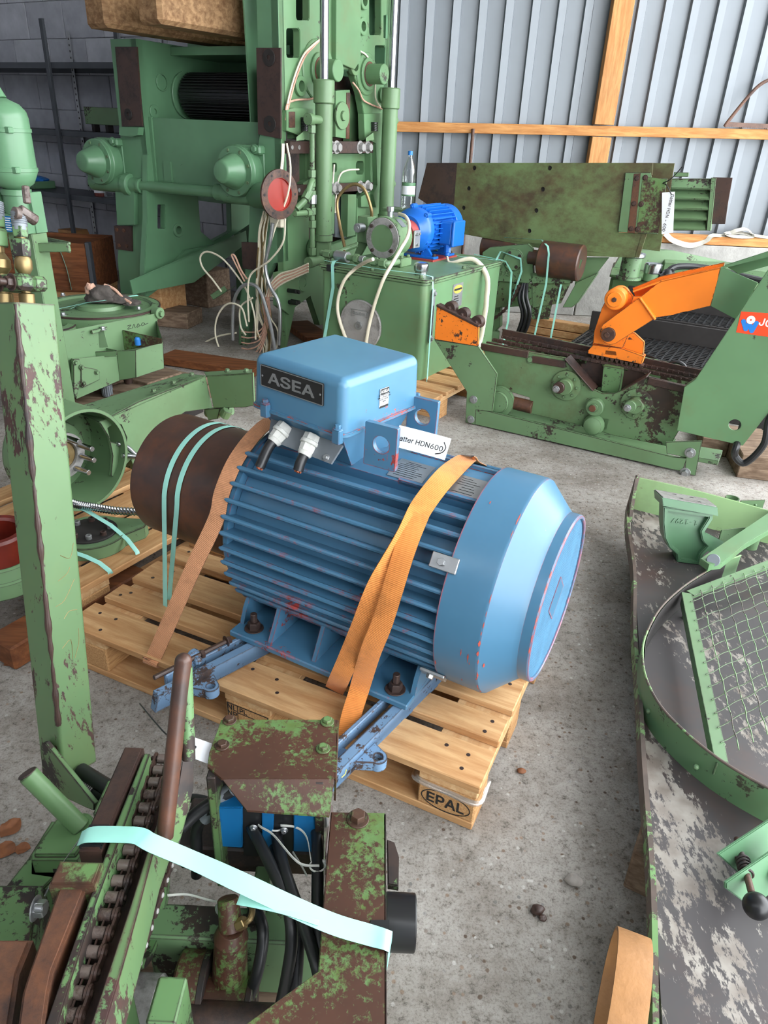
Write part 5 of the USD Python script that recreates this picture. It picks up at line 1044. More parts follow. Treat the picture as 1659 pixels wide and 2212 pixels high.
# bristly feed roller between the frames
c0 = KL.pt(380, 147) ; c0 = KL.o + KL.ex * .42 + np.array([0, 0, 1.58])
fr_ = fadd('feed_roller', cat(cyl(c0 + KF.ex * .06, c0 + KF.ex * 1.15, .13, n=40)), 'black')
rb = []
for k in range(40):
    t = 2 * PI * k / 40; d = np.cross(KF.ex, [0, 0, 1.]); rad = d * math.cos(t) + np.array([0, 0, 1.]) * math.sin(t)
    rb.append(beam(c0 + KF.ex * .07 + rad * .135, c0 + KF.ex * 1.14 + rad * .135, .008, .022, up=rad, b=.002))
fadd('roller_rib', cat(*rb), 'black', parent=fr_, kind='stuff')
fadd('roller_flange', cat(cyl(c0, c0 + KF.ex * .02, .15, n=44, b=.004), cyl(c0 + KF.ex * .02, c0 + KF.ex * .045, .09, n=36, b=.004), cyl(c0 + KF.ex * .04, c0 + KF.ex * .07, .03, n=16)), 'green_clean', parent=fr_)
# --- gear hubs with conical caps, one on each frame, joined by the shaft
def gearhub(x, y, cx, cy):
    f = KF; c = f.pt(x, y) + f.n * .03
    g = fadd('gear_hub', lathe([(0, -.03), (.150, -.03), (.153, -.025), (.153, .045), (.150, .05), (.148, .055), (.148, .075), (.145, .08), (.090, .082), (0, .082)], c, f.n, 56), 'green_clean')
    fadd('cone_cap', lathe([(.106, .08), (.104, .092), (.068, .19), (.062, .20), (.050, .206), (0, .208)], c, f.n, 40), 'green_clean', parent=g, smooth=40)
    for k in range(8):
        t = k * PI / 4 + .3; b = c + (f.ex * math.cos(t) + f.ey * math.sin(t)) * .125 + f.n * .079; fadd('hub_bolt', cat(cyl(b, b + f.n * .006, .011, n=14), cyl(b + f.n * .005, b + f.n * .008, .005, n=6)), 'green', parent=g)
    fadd('cap_nipple', cat(cyl(c + f.ey * .075 + f.n * .09, c + f.ey * .10 + f.n * .10, .015, n=14)), 'green_clean', parent=g)
    fadd('hub_number', T(text('1-1297', .017, .003), frame(c - f.ey * .035 + f.n * .165 - f.ex * .035, f.ex * .95 + f.n * .0, ez=f.n * .9 - f.ex * .45 - f.ey * .25)), 'green_clean', parent=g)
    fadd('hub_mount', cat(T(bx(0, 0, -.06, .30, .26, .07, .01), frame(c + f.ex * .02, f.ex, ez=f.n)), T(bx(0, .13, -.03, .22, .05, .10, .01), frame(c + f.ex * .06, f.ex, ez=f.n)), hexbolt(c + f.ex * .13 + f.ey * .135 + f.n * .02, f.n, .034, .016), ), 'green_clean', parent=g)
    wb_ = c - f.ey * .14 - f.n * .02
    fadd('worm_box', cat(cyl(wb_ - f.ex * .17, wb_ + f.ex * .18, .062, n=32, b=.006), cyl(wb_ - f.ex * .10 - f.n * .0, wb_ - f.ex * .10 + f.n * .05, .04, n=20), hexbolt(wb_ - f.ex * .10 + f.n * .05, f.n, .03, .01)), 'green_clean', parent=g)
    return g, c, wb_
g1, cA, wA = gearhub(234, 349, 203, 344)
g2, cB, wB = gearhub(529, 370, 505, 373)
fadd('cross_shaft', cat(cyl(wA + KF.ex * .17, wA + KF.ex * .24, .075, n=32, b=.01), cyl(wA + KF.ex * .23, wA + KF.ex * .32, .052, .045, 24), cyl(wA + KF.ex * .31, wA + KF.ex * .335, .052, n=24), cyl(wA + KF.ex * .3, wB - KF.ex * .15, .036, n=24), cyl(wB - KF.ex * .24, wB - KF.ex * .14, .052, n=24)), 'green_clean')
# flanged red-lined pipe
pf = wB + KF.ex * .27 + np.array([0, 0, .0]); dpf = KF.ex * .92 + KF.n * .22; dpf /= np.linalg.norm(dpf)
pfc = KF.behind(-.16).pt(602, 420)
pi_ = fadd('flanged_pipe', cat(cyl(wB + KF.ex * .1, pfc - dpf * .03, .075, .085, 36)), 'green_clean')
fadd('pipe_flange', lathe([(.095, 0), (.142, 0), (.142, .014), (.095, .014)], pfc, dpf, 48, True), 'rust', parent=pi_)
fadd('pipe_lining', lathe([(0, .0005), (.095, .0005), (.095, .012), (.092, .012), (.09, .002), (0, .002)], pfc, dpf, 40), 'red', parent=pi_)
for k in range(6):
    t = k * PI / 3; M_ = frame(pfc, np.cross(dpf, [0, 0, 1.]), ez=dpf); b = (M_ @ np.array([.12 * math.cos(t), .12 * math.sin(t), .013, 1]))[:3]; fadd('flange_hole', cyl(b, b + dpf * .002, .008, n=12), 'soot', parent=pi_)
# --- hydraulic cylinders with chrome rods
FCy = KB.behind(-.14)
def cyl_unit(xt, yt, xb, yb, pipes):
    p, q = FCy.pt(xt, yt), FCy.pt(xb, yb); q = np.array([p[0], p[1], q[2]]); 
    c = fadd('hydraulic_cylinder', cat(cyl(q, p - [0, 0, .12], .055, n=36), cyl(p - [0, 0, .13], p, .066, n=36, b=.006), cyl(q - [0, 0, .0], q + [0, 0, .04], .062, n=32)), 'green')
    fadd('piston_rod', cyl(p, [p[0], p[1], 2.9], .027, n=28), 'chrome', parent=c)
    e = q - [0, 0, .12]; fadd('cylinder_eye', cat(bb(q[0] - .05, q[0] + .05, q[1] - .035, q[1] + .035, q[2] - .14, q[2] + .005, .008), cyl(e + KB.n * .045, e - KB.n * .1, .03, n=20)), 'green', parent=c)
    return p, q, c
p1_, q1_, c1_ = cyl_unit(700, 172, 700, 520, True)
p2_, q2_, c2_ = cyl_unit(845, 190, 836, 475, False)
sx = -KB.ex * .12
def at1(dz, dx=0, dn=0): return p1_ + np.array([0, 0, dz]) + KB.ex * dx + KB.n * dn
fadd('cylinder_pipe', cat(tube([at1(-.24, -.13), at1(-.9, -.13), at1(-1.0, -.13)], .016, 12, 0), cyl(at1(-.22, -.15), at1(-.22, .0), .026, n=18), cyl(at1(-.22, -.175), at1(-.22, -.13), .034, n=18), cyl(at1(-1.06, -.16), at1(-1.06, .0), .030, n=18), cyl(at1(-1.06, -.18), at1(-1.06, -.13), .036, n=18),
     *[cyl(at1(z, -.13), at1(z - .045, -.13), .026, n=6) for z in (-.25, -.50, -.62, -.72, -.80, -.97)], cyl(at1(-.55, -.13), at1(-.60, -.13), .022, n=14), tube([at1(-.56, -.13), at1(-.58, -.19, .03), at1(-.66, -.24, .03), at1(-.72, -.3, .0)], .02, 12), cyl(at1(-.62, -.20, .03), at1(-.67, -.25, .03), .03, n=6), cyl(at1(-.75, -.13), at1(-.75, -.32), .018, n=14), cyl(at1(-.75, -.16), at1(-.75, -.2), .028, n=6)), 'green', parent=c1_)
fadd('pipe_union', cat(cyl(at1(-.645, -.13), at1(-.70, -.13), .029, n=8)), 'zinc', parent=c1_)
fadd('cylinder_port', cat(cyl(p2_ - [0, 0, .2], p2_ - [0, 0, .2] + KB.ex * .09, .024, n=16), cyl(q2_ + [0, 0, .25], q2_ + [0, 0, .25] + KB.ex * .08, .03, n=16), cyl(q2_ + [0, 0, .22] + KB.ex * .06, q2_ + [0, 0, .05] + KB.ex * .06, .014, n=12)), 'green', parent=c2_)
# --- slides, crossheads, dark bars on the right wall
FP = KB.behind(-.03)
gl_ = fadd('slide_guide', cat(FP.plate([(619, 238), (636, 233), (676, 236), (676, 464), (655, 464), (655, 395), (672, 385), (672, 305), (655, 300), (640, 290), (619, 282)], .05)), 'green_machine')
fadd('slide_socket', cat(FP.behind(-.002).plate([(624, 241), (638, 241), (638, 276), (624, 276)], .01)), 'rust', parent=gl_)
fadd('slide_spring', cat(*[ring(FP.pt(653, 258 + 5 * k) + FP.n * .02 + np.array([0, 0, 0.0]), FP.pt(653, 258 + 5 * k) + FP.n * .02 + np.array([0, 0, .012]), .024, .01, 14) for k in range(6)]), 'black', parent=gl_)
fadd('slide_wedge', hull(*[np.array([FP.behind(d_).pt(x, y) for x, y in ((640, 296), (655, 284), (658, 302), (640, 305))]) for d_ in (-.06, 0)]), 'green', parent=gl_)
gr_ = fadd('slide_guide', cat(FP.plate([(786, 246), (825, 245), (823, 445), (812, 448), (806, 420), (815, 400), (812, 310), (800, 303), (788, 303)], .05)), 'green_machine')
fadd('slide_spring', cat(*[ring(FP.pt(804, 268 + 5 * k) + FP.n * .02, FP.pt(804, 268 + 5 * k) + FP.n * .02 + np.array([0, 0, .012]), .024, .01, 14) for k in range(4)]), 'black', parent=gr_)
fadd('slide_wedge', hull(*[np.array([FP.behind(d_).pt(x, y) for x, y in ((790, 298), (806, 286), (808, 302), (790, 306))]) for d_ in (-.06, 0)]), 'green', parent=gr_)
FI = KB.behind(.05)
ch = fadd('crosshead', cat(FI.plate([(714, 332), (806, 332), (805, 393), (714, 396)], .08, holes=[rr(FI, 769, 348, 786, 377, .03), rr(FI, 716, 352, 728, 372, .02)])), 'green_machine')
fadd('head_block', cat(FI.plate([(725, 196), (756, 194), (754, 300), (725, 296)], .10), FI.behind(.06).plate([(756, 200), (776, 218), (776, 300), (756, 310)], .06)), 'green_machine')
fadd('head_disc', cat(FI.disc(737, 250, .085, 0, .015, n=40), FI.disc(737, 250, .03, .01, .03, n=16)), 'green', parent=ch)
fadd('rust_edge', FI.behind(-.004).plate([(749, 200), (757, 200), (755, 300), (748, 300)], .004), 'rust', parent=ch)
for y0, y1, y2, y3 in ((305, 306, 330, 332), (400, 394, 410, 424)):
    b_ = fadd('cross_bar', FP.behind(-.015).plate([(627, y0), (806, y1), (806, y2), (627, y3)], .05), 'dark_rust')
    for x in (631, 646, 715, 727, 778, 794):
        yy = (y0 + y3) / 2 + (x - 627) / 179 * ((y1 + y2) / 2 - (y0 + y3) / 2)
        if x > 700: fadd('bar_nut', FP.behind(-.015).bolt(x, yy, .05, .03), 'steel', parent=b_)
        else: fadd('bar_pin', FP.behind(-.015).disc(x, yy, .013, 0, .004, n=12), 'steel', parent=b_)
fadd('lower_plate', cat(FI.plate([(724, 425), (752, 420), (749, 516), (724, 512)], .05)), 'grey_metal')
fadd('lower_guide', cat(FP.plate([(752, 420), (770, 420), (768, 508), (750, 512)], .06), FP.plate([(706, 400), (724, 400), (722, 505), (706, 505)], .06), FP.plate([(780, 425), (800, 415), (800, 447), (780, 447)], .07)), 'green_machine')
fadd('inner_lining', plate(Polygon([(.1, .5), (1.2, .7), (1.2, 1.75), (.1, 1.75)]), .01, KB.behind(.20).M()), 'dark_rust')
# lower boss, perforated duct strip, gutter tab
bo_ = fadd('lower_boss', cat(cyl(KB.pt(675, 535), KB.pt(675, 535) + KB.n * .05, .075, n=36, b=.006), cyl(KB.pt(675, 535) + KB.n * .05, KB.pt(675, 535) + KB.n * .06, .04, n=24)), 'green_machine')
arm_ = KB.behind(-.02); fadd('lower_arm', cat(arm_.plate([(600, 590), (640, 580), (668, 600), (660, 615), (640, 650), (625, 680), (600, 660)], .04)), 'green_machine')
for x, y in ((629, 628), (629, 650), (622, 627), (624, 652)): c = arm_.pt(x, y); fadd('arm_screw', cyl(c, c + KB.n * .07, .014, n=10), 'black')
FD = KF.behind(-.02)
du = fadd('cable_duct', cat(FD.plate([(518, 712), (530, 710), (532, 800), (514, 806)], .02), FD.behind(-.01).plate([(513, 745), (520, 742), (520, 803), (505, 806)], .01)), 'green')
fadd('duct_hole', cat(*[FD.disc(523, 716 + 7 * k, .006, 0, .003, n=8) for k in range(12)]), 'soot', parent=du)
fadd('gutter_tab', T(cat(bb(0, .16, -.05, .05, 0, .004, .001), bb(0, .16, -.05, -.046, 0, .04, .001)), frame(KF.pt(482, 640) + KF.n * .06, KF.ex * .85 + np.array([0, 0, .5]), ez=(0, -.2, 1))), 'green')
fadd('junction_box', T(bx(0, 0, 0, .10, .09, .05, .008), frame(KF.pt(612, 473) + KF.n * .06, KF.ex, ez=KF.n)), 'cream')
# --- cables: bundle down the front edge, loops, conduits
rg = random.Random(11); FW = KF.behind(-.07)
for k in range(12):
    o = rg.uniform(-9, 9); P = [FW.pt(582 + o * .5, 455), FW.pt(572 + o * .6, 500), FW.pt(568 + o * .6, 560), FW.pt(566 + o, 620), FW.pt(572 + o * 1.6, 670 + rg.uniform(-6, 6)), FW.pt(580 + o * 2 + rg.uniform(-8, 8), 715), FW.pt(575 + o * 1.5 + rg.uniform(-6, 20), 760), FW.pt(560 + o * 2, 800)]
    fadd('thin_cable', tube([q + KF.n * rg.uniform(0, .04) for q in P], .0055, 6, 5), 'cream' if k % 4 else 'brass')
for k in range(7):
    y = 545 + 6 * k; P = [FW.pt(672, 568 + 3 * k), FW.pt(640, 582 + 3 * k), FW.pt(612, 590 + 4 * k), FW.pt(592, 610 + 4 * k), FW.pt(580 + 3 * k, 640)]
    fadd('thin_cable', tube([q + KF.n * .03 for q in P], .0052, 6, 5), 'pink_cloth' if k % 2 else 'cream')
for k in range(6):
    P = [FW.pt(528, 714 + 12 * k), FW.pt(545, 716 + 12 * k), FW.pt(568, 712 + 9 * k), FW.pt(578 + 2 * k, 690), FW.pt(572 + 3 * k, 640)]
    fadd('thin_cable', tube([q + KF.n * .03 for q in P], .0052, 6, 5), 'pink_cloth')
loops = [[(489, 628), (470, 602), (448, 575), (444, 552), (460, 542), (490, 556), (520, 590), (545, 630), (560, 680), (562, 730)],
         [(543, 605), (530, 580), (518, 556), (516, 548), (523, 552), (535, 580), (548, 600)], [(552, 700), (540, 660), (510, 652), (488, 680), (484, 720), (500, 770), (508, 805)],
         [(520, 716), (480, 724), (440, 745), (417, 770), (420, 795), (432, 806)], [(560, 640), (534, 660), (534, 700), (545, 720)], [(556, 690), (554, 640), (560, 590), (600, 560), (630, 520), (635, 470)], [(630, 310), (638, 360), (632, 420), (605, 490), (590, 540)]]
for k, Lp in enumerate(loops):
    fadd('looped_cable', tube([FW.pt(*q) + KF.n * (.05 + .02 * (k % 3)) for q in Lp], .0065, 7, 6), 'cream' if k != 1 else 'pink_cloth')
for Lp, r in (([(519, 730), (519, 690), (524, 640), (545, 612), (575, 620), (596, 680), (610, 750)], .012), ([(606, 480), (600, 520), (590, 570), (598, 610), (618, 650), (621, 690), (618, 740)], .012)):
    fadd('steel_conduit', tube([FW.pt(*q) + KF.n * .08 for q in Lp], r, 10, 8), 'zinc')
FT2 = KB.behind(-.02)
for Lp in ([(692, 85), (675, 98), (655, 120), (638, 160), (625, 205), (618, 240)], [(694, 84), (678, 100), (659, 122), (642, 162), (629, 206), (621, 240)], [(694, 207), (670, 214), (640, 216), (620, 226), (617, 260)], [(772, 0), (767, 40), (765, 75), (772, 105), (790, 118), (803, 140), (810, 170), (812, 215), (828, 238)], [(762, 178), (775, 195), (784, 215), (800, 225), (828, 236)], [(775, 366), (750, 368), (735, 378), (727, 410), (724, 460)], [(722, 355), (719, 400), (716, 480)], [(610, 310), (609, 340), (606, 372)], [(613, 310), (612, 340), (609, 372)]):
    fadd('lube_line', tube([FT2.pt(*q) for q in Lp], .006, 7, 5), 'cream' if Lp[0][0] not in (694, 762) else 'pink_cloth', parent=wall_r)
# --- timbers: two heavy beams on top, blocks below
bd = np.array([math.cos(math.radians(54)), math.sin(math.radians(54)), 0])
b0 = G(322, 52, 1.9)
for dx, k, w, lab in ((0, 0, .205, 'rough squared timber beam on top of the green machine, nearer the piston rods'), (-.37, 1, .215, 'rough squared timber beam on top of the green machine, farther left')):
    o = G(208, 60, 1.9) if k else b0; single('timber_beam', T(bb(0, 1.9, -w / 2, w / 2, 0, .21, .022), frame(o, bd, ez=(0, 0, 1))), 'beam_y', lab, 'timber beam', 'timber beams on the machine')
single('timber_block', T(bx(0, 0, .15, .24, .3, .30, .006), RZ(KA + .1, [*G(355, 690)[:2], 0])), 'pine_x', 'timber block under the far left end of the green frame skirt', 'timber block')
single('timber_block', T(bx(0, 0, .06, .3, .26, .12, .006), RZ(KA + .3, [*G(385, 700)[:2], 0] )), 'old_x', 'low dark timber block on the floor in front of the pale block', 'timber block')
single('timber_block', T(bx(0, 0, .15, .3, .3, .30, .006), RZ(KA, [*G(448, 655)[:2], 0])), 'old_x', 'grey timber block behind the skirt under the green frame', 'timber block')
for k, (x0, y0, x1, y1, lab) in enumerate(((360, 770, 560, 800, 'brown dirty plank on the floor in front of the hanging cables'), (640, 700, 690, 735, 'dark plank on the floor left of the hydraulic tank'))):
    p, q = G(x0, y0, .03), G(x1, y1, .03); single('plank', beam(p, q, .2, .05, b=.003), 'crate' if k else 'crate', lab, 'plank')

# ================================================================== left middle: slewing gearbox on grey timber
def hz(pts, z, th, bev=.002, holes=()):     # flat piece whose top lies at height z, outline measured at that height
    p = Polygon([G(x, y, z)[:2] for x, y in pts]).buffer(0)
    for h in holes: p = p.difference(h)
    return mv(plate(p, th, None, bev), 0, 0, z - th)
GA = math.radians(58)
GF = Face(np.array([-1.43, 3.60, 0]), GA)
gb = Thing('slewing_gearbox', 'green gearbox with large round lid and rag on top, left of the cable bundle', 'gearbox', frame(GF.o, GF.ex, ey=-GF.n))
def ga(n, m, mt, **k): return gb.add(n, m, mt, world=True, **k)
box = [(60, 735), (121, 719), (340, 676), (348, 690), (340, 760), (268, 782), (258, 800), (258, 822), (165, 862), (100, 830), (60, 800)]
FGi = GF
ga('housing', cat(hull(*[np.array([GF.behind(d).pt(x, y) for x, y in ((60, 738), (121, 719), (340, 676), (340, 735), (160, 830), (60, 800))]) for d in (0, .55)])), 'green')
ga('cast_step', hull(*[np.array([GF.behind(d).pt(x, y) for x, y in ((155, 775), (258, 765), (258, 822), (165, 862))]) for d in (-.04, .25)]), 'green')
c = G(216, 660, .50); 
lid = ga('round_lid', lathe([(0, -.06), (.315, -.06), (.318, -.05), (.318, .0), (.314, .004), (.275, .006), (.265, -.006), (.13, -.008), (.125, .012), (.10, .020), (0, .020)], c, (0, 0, 1), 72), 'green')
ga('lid_edge', ring(c + [0, 0, -.006], c + [0, 0, .0045], .3195, .312, 72), 'dark_rust', parent=lid)
c2 = G(95, 702, .47); 
ga('small_lid', lathe([(0, -.05), (.15, -.05), (.15, .0), (.11, .004), (.10, -.012), (0, -.012)], c2, (0, 0, 1), 48), 'green')
ga('lid_edge', ring(c2 + [0, 0, -.006], c2 + [0, 0, .002], .1515, .147, 48), 'dark_rust')
for x, y in ((136, 638), (137, 681), (300, 668)): ga('lid_bolt', hexbolt(G(x, y, .505), (0, 0, 1), .018, .012), 'zinc', parent=lid)
ga('corner_lug', cat(GF.disc(343, 676, .030, -.03, .012, n=24), GF.disc(344, 677, .016, .01, .026, n=6)), 'green')
ga('rib', cat(GF.plate([(211, 708), (222, 704), (234, 751), (214, 752)], .03), GF.behind(-.02).plate([(198, 714), (232, 706), (232, 712), (200, 722)], .008)), 'green')
ga('rib_bolt', hexbolt(GF.pt(217, 711) + GF.n * .02, (0, 0, 1), .02, .014), 'zinc')
mk = [[(275, 704), (283, 702), (275, 711), (284, 709)], [(286, 709), (289, 700), (292, 708)], [(295, 707), (298, 699), (301, 704), (296, 707)], [(304, 704), (308, 697), (313, 700), (307, 704)], [(313, 701), (320, 698)]]
ga('chalk_mark', cat(*[tube([GF.pt(*q) + GF.n * .001 for q in l_], .0013, 5, 3) for l_ in mk]), 'soot')
FT_ = Face(np.array([-1.30, 3.55, 0]), math.radians(38))
tr_ = ga('tray_wall', cat(FT_.plate([(292, 756), (352, 738), (355, 796), (294, 816)], .004)), 'green')
ga('tray_wall', Face(FT_.pt(293, 780), math.radians(-8)).plate([(252, 758), (293, 756), (294, 816), (258, 822)], .004), 'green')
ga('tray_side', hull(np.array([FT_.pt(352, 738), FT_.pt(355, 796), GF.pt(338, 692), GF.pt(340, 760), FT_.pt(352, 738) - FT_.n * .004, FT_.pt(355, 796) - FT_.n * .004])), 'green')
ga('divider', Face(GF.pt(266, 735), math.radians(-22)).plate([(264, 713), (349, 732), (349, 742), (268, 757)], .004), 'green_rust')
ga('spray_nozzle', lathe([(0, 0), (.016, 0), (.016, .03), (.010, .04), (0, .04)], FT_.pt(306, 750) - FT_.n * .05, (0, 0, 1), 16), 'sticker_blue')
FL_ = Face(FT_.pt(253, 758), math.radians(-5)); 
ga('left_gutter', cat(FL_.plate([(110, 764), (252, 758), (252, 770), (110, 775)], .004), Face(FL_.pt(252, 760), math.radians(-40)).plate([(168, 739), (252, 757), (252, 762), (168, 764)], .004)), 'green')
vc = ga('side_cover', cat(GF.behind(-.055).plate([(159, 776), (172, 776), (175, 790), (216, 803), (216, 820), (180, 838), (172, 832), (166, 860), (160, 850)], .02), GF.behind(-.06).plate([(175, 792), (210, 798), (216, 806), (216, 820), (182, 836), (176, 828)], .015)), 'green')
for x, y in ((162, 783), (176, 793), (180, 828), (208, 804)): ga('cover_bolt', GF.behind(-.06).bolt(x, y, .016, .01), 'green', parent=vc)
p = GF.pt(243, 835) - GF.n * .05
ga('drain_knob', cat(cyl(p + [0, 0, .06], p + [0, 0, .0], .022, n=20), *[lathe([(0, -.06), (.026, -.06), (.026, 0), (0, 0)], p, (0, 0, 1), 20)], *[T(bb(-.002, .002, .024, .029, -.055, -.004, .0005), RZ(a, p)) for a in np.arange(16) * PI / 8]), 'grey_metal')
p = GF.pt(290, 822) - GF.n * .05
ga('drain_valve', cat(cyl(p + [0, 0, .06], p + [0, 0, .01], .018, n=16), cyl(p + [0, 0, .015], p - [0, 0, .05], .026, .02, 18), cyl(p - [0, 0, .05], p - [0, 0, .075], .008, n=10)), 'dark_rust')
# rag and band on the lid
def crumple(c, rx, ry, h, seed, n=3):
    m = trimesh.creation.icosphere(n, 1.0); v = np.array(m.vertices); q = meshkit.fbm(v * 2.2 + 7, 4, seed)[:, None]; v = v * (0.65 + .75 * q) * [rx, ry, h]; v[:, 2] = np.maximum(v[:, 2], -.2 * h); return v + c, np.array(m.faces)
rgc = G(222, 652, .52)
rag = Thing('rag', 'crumpled dark grey rag with pink hem on the round gearbox lid', 'rag', RZ(.3, rgc))
rag.add('cloth', cat(crumple([0, 0, .022], .085, .07, .065, 3), crumple([.09, -.03, .012], .075, .05, .03, 8), crumple([.15, -.05, .0], .05, .045, .02, 5)), 'cloth_grey', smooth=50)
rag.add('hem', cat(crumple([-.05, 0, .055], .03, .03, .045, 12), tube([(.02, .0, .09), (.07, -.02, .07), (.11, -.05, .03), (.15, -.09, .01)], .008, 7)), 'pink_cloth', smooth=50)
bandz('mint strapping band lying across the round gearbox lid under the rag', [G(100, 672, .507), G(150, 662, .512), G(185, 654, .530), G(220, 650, .548), G(250, 644, .535), G(297, 638, .515)], (0, 1, 0), .012)
bandz('short loose end of mint strapping band on the round gearbox lid', [G(152, 667, .506), G(165, 661, .51), G(195, 652, .535)], (0, 1, 0), .014)
# grey timbers under the gearbox
gw = [((270, 870, .10), (420, 815, .10), .22, .04, 'grey weathered board lying under the gearbox, front end'), ((265, 850, .13), (345, 812, .13), .16, .03, 'grey weathered board end below the drain knob'), ((300, 830, .145), (375, 805, .145), .13, .035, 'grey weathered board end behind the drain valve'), ((140, 885, .07), (330, 850, .07), .3, .07, 'grey weathered thick board below the gearbox left side')]
for a, b, w, hh, lab in gw:
    p, q = G(*a), G(*b); single('old_board', beam(p, q, w, hh, b=.004), 'old_x', lab, 'board')
single('old_block', T(bx(0, 0, .04, .5, .9, .08, .004), RZ(GA - PI / 2 + .0, [-1.45, 3.75, 0])), 'old_x', 'dark timber raft carrying the green gearbox', 'timber')
single('gearbox_support', T(bx(0, 0, .14, .22, .5, .115, .004), RZ(GA - PI / 2, [-1.68, 3.85, 0])), 'old_x', 'dark timber block between the gearbox and its raft', 'timber')

# ================================================================== swing arm with round housing on the second pallet
AA = math.radians(61); AF = Face(np.array([-.745, 2.81, 0]), AA)
ar = Thing('swing_arm', 'green box-section swing arm with round housing and pin flange behind the front post', 'machine part', frame(AF.o, AF.ex, ey=-AF.n))
def aadd(n, m, mt, **k): return ar.add(n, m, mt, world=True, **k)
R0 = .175; rc = AF.pt(160, 986); Mr = frame(rc, AF.ex, ez=AF.n)
hsg = aadd('housing_ring', lathe([(R0 - .008, -.12), (R0 + .004, -.12), (R0 + .004, .06), (R0 - .008, .06)], rc, AF.n, 72, True), 'green')
aadd('housing_back', cat(lathe([(0, -.13), (R0, -.13), (R0, -.118), (0, -.118)], rc, AF.n, 64), lathe([(0, -.12), (.115, -.12), (.11, -.085), (0, -.085)], rc - [0, 0, .01], AF.n, 48)), 'green', parent=hsg)
fl = aadd('pin_flange', lathe([(.05, -.09), (.082, -.09), (.082, -.05), (.052, -.05), (.05, -.055)], rc - [0, 0, .012], AF.n, 44, True), 'steel')
aadd('hub_cap', cat(lathe([(0, -.088), (.050, -.088), (.050, -.06), (.044, -.056), (0, -.056)], rc - [0, 0, .012], AF.n, 36)), 'brass', parent=fl)
aadd('hub_bolt', hexbolt(rc - [0, 0, .012] - AF.n * .056, AF.n, .022, .014), 'dark_rust', parent=fl)
for a in (20, -18, -60, 75):
    t = math.radians(a); b = rc - [0, 0, .012] + (AF.ex * math.cos(t) + AF.ey * math.sin(t)) * .066 - AF.n * .055; aadd('pin', cyl(b, b + AF.n * .075, .010, n=16), 'chrome', parent=fl)
aadd('stud_nut', cat(hexbolt(rc + AF.ey * .11 - AF.ex * .03 - AF.n * .118, AF.n, .03, .02, True, .02)), 'green', parent=hsg)
side_ = [(214, 893), (445, 812), (459, 880), (410, 890), (330, 925), (250, 1028), (236, 1040), (243, 1000), (238, 960), (222, 915)]
FAr = AF.behind(-.03)
bs_ = aadd('arm_side', FAr.plate([(215, 912), (300, 868), (444, 812), (460, 882), (400, 890), (330, 940), (248, 1032), (240, 1028), (244, 985), (236, 945)], .012, holes=[Polygon([FAr.uv(*q) for q in ((233, 925), (250, 914), (262, 918), (274, 945), (272, 966), (262, 960), (240, 955))])]), 'green')
aadd('arm_top', cat(hull(np.array([FAr.pt(215, 911), FAr.pt(444, 811), AF.behind(.2).pt(398, 806), AF.behind(.2).pt(150, 884), FAr.pt(215, 913), FAr.pt(444, 814)]))), 'green')
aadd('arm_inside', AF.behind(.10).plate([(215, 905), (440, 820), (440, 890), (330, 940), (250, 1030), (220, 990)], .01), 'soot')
for x, y in ((345, 855), (388, 837), (427, 819)): aadd('arm_bolt', hexbolt(FAr.pt(x, y) - FAr.n * .03 + np.array([0, 0, .008]), (0, 0, 1), .016, .010), 'green')
FE = Face(FAr.pt(446, 812), KA + .12)
ee = aadd('arm_end', cat(FE.plate([(446, 813), (530, 806), (545, 806), (548, 876), (530, 880), (461, 882)], .012), hull(np.array([FE.pt(446, 812), FE.pt(545, 805), FE.pt(446, 814), FE.pt(545, 808), FE.behind(.14).pt(440, 803), FE.behind(.14).pt(545, 797)]))), 'green')
for x, y in ((485, 806), (526, 806)): aadd('end_bolt', hexbolt(FE.pt(x, y) - FE.n * .02, (0, 0, 1), .016, .010), 'green', parent=ee)
aadd('end_clevis', cat(cyl(FE.pt(440, 895) - FE.n * .02, FE.pt(495, 890) - FE.n * .02, .018, n=14), FE.plate([(440, 884), (475, 882), (470, 905), (450, 908)], .02), cyl(FE.pt(485, 900), FE.pt(492, 885), .02, n=12)), 'green')
aadd('back_foot', beam(AF.pt(300, 1010) - AF.n * .12, AF.pt(410, 920) - AF.n * .12, .18, .05), 'green')
for k, Lp in enumerate(([(240, 954), (262, 962), (280, 978), (300, 988)], [(243, 977), (262, 978), (282, 982), (305, 994)])):
    q = spline([AF.pt(*w) + AF.n * (.03 + .02 * k) for w in Lp], 10); q = q
    rad = [.0095 if i % 2 else .0075 for i in range(60)]
    aadd('conduit', tube(np.stack([np.interp(np.linspace(0, 1, 60), np.linspace(0, 1, len(q)), q[:, i]) for i in range(3)], 1), np.array(rad), 12, 0), 'chrome')
q = spline([G(120, 1075, .27), G(160, 1088, .26), G(200, 1095, .25), G(250, 1103, .24), G(310, 1105, .235), G(345, 1100, .23)], 14)
single('steel_conduit', tube(np.stack([np.interp(np.linspace(0, 1, 90), np.linspace(0, 1, len(q)), q[:, i]) for i in range(3)], 1), np.array([.0150 if i % 2 else .0118 for i in range(90)]), 14, 0), 'chrome', 'thick ribbed steel conduit running behind the brown pulley', 'conduit')
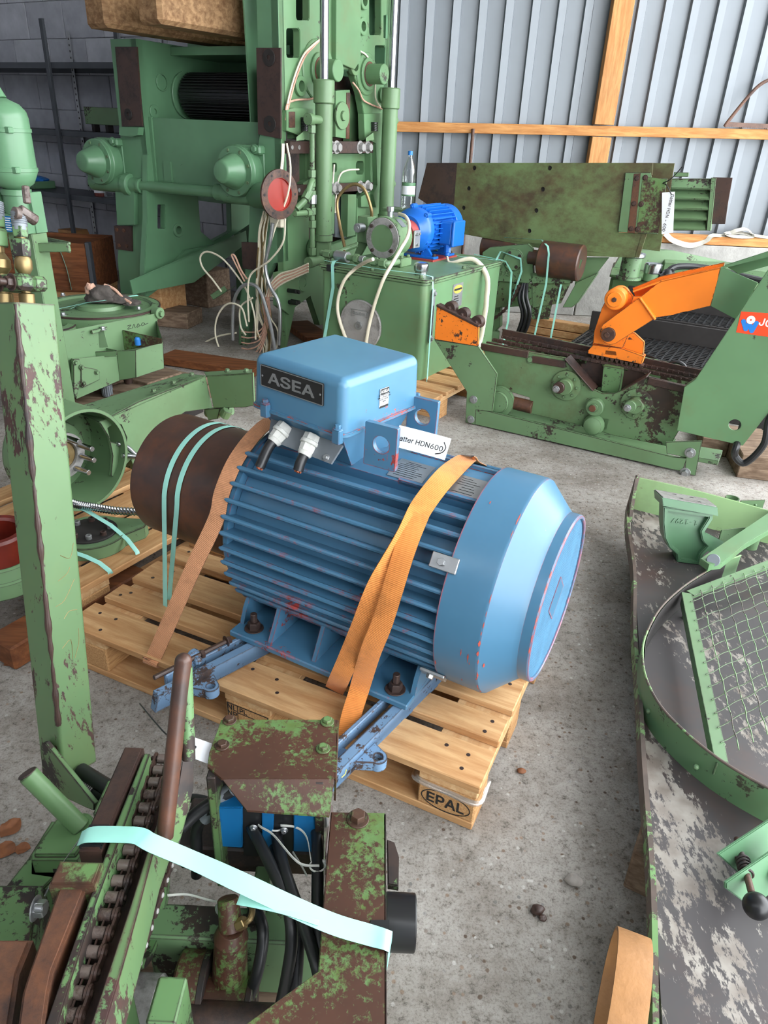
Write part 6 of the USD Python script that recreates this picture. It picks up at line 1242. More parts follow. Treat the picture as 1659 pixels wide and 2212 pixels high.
# flange plate lying on the pallet below the arm
fc = G(196, 1148, .19)
fp_ = Thing('flange_plate', 'low green flange with black centre and socket screws on the second pallet', 'flange', RZ(.3, [fc[0], fc[1], .145]))
fp_.add('plate', cat(mv(plate(unary_union([Point(0, 0).buffer(.115), Polygon([(.0, .115), (.16, .06), (.18, .03), (.17, .0), (.0, -.115)])]), .045, None, .004), 0, 0, 0)), 'green')
fp_.add('centre', cyl((0, 0, .044), (0, 0, .052), .085, n=40), 'soot')
for a in range(8):
    t = a * PI / 4; fp_.add('socket_screw', cat(ring((.062 * math.cos(t), .062 * math.sin(t), .05), (.062 * math.cos(t), .062 * math.sin(t), .066), .010, .005, 14), cyl((.062 * math.cos(t), .062 * math.sin(t), .05), (.062 * math.cos(t), .062 * math.sin(t), .058), .006, n=8)), 'dark_rust' if a % 3 else 'zinc')
# its pallet
P2 = RZ(AA, (-.925, 1.74, 0))
pallet('pallet', 'wooden pallet with long boards carrying the green swing arm at the left', P2, 1.3, [(.0, .10), (.135, .235), (.27, .39), (.43, .53), (.56, .66), (.70, .80)], seed=3, nails=False)
single('timber_block', T(bx(0, 0, .04, .5, .11, .08, .006), RZ(AA, [-.955, 1.80, 0.0])) , 'crate', 'reddish squared timber on the floor at the near corner of the second pallet', 'timber block')
for lab, pts in (('mint strapping band arching over the second pallet edge, farther loop', [(140, 1085, .25), (185, 1102, .24), (240, 1135, .21), (275, 1165, .18), (296, 1192, .152), (299, 1203, .135), (293, 1212, .10)]), ('mint strapping band arching over the second pallet edge, nearer loop', [(150, 1190, .20), (185, 1202, .19), (215, 1216, .17), (236, 1233, .152), (240, 1240, .135), (236, 1248, .10)])):
    bandz(lab, [G(*q) for q in pts], (.75, .66, 0) if 0 else AF.ex, .016)
# red lined bearing housing at the left edge
bh = Thing('bearing_housing', 'green bearing housing with dark red inside at the left edge on the pallet', 'bearing', RZ(0, [*G(8, 1245, .16)[:2], .145]))
bh.add('base', lathe([(0, 0), (.115, 0), (.12, .005), (.12, .05), (.112, .055), (.108, .09), (.10, .095), (0, .095)], n=48), 'green')
bh.add('red_ring', lathe([(.070, .096), (.098, .096), (.098, .17), (.092, .178), (.076, .178), (.070, .17)], n=48, closed=True), 'red_dark')
bh.add('red_floor', cyl((0, 0, .094), (0, 0, .1), .072, n=32), 'red_dark')

# ================================================================== shelf, block wall things, crate at the far left
SH = Face(np.array([-2.54, 7.0, 0]), KA)
sf = Thing('metal_shelf', 'dark metal rack with three shelves against the grey block wall', 'shelf', frame(SH.o, SH.ex, ey=-SH.n))
SZ = (1.83, 1.30, .76)
for z in SZ:
    sf.add('shelf_board', cat(bb(-2.6, .25, .02, .50, z - .005, z, .001), bb(-2.6, .25, .0, .02, z - .045, z + .002, .002), bb(-2.6, .25, .48, .50, z - .045, z + .002, .002)), 'shelf_grey')
def perf(x, y, z0, z1):
    m = cat(bb(x - .02, x + .02, y, y + .003, z0, z1, .0005), bb(x - .02, x - .017, y, y + .04, z0, z1, .0005))
    return m
for x in (-2.2, -.70, .2): sf.add('front_post', bb(x - .022, x + .022, -.026, .0, 0, 2.15, .002), 'shelf_grey')
for x in (-2.2, -.97, -.30, .2):
    bp_ = sf.add('rear_post', perf(x, .46, 0, 2.12), 'zinc')
    sf.add('post_hole', cat(*[bb(x - .006, x + .006, .4585, .4595, z, z + .016, .0002) for z in np.arange(.3, 2.1, .05)]), 'soot', parent=bp_, kind='stuff')
for k, (x0, y0, x1, y1) in enumerate(((43, 408, 118, 420), )):
    p = sf.inv @ np.append(SH.behind(.2).pt(75, 412), 1)
    tb_ = Thing('storage_tray', 'flat green crate with blue cloth on the bottom shelf', 'crate', frame(SH.o + SH.ex * p[0] - SH.n * .2 + [0, 0, .762], SH.ex, ey=-SH.n))
    tb_.add('crate', cat(bb(-.18, .18, -.12, .12, 0, .01), bb(-.18, .18, -.12, -.11, 0, .07), bb(-.18, .18, .11, .12, 0, .07), bb(-.18, -.17, -.12, .12, 0, .07), bb(.17, .18, -.12, .12, 0, .07)), 'green_clean')
    tb_.add('cloth', crumple([-.02, 0, .07], .2, .14, .05, 4), 'sticker_blue', smooth=50)
p = SH.behind(.12).pt(217, 428); jr = Thing('jar', 'small red and white jar on the bottom shelf beside the green frame', 'jar', RZ(0, [p[0], p[1], .762]))
jr.add('body', cyl((0, 0, 0), (0, 0, .10), .05, n=24), 'red_dark'); jr.add('label', ring((0, 0, .03), (0, 0, .10), .0505, .049, 24), 'white'); jr.add('lid', cyl((0, 0, .10), (0, 0, .15), .052, n=24), 'green_clean')
p = SH.behind(.12).pt(236, 430); bottle('water_bottle', 'clear plastic bottle on the bottom shelf next to the red jar', [p[0], p[1], .762], .24, .045)
p = SH.behind(.2).pt(225, 237)
gbk = Thing('green_bracket', 'dark green flat bracket bar on the middle shelf behind the frame', 'bracket', frame([p[0], p[1], 1.302], SH.ex, ey=-SH.n))
gbk.add('bar', bb(-.25, .30, -.02, .02, .06, .20, .003), 'green'); gbk.add('foot', bb(-.16, -.12, -.03, .03, 0, .061, .002), 'soot'); gbk.add('foot', bb(.02, .06, -.03, .03, 0, .061, .002), 'soot')
p = SH.behind(.2).pt(165, 515); single('cardboard_box', T(hull(np.array([(-.14, -.1, .0), (.14, -.1, 0), (.14, .1, 0), (-.14, .1, 0), (-.13, -.1, .16), (.06, -.1, .16), (-.13, .1, .16), (.06, .1, .16)])), frame([p[0], p[1], .25], SH.ex, ey=-SH.n)), 'leather', 'small tan box on the bottom rail of the rack', 'box')
single('rack_panel', T(bb(-.35, .25, -.01, .02, .02, .30, .002), frame(SH.behind(.0).pt(190, 530) * [1, 1, 0], SH.ex, ey=-SH.n)), 'shelf_grey', 'dark blue grey sheet standing on the floor under the rack', 'panel')
CM = RZ(KA + .5, (-2.75, 5.80, 0))
cr = Thing('wooden_crate', 'reddish brown wooden crate on a pallet at the far left beside the rack', 'crate', CM)
cr.add('side', bb(-.45, .35, -.02, .0, .18, .55, .003), 'crate'); cr.add('side', bb(-.45, .35, .5, .52, .18, .55, .003), 'crate'); cr.add('end', bb(.33, .35, .0, .5, .18, .55, .003), 'crate'); cr.add('end', bb(-.45, -.43, .0, .5, .18, .55, .003), 'crate')
cr.add('top', bb(-.44, .34, .0, .5, .50, .52, .003), 'crate'); cr.add('corner_iron', cat(bb(.335, .365, -.03, .03, .16, .56, .002)), 'shelf_grey'); cr.add('floor', bb(-.45, .35, 0, .5, .15, .18, .003), 'pine_x')
cr.add('block', bb(.2, .345, -.0, .1, .0, .15, .003), 'block_wood'); cr.add('block', bb(-.4, -.25, 0, .1, 0, .15, .003), 'block_wood'); cr.add('block', bb(.2, .345, .4, .5, 0, .15, .003), 'block_wood')
cr.add('brand', cat(text('EUR', .05, .001, np.array([[1, 0, 0, .27], [0, 0, -1, -.001], [0, 1, 0, .075], [0, 0, 0, 1.]]), True), plate(oval(.065, .045, .006), .001, np.array([[1, 0, 0, .27], [0, 0, -1, -.001], [0, 1, 0, .075], [0, 0, 0, 1.]]))), 'ink')
strap('strapping_band', 'mint strapping band curved over the wooden crate', [(CM @ np.array(q))[:3] for q in ((-.3, -.01, .56, 1), (-.1, -.03, .575, 1), (.1, -.035, .54, 1), (.16, -.035, .40, 1), (.18, -.032, .2, 1))], np.array([.3, -.9, 0]), .03, .002, 'mint')
single('pale_board', T(bb(-.45, .45, -.25, .15, .0, .20, .004), RZ(KA + .3, [*G(110, 640, .2)[:2], 0])), 'pine_x', 'pale board block behind the gearbox lid at the far left', 'board')

# ================================================================== front left post with hydraulic couplings
pb, pt_ = np.array([-.6437, 1.0695, .187]), np.array([-.677, 1.309, 1.098])
pax = (pt_ - pb) / np.linalg.norm(pt_ - pb); pL = np.linalg.norm(pt_ - pb)
e_r = np.array([math.cos(-.573), math.sin(-.573), 0]); e_r -= pax * np.dot(e_r, pax); e_r /= np.linalg.norm(e_r); e_b = np.cross(pax, e_r)
PO = frame(pb, e_r, ey=e_b)       # local x and y across the post, z up along it; the edge at (+x, -y) faces the viewer
po = Thing('square_post', 'square green steel post with flaking paint standing at the left front', 'post', PO)
hw = .040
sec = rrect(2 * hw, 2 * hw, .007); sec = sec.difference(rrect(2 * hw - .010, 2 * hw - .010, .004))
po.add('tube', plate(sec, pL), 'green_post', smooth=40)
po.add('cap', mv(plate(rrect(2 * hw - .004, 2 * hw - .004, .006), .006), 0, 0, pL - .016), 'green_post')
rg = random.Random(6); zs = np.linspace(.12, pL - .003, 60)
wr = [max(.0012, .0036 + .0016 * math.sin(q * .5) + .0012 * math.sin(q * 1.7) + rg.uniform(-.0008, .0008)) for q in range(60)]
po.add('corner_wear', tube([(hw - .0030, -hw + .0030, z) for z in zs], np.array(wr) + .0008, 10, 0), 'dark_rust', label='rusty worn corner edge')
for a, z, b, c, d, e in ((-.005, .34, .012, .012, .03, .01), (.01, .25, .012, .03, .014, .06), (-.01, .42, .02, .01, .028, .022), (.0, .47, .02, -.01, .03, .018), (-.02, .37, .02, .008, .045, .045), (-.015, .28, .02, .012, .02, -.03)): po.add('scratch_mark', tube([(hw + .0002, a, z), (hw + .0002, a + b, z + c), (hw + .0002, a + d, z + e)], .0006, 5, 3), 'brass')
GFc = Face(G(150, 1640, .30), math.radians(-35))
po.add('gusset', GFc.plate([(88, 1608), (97, 1606), (203, 1738), (203, 1752), (185, 1745), (92, 1700)], .010), 'green_worn', world=True)
def crown(x, y, z, r, h, n=20, r2=None): return cyl((x, y, z), (x, y, z + h), r, r2, n)
z0 = pL - .010; K7 = .72
def Zk(v): return z0 + v * K7
for k, (x, y) in enumerate(((-.028, -.020), (.010, .002))):
    s_ = .80 if k == 0 else .64; dz = 0 if k == 0 else -.028
    c_ = po.add('coupling', cat(crown(x, y, z0, .021 * s_, .028, 20), crown(x, y, z0 + .02, .013 * s_, .08), lathe([(0, 0), (.014 * s_, 0), (.023 * s_, .010), (.023 * s_, .024), (.013 * s_, .036), (0, .036)], (x, y, Zk(.085)), n=24), crown(x, y, Zk(.085) + .03, .013 * s_, .05 + dz * .5)), 'brass')
    po.add('coupling_nut', lathe([(0, 0), (.023 * s_, 0), (.025 * s_, .004), (.025 * s_, .026), (.021 * s_, .030), (0, .030)], (x, y, Zk(.150) + dz * .6), n=6), 'green_worn', parent=c_)
    po.add('upper_nut', lathe([(0, 0), (.020 * s_, 0), (.022 * s_, .004), (.022 * s_, .018), (0, .022)], (x, y, Zk(.195) + dz * .6), n=6), 'green_worn', parent=c_)
    po.add('thread', cat(*[ring((x, y, Zk(.226) + dz * .6 + .0036 * q), (x, y, Zk(.226) + dz * .6 + .0036 * q + .0024), .0215 * s_, .012, 24) for q in range(6)], cyl((x, y, Zk(.21) + dz * .6), (x, y, Zk(.226) + dz * .6 + .021), .0200 * s_, n=20)), 'grey_metal', parent=c_)
cl_ = po.add('clamp_bar', bx(.0, -.026, z0 + .044, .125, .030, .028, .006), 'green_worn')
po.add('clamp_bar', bx(.0, .008, z0 + .044, .10, .030, .026, .006), 'green_worn')
for x in (.002, .040): po.add('clamp_bolt', cat(hexbolt((x, -.041, z0 + .043), (0, -1, 0), .018, .009), cyl((x, -.048, z0 + .043), (x, -.066, z0 + .043), .006, n=14)), 'dark_rust', parent=cl_)
po.add('black_hose', tube([(-.060, -.036, z0 - .01), (-.060, -.036, z0 + .07), (-.062, -.03, z0 + .11), (-.075, -.02, z0 + .16)], .015, 14), 'rubber')
single('blue_wrapping', T(crumple([-.064, -.030, z0 + .115], .024, .024, .055, 21), PO), 'blue_bright', 'shiny bright blue plastic wrapping round the hose end at the left edge', 'plastic wrap', smooth=50)
xk, yk = .016, .03
pc_ = po.add('pipe_clamp', cyl((xk, yk, Zk(.215)), (xk, yk - .03, Zk(.235)), .010, n=12), 'roller_steel')
po.add('clamp_eye', ring((xk, yk - .03, Zk(.225)), (xk, yk - .04, Zk(.225)), .011, .004, 16), 'roller_steel', parent=pc_)
po.add('clamp_screw', cyl((xk + .010, yk - .02, Zk(.25)), (xk + .010, yk - .02, Zk(.29)), .0065, n=8), 'roller_steel', parent=pc_)
# accumulator behind
AY = 3.0
ac = Thing('accumulator', 'light green bottle shaped hydraulic accumulator at the upper left edge', 'accumulator', RZ(-.3, [*D(14, 300, AY)[:2], 0]))
ax_, zt = 0, None
def az(y): return D(14, y, AY)[2]
rA = .073
_add = ac.add
ac.add = lambda n, m, mt, **k: _add(n, m if k.get('world') else (np.asarray(m[0]) * [1.22, 1.22, 1], m[1]), mt, **k)
ac.add('bottle', lathe([(0, az(408)), (.035, az(407)), (.058, az(395)), (rA, az(372)), (rA, az(255)), (rA * .95, az(240)), (rA * .72, az(224)), (rA * .4, az(216)), (.02, az(212)), (0, az(212))], n=48), 'green_clean', smooth=40)
for y in (276, 360): ac.add('clamp_ring', cat(ring((0, 0, az(y + 9)), (0, 0, az(y)), rA + .003, rA - .002, 48), bx(rA * .8, -.045, az(y + 4), .02, .02, .022, .003)), 'green_clean')
ac.add('neck', cat(cyl((0, 0, az(214)), (-.028, 0, az(165)), .022, .014, 20)), 'green_clean')
nm = frame((-.03, 0, az(145)), (1, 0, 0), ez=(0, -1, .2)); tor = tube([(nm @ np.array([.019 * math.cos(t), .03 * math.sin(t), 0, 1]))[:3] for t in np.arange(20) * PI / 10], .0085, 10, 0, True); ac.add('lifting_eye', tor, 'green_clean')
ac.add('collar', cat(crown(0, 0, az(420), .046, az(407) - az(420), 32)), 'green_clean')
ac.add('valve_body', cat(bb(-.05, .05, -.04, .05, az(500), az(459), .003), bb(-.06, -.045, -.04, .05, az(500), az(412), .002), bb(.04, .055, -.0, .05, az(500), az(412), .002), crown(0, 0, az(460), .042, az(418) - az(460), 32)), 'green_clean')
pl_ = ac.add('type_plate', bb(-.03, .005, -.0415, -.0395, az(497), az(464), .0003), 'valve_blue')
ac.add('plate_print', cat(*[bb(-.027, .002 - .01 * (i % 2), -.0422, -.0414, az(469 + i * 5), az(467 + i * 5), .0002) for i in range(6)]), 'white', parent=pl_)
ac.add('valve_screw', cyl((.03, -.04, az(476)), (.03, -.046, az(476)), .010, n=16), 'grey_metal')
ac.add('side_port', cat(cyl((-.06, -.03, az(470)), (-.06, -.06, az(470)), .024, n=16)), 'steel')
ac.add('stand', cat(bb(-.05, .05, -.02, .05, .02, az(499), .003), bb(-.12, .12, -.12, .12, 0, .021, .003)), 'green')
p0, p1, p2 = D(70, 525, AY), D(150, 530, AY - .05), D(68, 507, AY + .35)
ac.add('angle_bracket', cat(beam(D(40, 535, AY), D(150, 534, AY - .02), .02, .035), beam(D(150, 526, AY - .02), D(64, 508, AY + .45), .012, .012), beam(D(150, 538, AY), D(76, 520, AY + .5), .006, .03)), 'green', world=True)

# ================================================================== chain conveyor in the foreground
ccv = Thing('chain_conveyor', 'worn green and brown chain conveyor in the lower left foreground', 'conveyor', RZ(0, (-.35, .6, 0)))
def cadd(n, m, mt, **k): return ccv.add(n, m, mt, world=True, **k)
ZC = .45
cadd('guide_bar', hz([(269, 1611), (310, 1613), (217, 1836), (169, 1836)], ZC + .035, .045, .004), 'dark_rust')
cadd('guide_bar', hz([(129, 1911), (186, 1911), (113, 2095), (104, 2140), (92, 2230), (36, 2230), (48, 2144), (62, 2099)], ZC + .035, .05, .004), 'rust')
cadd('guide_bar', hz([(-40, 2026), (70, 2026), (40, 2100), (20, 2230), (-60, 2230)], ZC + .02, .06, .006), 'rust')
cadd('bar_clamp', cat(hz([(129, 1857), (222, 1860), (203, 1911), (104, 1911)], ZC + .045, .06, .004)), 'green_rust')
cadd('bar_tape', hz([(193, 1780), (236, 1780), (219, 1827), (170, 1827)], ZC + .0375, .012, .001), 'rubber')
# channel flanges and floor
def strip_z(pts_l, pts_r, z, th): return hz(list(pts_l) + list(pts_r)[::-1], z, th, .002)
cadd('inner_flange', strip_z([(311, 1627), (248, 1785), (190, 1950), (130, 2120), (92, 2230)], [(324, 1627), (268, 1785), (207, 1950), (152, 2120), (118, 2230)], ZC + .03, .09), 'green_worn')
of = cadd('outer_flange', strip_z([(352, 1740), (318, 1838), (280, 1960), (240, 2080), (190, 2230)], [(366, 1745), (331, 1842), (300, 1962), (266, 2085), (222, 2230)], ZC + .025, .085), 'green_post')
cadd('chain_bed', strip_z([(320, 1650), (255, 1810), (200, 1960), (120, 2230)], [(382, 1650), (330, 1810), (285, 1960), (205, 2230)], ZC - .02, .02), 'dark_rust')
# the chain itself: every roller and link is a part
R_ = [(1065, 510), (1040, 585), (1010, 680), (975, 765), (950, 840), (920, 915), (870, 1040), (830, 1135), (800, 1240), (750, 1350), (715, 1470), (655, 1590), (625, 1710), (570, 1840), (525, 1990), (465, 2150)]
a_, b_ = G(1065 / 3.106, 1500 + 510 / 3.106, ZC), G(465 / 3.106, 1500 + 2150 / 3.106, ZC)
cd_ = (b_ - a_) / 15.0; cx_ = np.array([1, 0, 0.])
chn = cadd('chain', tube([a_ - cd_ * .5, b_ + cd_ * 1.5], .0015, 6, 0), 'dark_rust')
rol = cat(cyl((-.0088, 0, 0), (.0088, 0, 0), .0080, n=20, b=.0012)); pinm = cat(cyl((-.020, 0, 0), (.020, 0, 0), .0042, n=12))
Lp = np.linalg.norm(cd_)
lk_poly = unary_union([Point(-Lp / 2, 0).buffer(.0103, quad_segs=6), Point(Lp / 2, 0).buffer(.0103, quad_segs=6), sbox(-Lp / 2, -.0078, Lp / 2, .0078)])
lkm = plate(lk_poly, .0032, None, .0005)
for k in range(-1, 18):
    c = a_ + cd_ * k
    cadd('chain_roller', mv(rol, *c), 'roller_steel', parent=chn)
    cadd('chain_pin', mv(pinm, *c), 'dark_rust', parent=chn)
    for s_ in (-1, 1):
        off = (.0122 if k % 2 else .0160)
        M_ = frame(c + cd_ / 2 + cx_ * (s_ * off) - cx_ * .0016, cd_, ez=(1, 0, 0)); cadd('chain_link', T(lkm, M_), 'dark_rust', parent=chn)
# return run seen below the outer flange
a2, b2 = G(348, 1868, .36), G(262, 2120, .36)
n2 = int(np.linalg.norm(b2 - a2) / Lp); d2 = (b2 - a2) / n2
rr_ = []
for k in range(n2):
    c = a2 + d2 * k; cadd('chain_roller', mv(rol, *c), 'roller_steel', parent=chn); cadd('chain_pin', mv(pinm, *c), 'steel', parent=chn)
    for s_ in (-1, 1): cadd('chain_link', T(lkm, frame(c + d2 / 2 + cx_ * (s_ * (.0122 if k % 2 else .016)) - cx_ * .0016, d2, ez=(1, 0, 0))), 'dark_rust', parent=chn)
spc = G(318, 1960, .27); sp_ = cadd('chain_wheel', cat(cyl(spc + [-.012, 0, 0], spc + [.0, 0, 0], .085, n=40), ring(spc + [-.0, 0, 0], spc + [.012, 0, 0], .085, .07, 40)), 'green_worn')
# body of the machine under the rails
cadd('side_frame', hz([(60, 1850), (110, 1770), (205, 1770), (165, 1850), (100, 1915), (40, 2050), (-30, 2230), (-80, 2230), (-60, 2000)], .26, .22, .006), 'green_worn')
cadd('foot_plate', cat(hz([(66, 1838), (120, 1764), (205, 1764), (200, 1800), (165, 1852), (66, 1852)], .30, .05, .008)), 'green_worn')
cadd('grease_pad', hz([(66, 1854), (165, 1854), (150, 1892), (66, 1880)], .27, .10, .01), 'soot')
cadd('side_body', hz([(-60, 1905), (90, 1905), (75, 2030), (20, 2230), (-80, 2230)], .33, .10, .01), 'green_worn')
cadd('side_nut', cat(hexbolt(G(75, 1962, .35), (1, 0, 0), .022, .014), cyl(G(75, 1962, .36), G(95, 1962, .36), .006, n=12)), 'zinc')
cadd('stub_rod', cat(cyl(G(60, 1672, .40), G(175, 1788, .30), .0165, n=24)), 'green_worn'); cadd('stub_end', cyl(G(58, 1669, .4025), G(60, 1672, .4000), .0162, n=24), 'dark_rust')
cadd('stub_socket', cyl(G(172, 1785, .302), G(195, 1806, .26), .024, .022, 24), 'green_worn')
for x0 in (-.34, -.26): cadd('leg', bb(x0 - .02, x0 + .02, .50, .56, 0, .36, .003), 'green_worn')
cadd('leg', bb(-.52, -.44, .9, .98, 0, .25, .003), 'green_worn')
# upright bar pair beside the chain end
rt, rb_ = G(396, 1428, .70), G(356, 1808, .465)
br = cadd('upright_bar', cat(tube([rb_, rb_ * .5 + rt * .5, rt], .0125, 18, 4), ball(rt, .0125, 2)), 'brown_steel')
g0, g1 = G(401, 1440, .69), G(408, 1640, .56)
cadd('upright_tube', cat(tube([g0, g1], .0098, 16, 0)), 'green_worn', parent=br)
cadd('tube_tie', ring(G(407, 1612, .575), G(407, 1618, .572), .0118, .009, 20), 'rubber', parent=br)
UF = Face(G(390, 1700, .5), math.radians(80))
cadd('end_plate', cat(hull(np.array([G(396, 1640, .55), G(418, 1630, .55), G(418, 1700, .50), G(408, 1745, .47), G(384, 1838, .43), G(364, 1840, .44), G(372, 1740, .49)]), np.array([G(396, 1640, .52), G(418, 1630, .52), G(408, 1745, .44), G(384, 1838, .38), G(364, 1840, .40)]))), 'green_worn', parent=br)
# cover plate over the valve, folded edge towards the viewer
ZK = .48
cpts = [(478, 1554), (727, 1554), (728, 1600), (722, 1682), (478, 1682), (448, 1656), (452, 1625)]
def two(pts, za, zb): return np.array([G(x, y, z) for x, y, z in pts])
cv_ = cadd('valve_cover', cat(hz(cpts, ZK, .004, .001), hull(np.array([G(478, 1680, ZK), G(722, 1680, ZK), G(478, 1682, ZK - .004), G(722, 1683, ZK - .004), G(533, 1750, ZK - .035), G(711, 1762, ZK - .035), G(534, 1754, ZK - .039), G(711, 1766, ZK - .039)])), hz([(727, 1554), (732, 1556), (726, 1684), (722, 1682)], ZK - .001, .05, .001)), 'rust_green')
for x, y in ((496, 1557), (480, 1611), (707, 1560), (698, 1618)): cadd('cover_bolt', hexbolt(G(x, y, ZK), (0, 0, 1), .0145, .006), 'green_rust', parent=cv_)
cadd('cover_post', bb(-.265, -.25, .80, .94, .2, ZK - .004, .002), 'green_worn'); cadd('cover_post', bb(-.09, -.075, .80, .95, .2, ZK - .004, .002), 'green_worn')
# valve block, base, fittings, hoses
VF = Face(G(580, 1835, .30), 0.0)
vv = cadd('valve_block', cat(VF.plate([(472, 1745), (523, 1745), (523, 1832), (470, 1829)], .06), VF.plate([(565, 1745), (592, 1745), (588, 1836), (566, 1835)], .06), VF.plate([(634, 1745), (692, 1745), (690, 1842), (634, 1840)], .06)), 'valve_blue', label='blue valve bodies')
cadd('valve_core', cat(VF.behind(.006).plate([(522, 1745), (566, 1745), (566, 1850), (526, 1850)], .05), VF.behind(.006).plate([(590, 1745), (635, 1745), (635, 1842), (588, 1842)], .05)), 'rubber', parent=vv)
for x, y in ((548, 1786), (614, 1792)): cadd('valve_screw', VF.bolt(x, y, .008, .004), 'zinc', parent=vv)
cadd('valve_end', cat(cyl(VF.pt(692, 1790) - VF.n * .03, VF.pt(706, 1790) - VF.n * .03, .022, n=20)), 'zinc', parent=vv)
cadd('base_beam', cat(bb(-.34, -.07, .83, .94, .20, .262, .004)), 'dark_rust')
cadd('cross_beam', cat(bb(-.36, -.06, .70, .76, .06, .21, .004)), 'green')
cadd('bracket_link', bb(-.20, -.17, .73, .84, .16, .22, .003), 'green')
for k, Lp_ in enumerate(([(392, 1788, .36), (430, 1752, .38), (476, 1722, .40), (500, 1708, .41)], [(425, 1890, .20), (425, 1830, .27), (424, 1800, .30), (432, 1775, .33), (460, 1752, .36)], [(410, 1724, .2), (440, 1728, .22), (470, 1745, .24)])):
    cadd('hose', tube([G(*q) for q in Lp_], .0105 if k < 2 else .009, 12), 'rubber')
cadd('hose_fitting', cat(cyl(G(466, 1728, .395), G(500, 1704, .41), .0125, n=16)), 'grey_metal'); cadd('hose_fitting', cat(cyl(G(440, 1768, .34), G(476, 1742, .37), .012, n=16), cyl(G(474, 1745, .368), G(490, 1735, .38), .010, n=8), *[ring(G(462 + 3 * q, 1753 - 2 * q, .357 + .002 * q), G(463 + 3 * q, 1752 - 2 * q, .358 + .002 * q), .0128, .01, 18) for q in range(3)]), 'grey_metal')
hoses = [[(531, 1762, .33), (545, 1790, .345), (585, 1870, .345), (620, 1950, .335), (630, 2030, .31), (618, 2120, .25), (600, 2200, .18)],
         [(592, 1750, .32), (600, 1820, .34), (618, 1890, .345), (650, 1980, .34), (680, 2070, .33), (690, 2110, .32)],
         [(590, 1800, .30), (600, 1860, .31), (635, 1940, .31), (645, 2010, .30), (640, 2110, .25), (632, 2200, .2)],
         [(678, 1755, .34), (684, 1800, .35), (686, 1880, .35), (686, 1960, .34), (690, 2040, .325), (692, 2110, .30)],
         [(540, 1945, .24), (562, 1985, .25), (568, 2030, .24), (556, 2100, .20), (536, 2160, .14), (520, 2200, .1)]]
for Lp_ in hoses: cadd('hose', tube([G(*q) for q in Lp_], .0098, 14), 'rubber')
# cable ties
def tie(lab, loop_c, loop_r, P, ax):
    t = Thing('cable_tie', lab, 'cable tie', RZ(0, loop_c)); M_ = frame((0, 0, 0), np.cross(ax, [0, 0, 1.]) + 1e-6, ez=ax)
    lp = [(M_ @ np.array([loop_r * math.cos(a), loop_r * math.sin(a), 0, 1]))[:3] for a in np.arange(24) * 2 * PI / 24]
    t.add('loop', tube(lp, .0016, 6, 0, True), 'white_plastic'); t.add('head', bx(*(lp[3]), .008, .006, .006, .001), 'white_plastic')
    m, uv = ribbon([q - np.array(loop_c) for q in P], (0, .3, 1), .0042, .0013); t.add('tail', m, 'white_plastic', uv=uv)
tie('white cable tie round the left hose end, its long tail crossing to the right hose', G(532, 1766, .345), .0125, [G(545, 1768, .352), G(562, 1785, .355), G(590, 1803, .36), G(630, 1850, .362), G(655, 1868, .36), G(690, 1870, .362)], np.array([.1, .4, .9]))
tie('white cable tie round the middle hose under the cover, tail curving right', G(596, 1785, .345), .0125, [G(606, 1783, .356), G(640, 1787, .36), G(662, 1808, .36), G(672, 1860, .35)], np.array([.0, .3, .95]))
tie('white cable tie round the right hose', G(686, 1870, .355), .0125, [G(632, 1840, .33), G(650, 1868, .33), G(663, 1892, .33)], np.array([0, .2, .98]))
tie('pale cable tie lying low along the green cross beam', G(530, 1945, .25), .012, [G(362, 1934, .24), G(405, 1932, .245), G(460, 1946, .25), G(520, 1952, .255)], np.array([0, .3, .95]))
# plunger cylinder and collars low in front
cy_ = cadd('ram', cat(cyl(G(495, 2140, .14), G(499, 2020, .25), .030, .026, 28), cyl(G(499, 2025, .245), G(500, 2005, .265), .028, .022, 28), cyl(G(500, 2010, .26), G(492, 1940, .30), .019, .017, 24)), 'rust_green')
cadd('ram_elbow', cat(tube([G(525, 1996, .28), G(540, 1985, .29), G(545, 1965, .29), G(538, 1950, .28)], .005, 10), cyl(G(512, 2000, .275), G(530, 1990, .285), .010, n=6)), 'brass', parent=cy_)
cadd('ram_plug', cyl(G(474, 1968, .27), G(480, 1962, .275), .011, n=18), 'zinc', parent=cy_)
for x0, x1, y_, z_, r_ in ((385, 450, 2140, .14, .062), (442, 545, 2185, .12, .058)):
    p, q = G(x0, y_, z_), G(x1, y_, z_); q[1] = p[1]; q[2] = p[2]; cadd('collar', cat(cyl(p, q, r_, n=48, b=.004)), 'rust_green'); cadd('collar_rim', ring(q - [.008, 0, 0], q + [.002, 0, 0], r_ + .001, r_ * .4, 48), 'green_worn')
p, q = G(250, 2195, .16), G(345, 2195, .16); q[1] = p[1]; q[2] = p[2]; cadd('shaft_boss', cyl(p, q, .06, n=44, b=.004), 'steel')
p = G(240, 2195, .16); q = G(700, 2215, .12); cadd('shaft', cyl(p, [q[0], p[1], p[2]], .028, n=28), 'dark_rust')
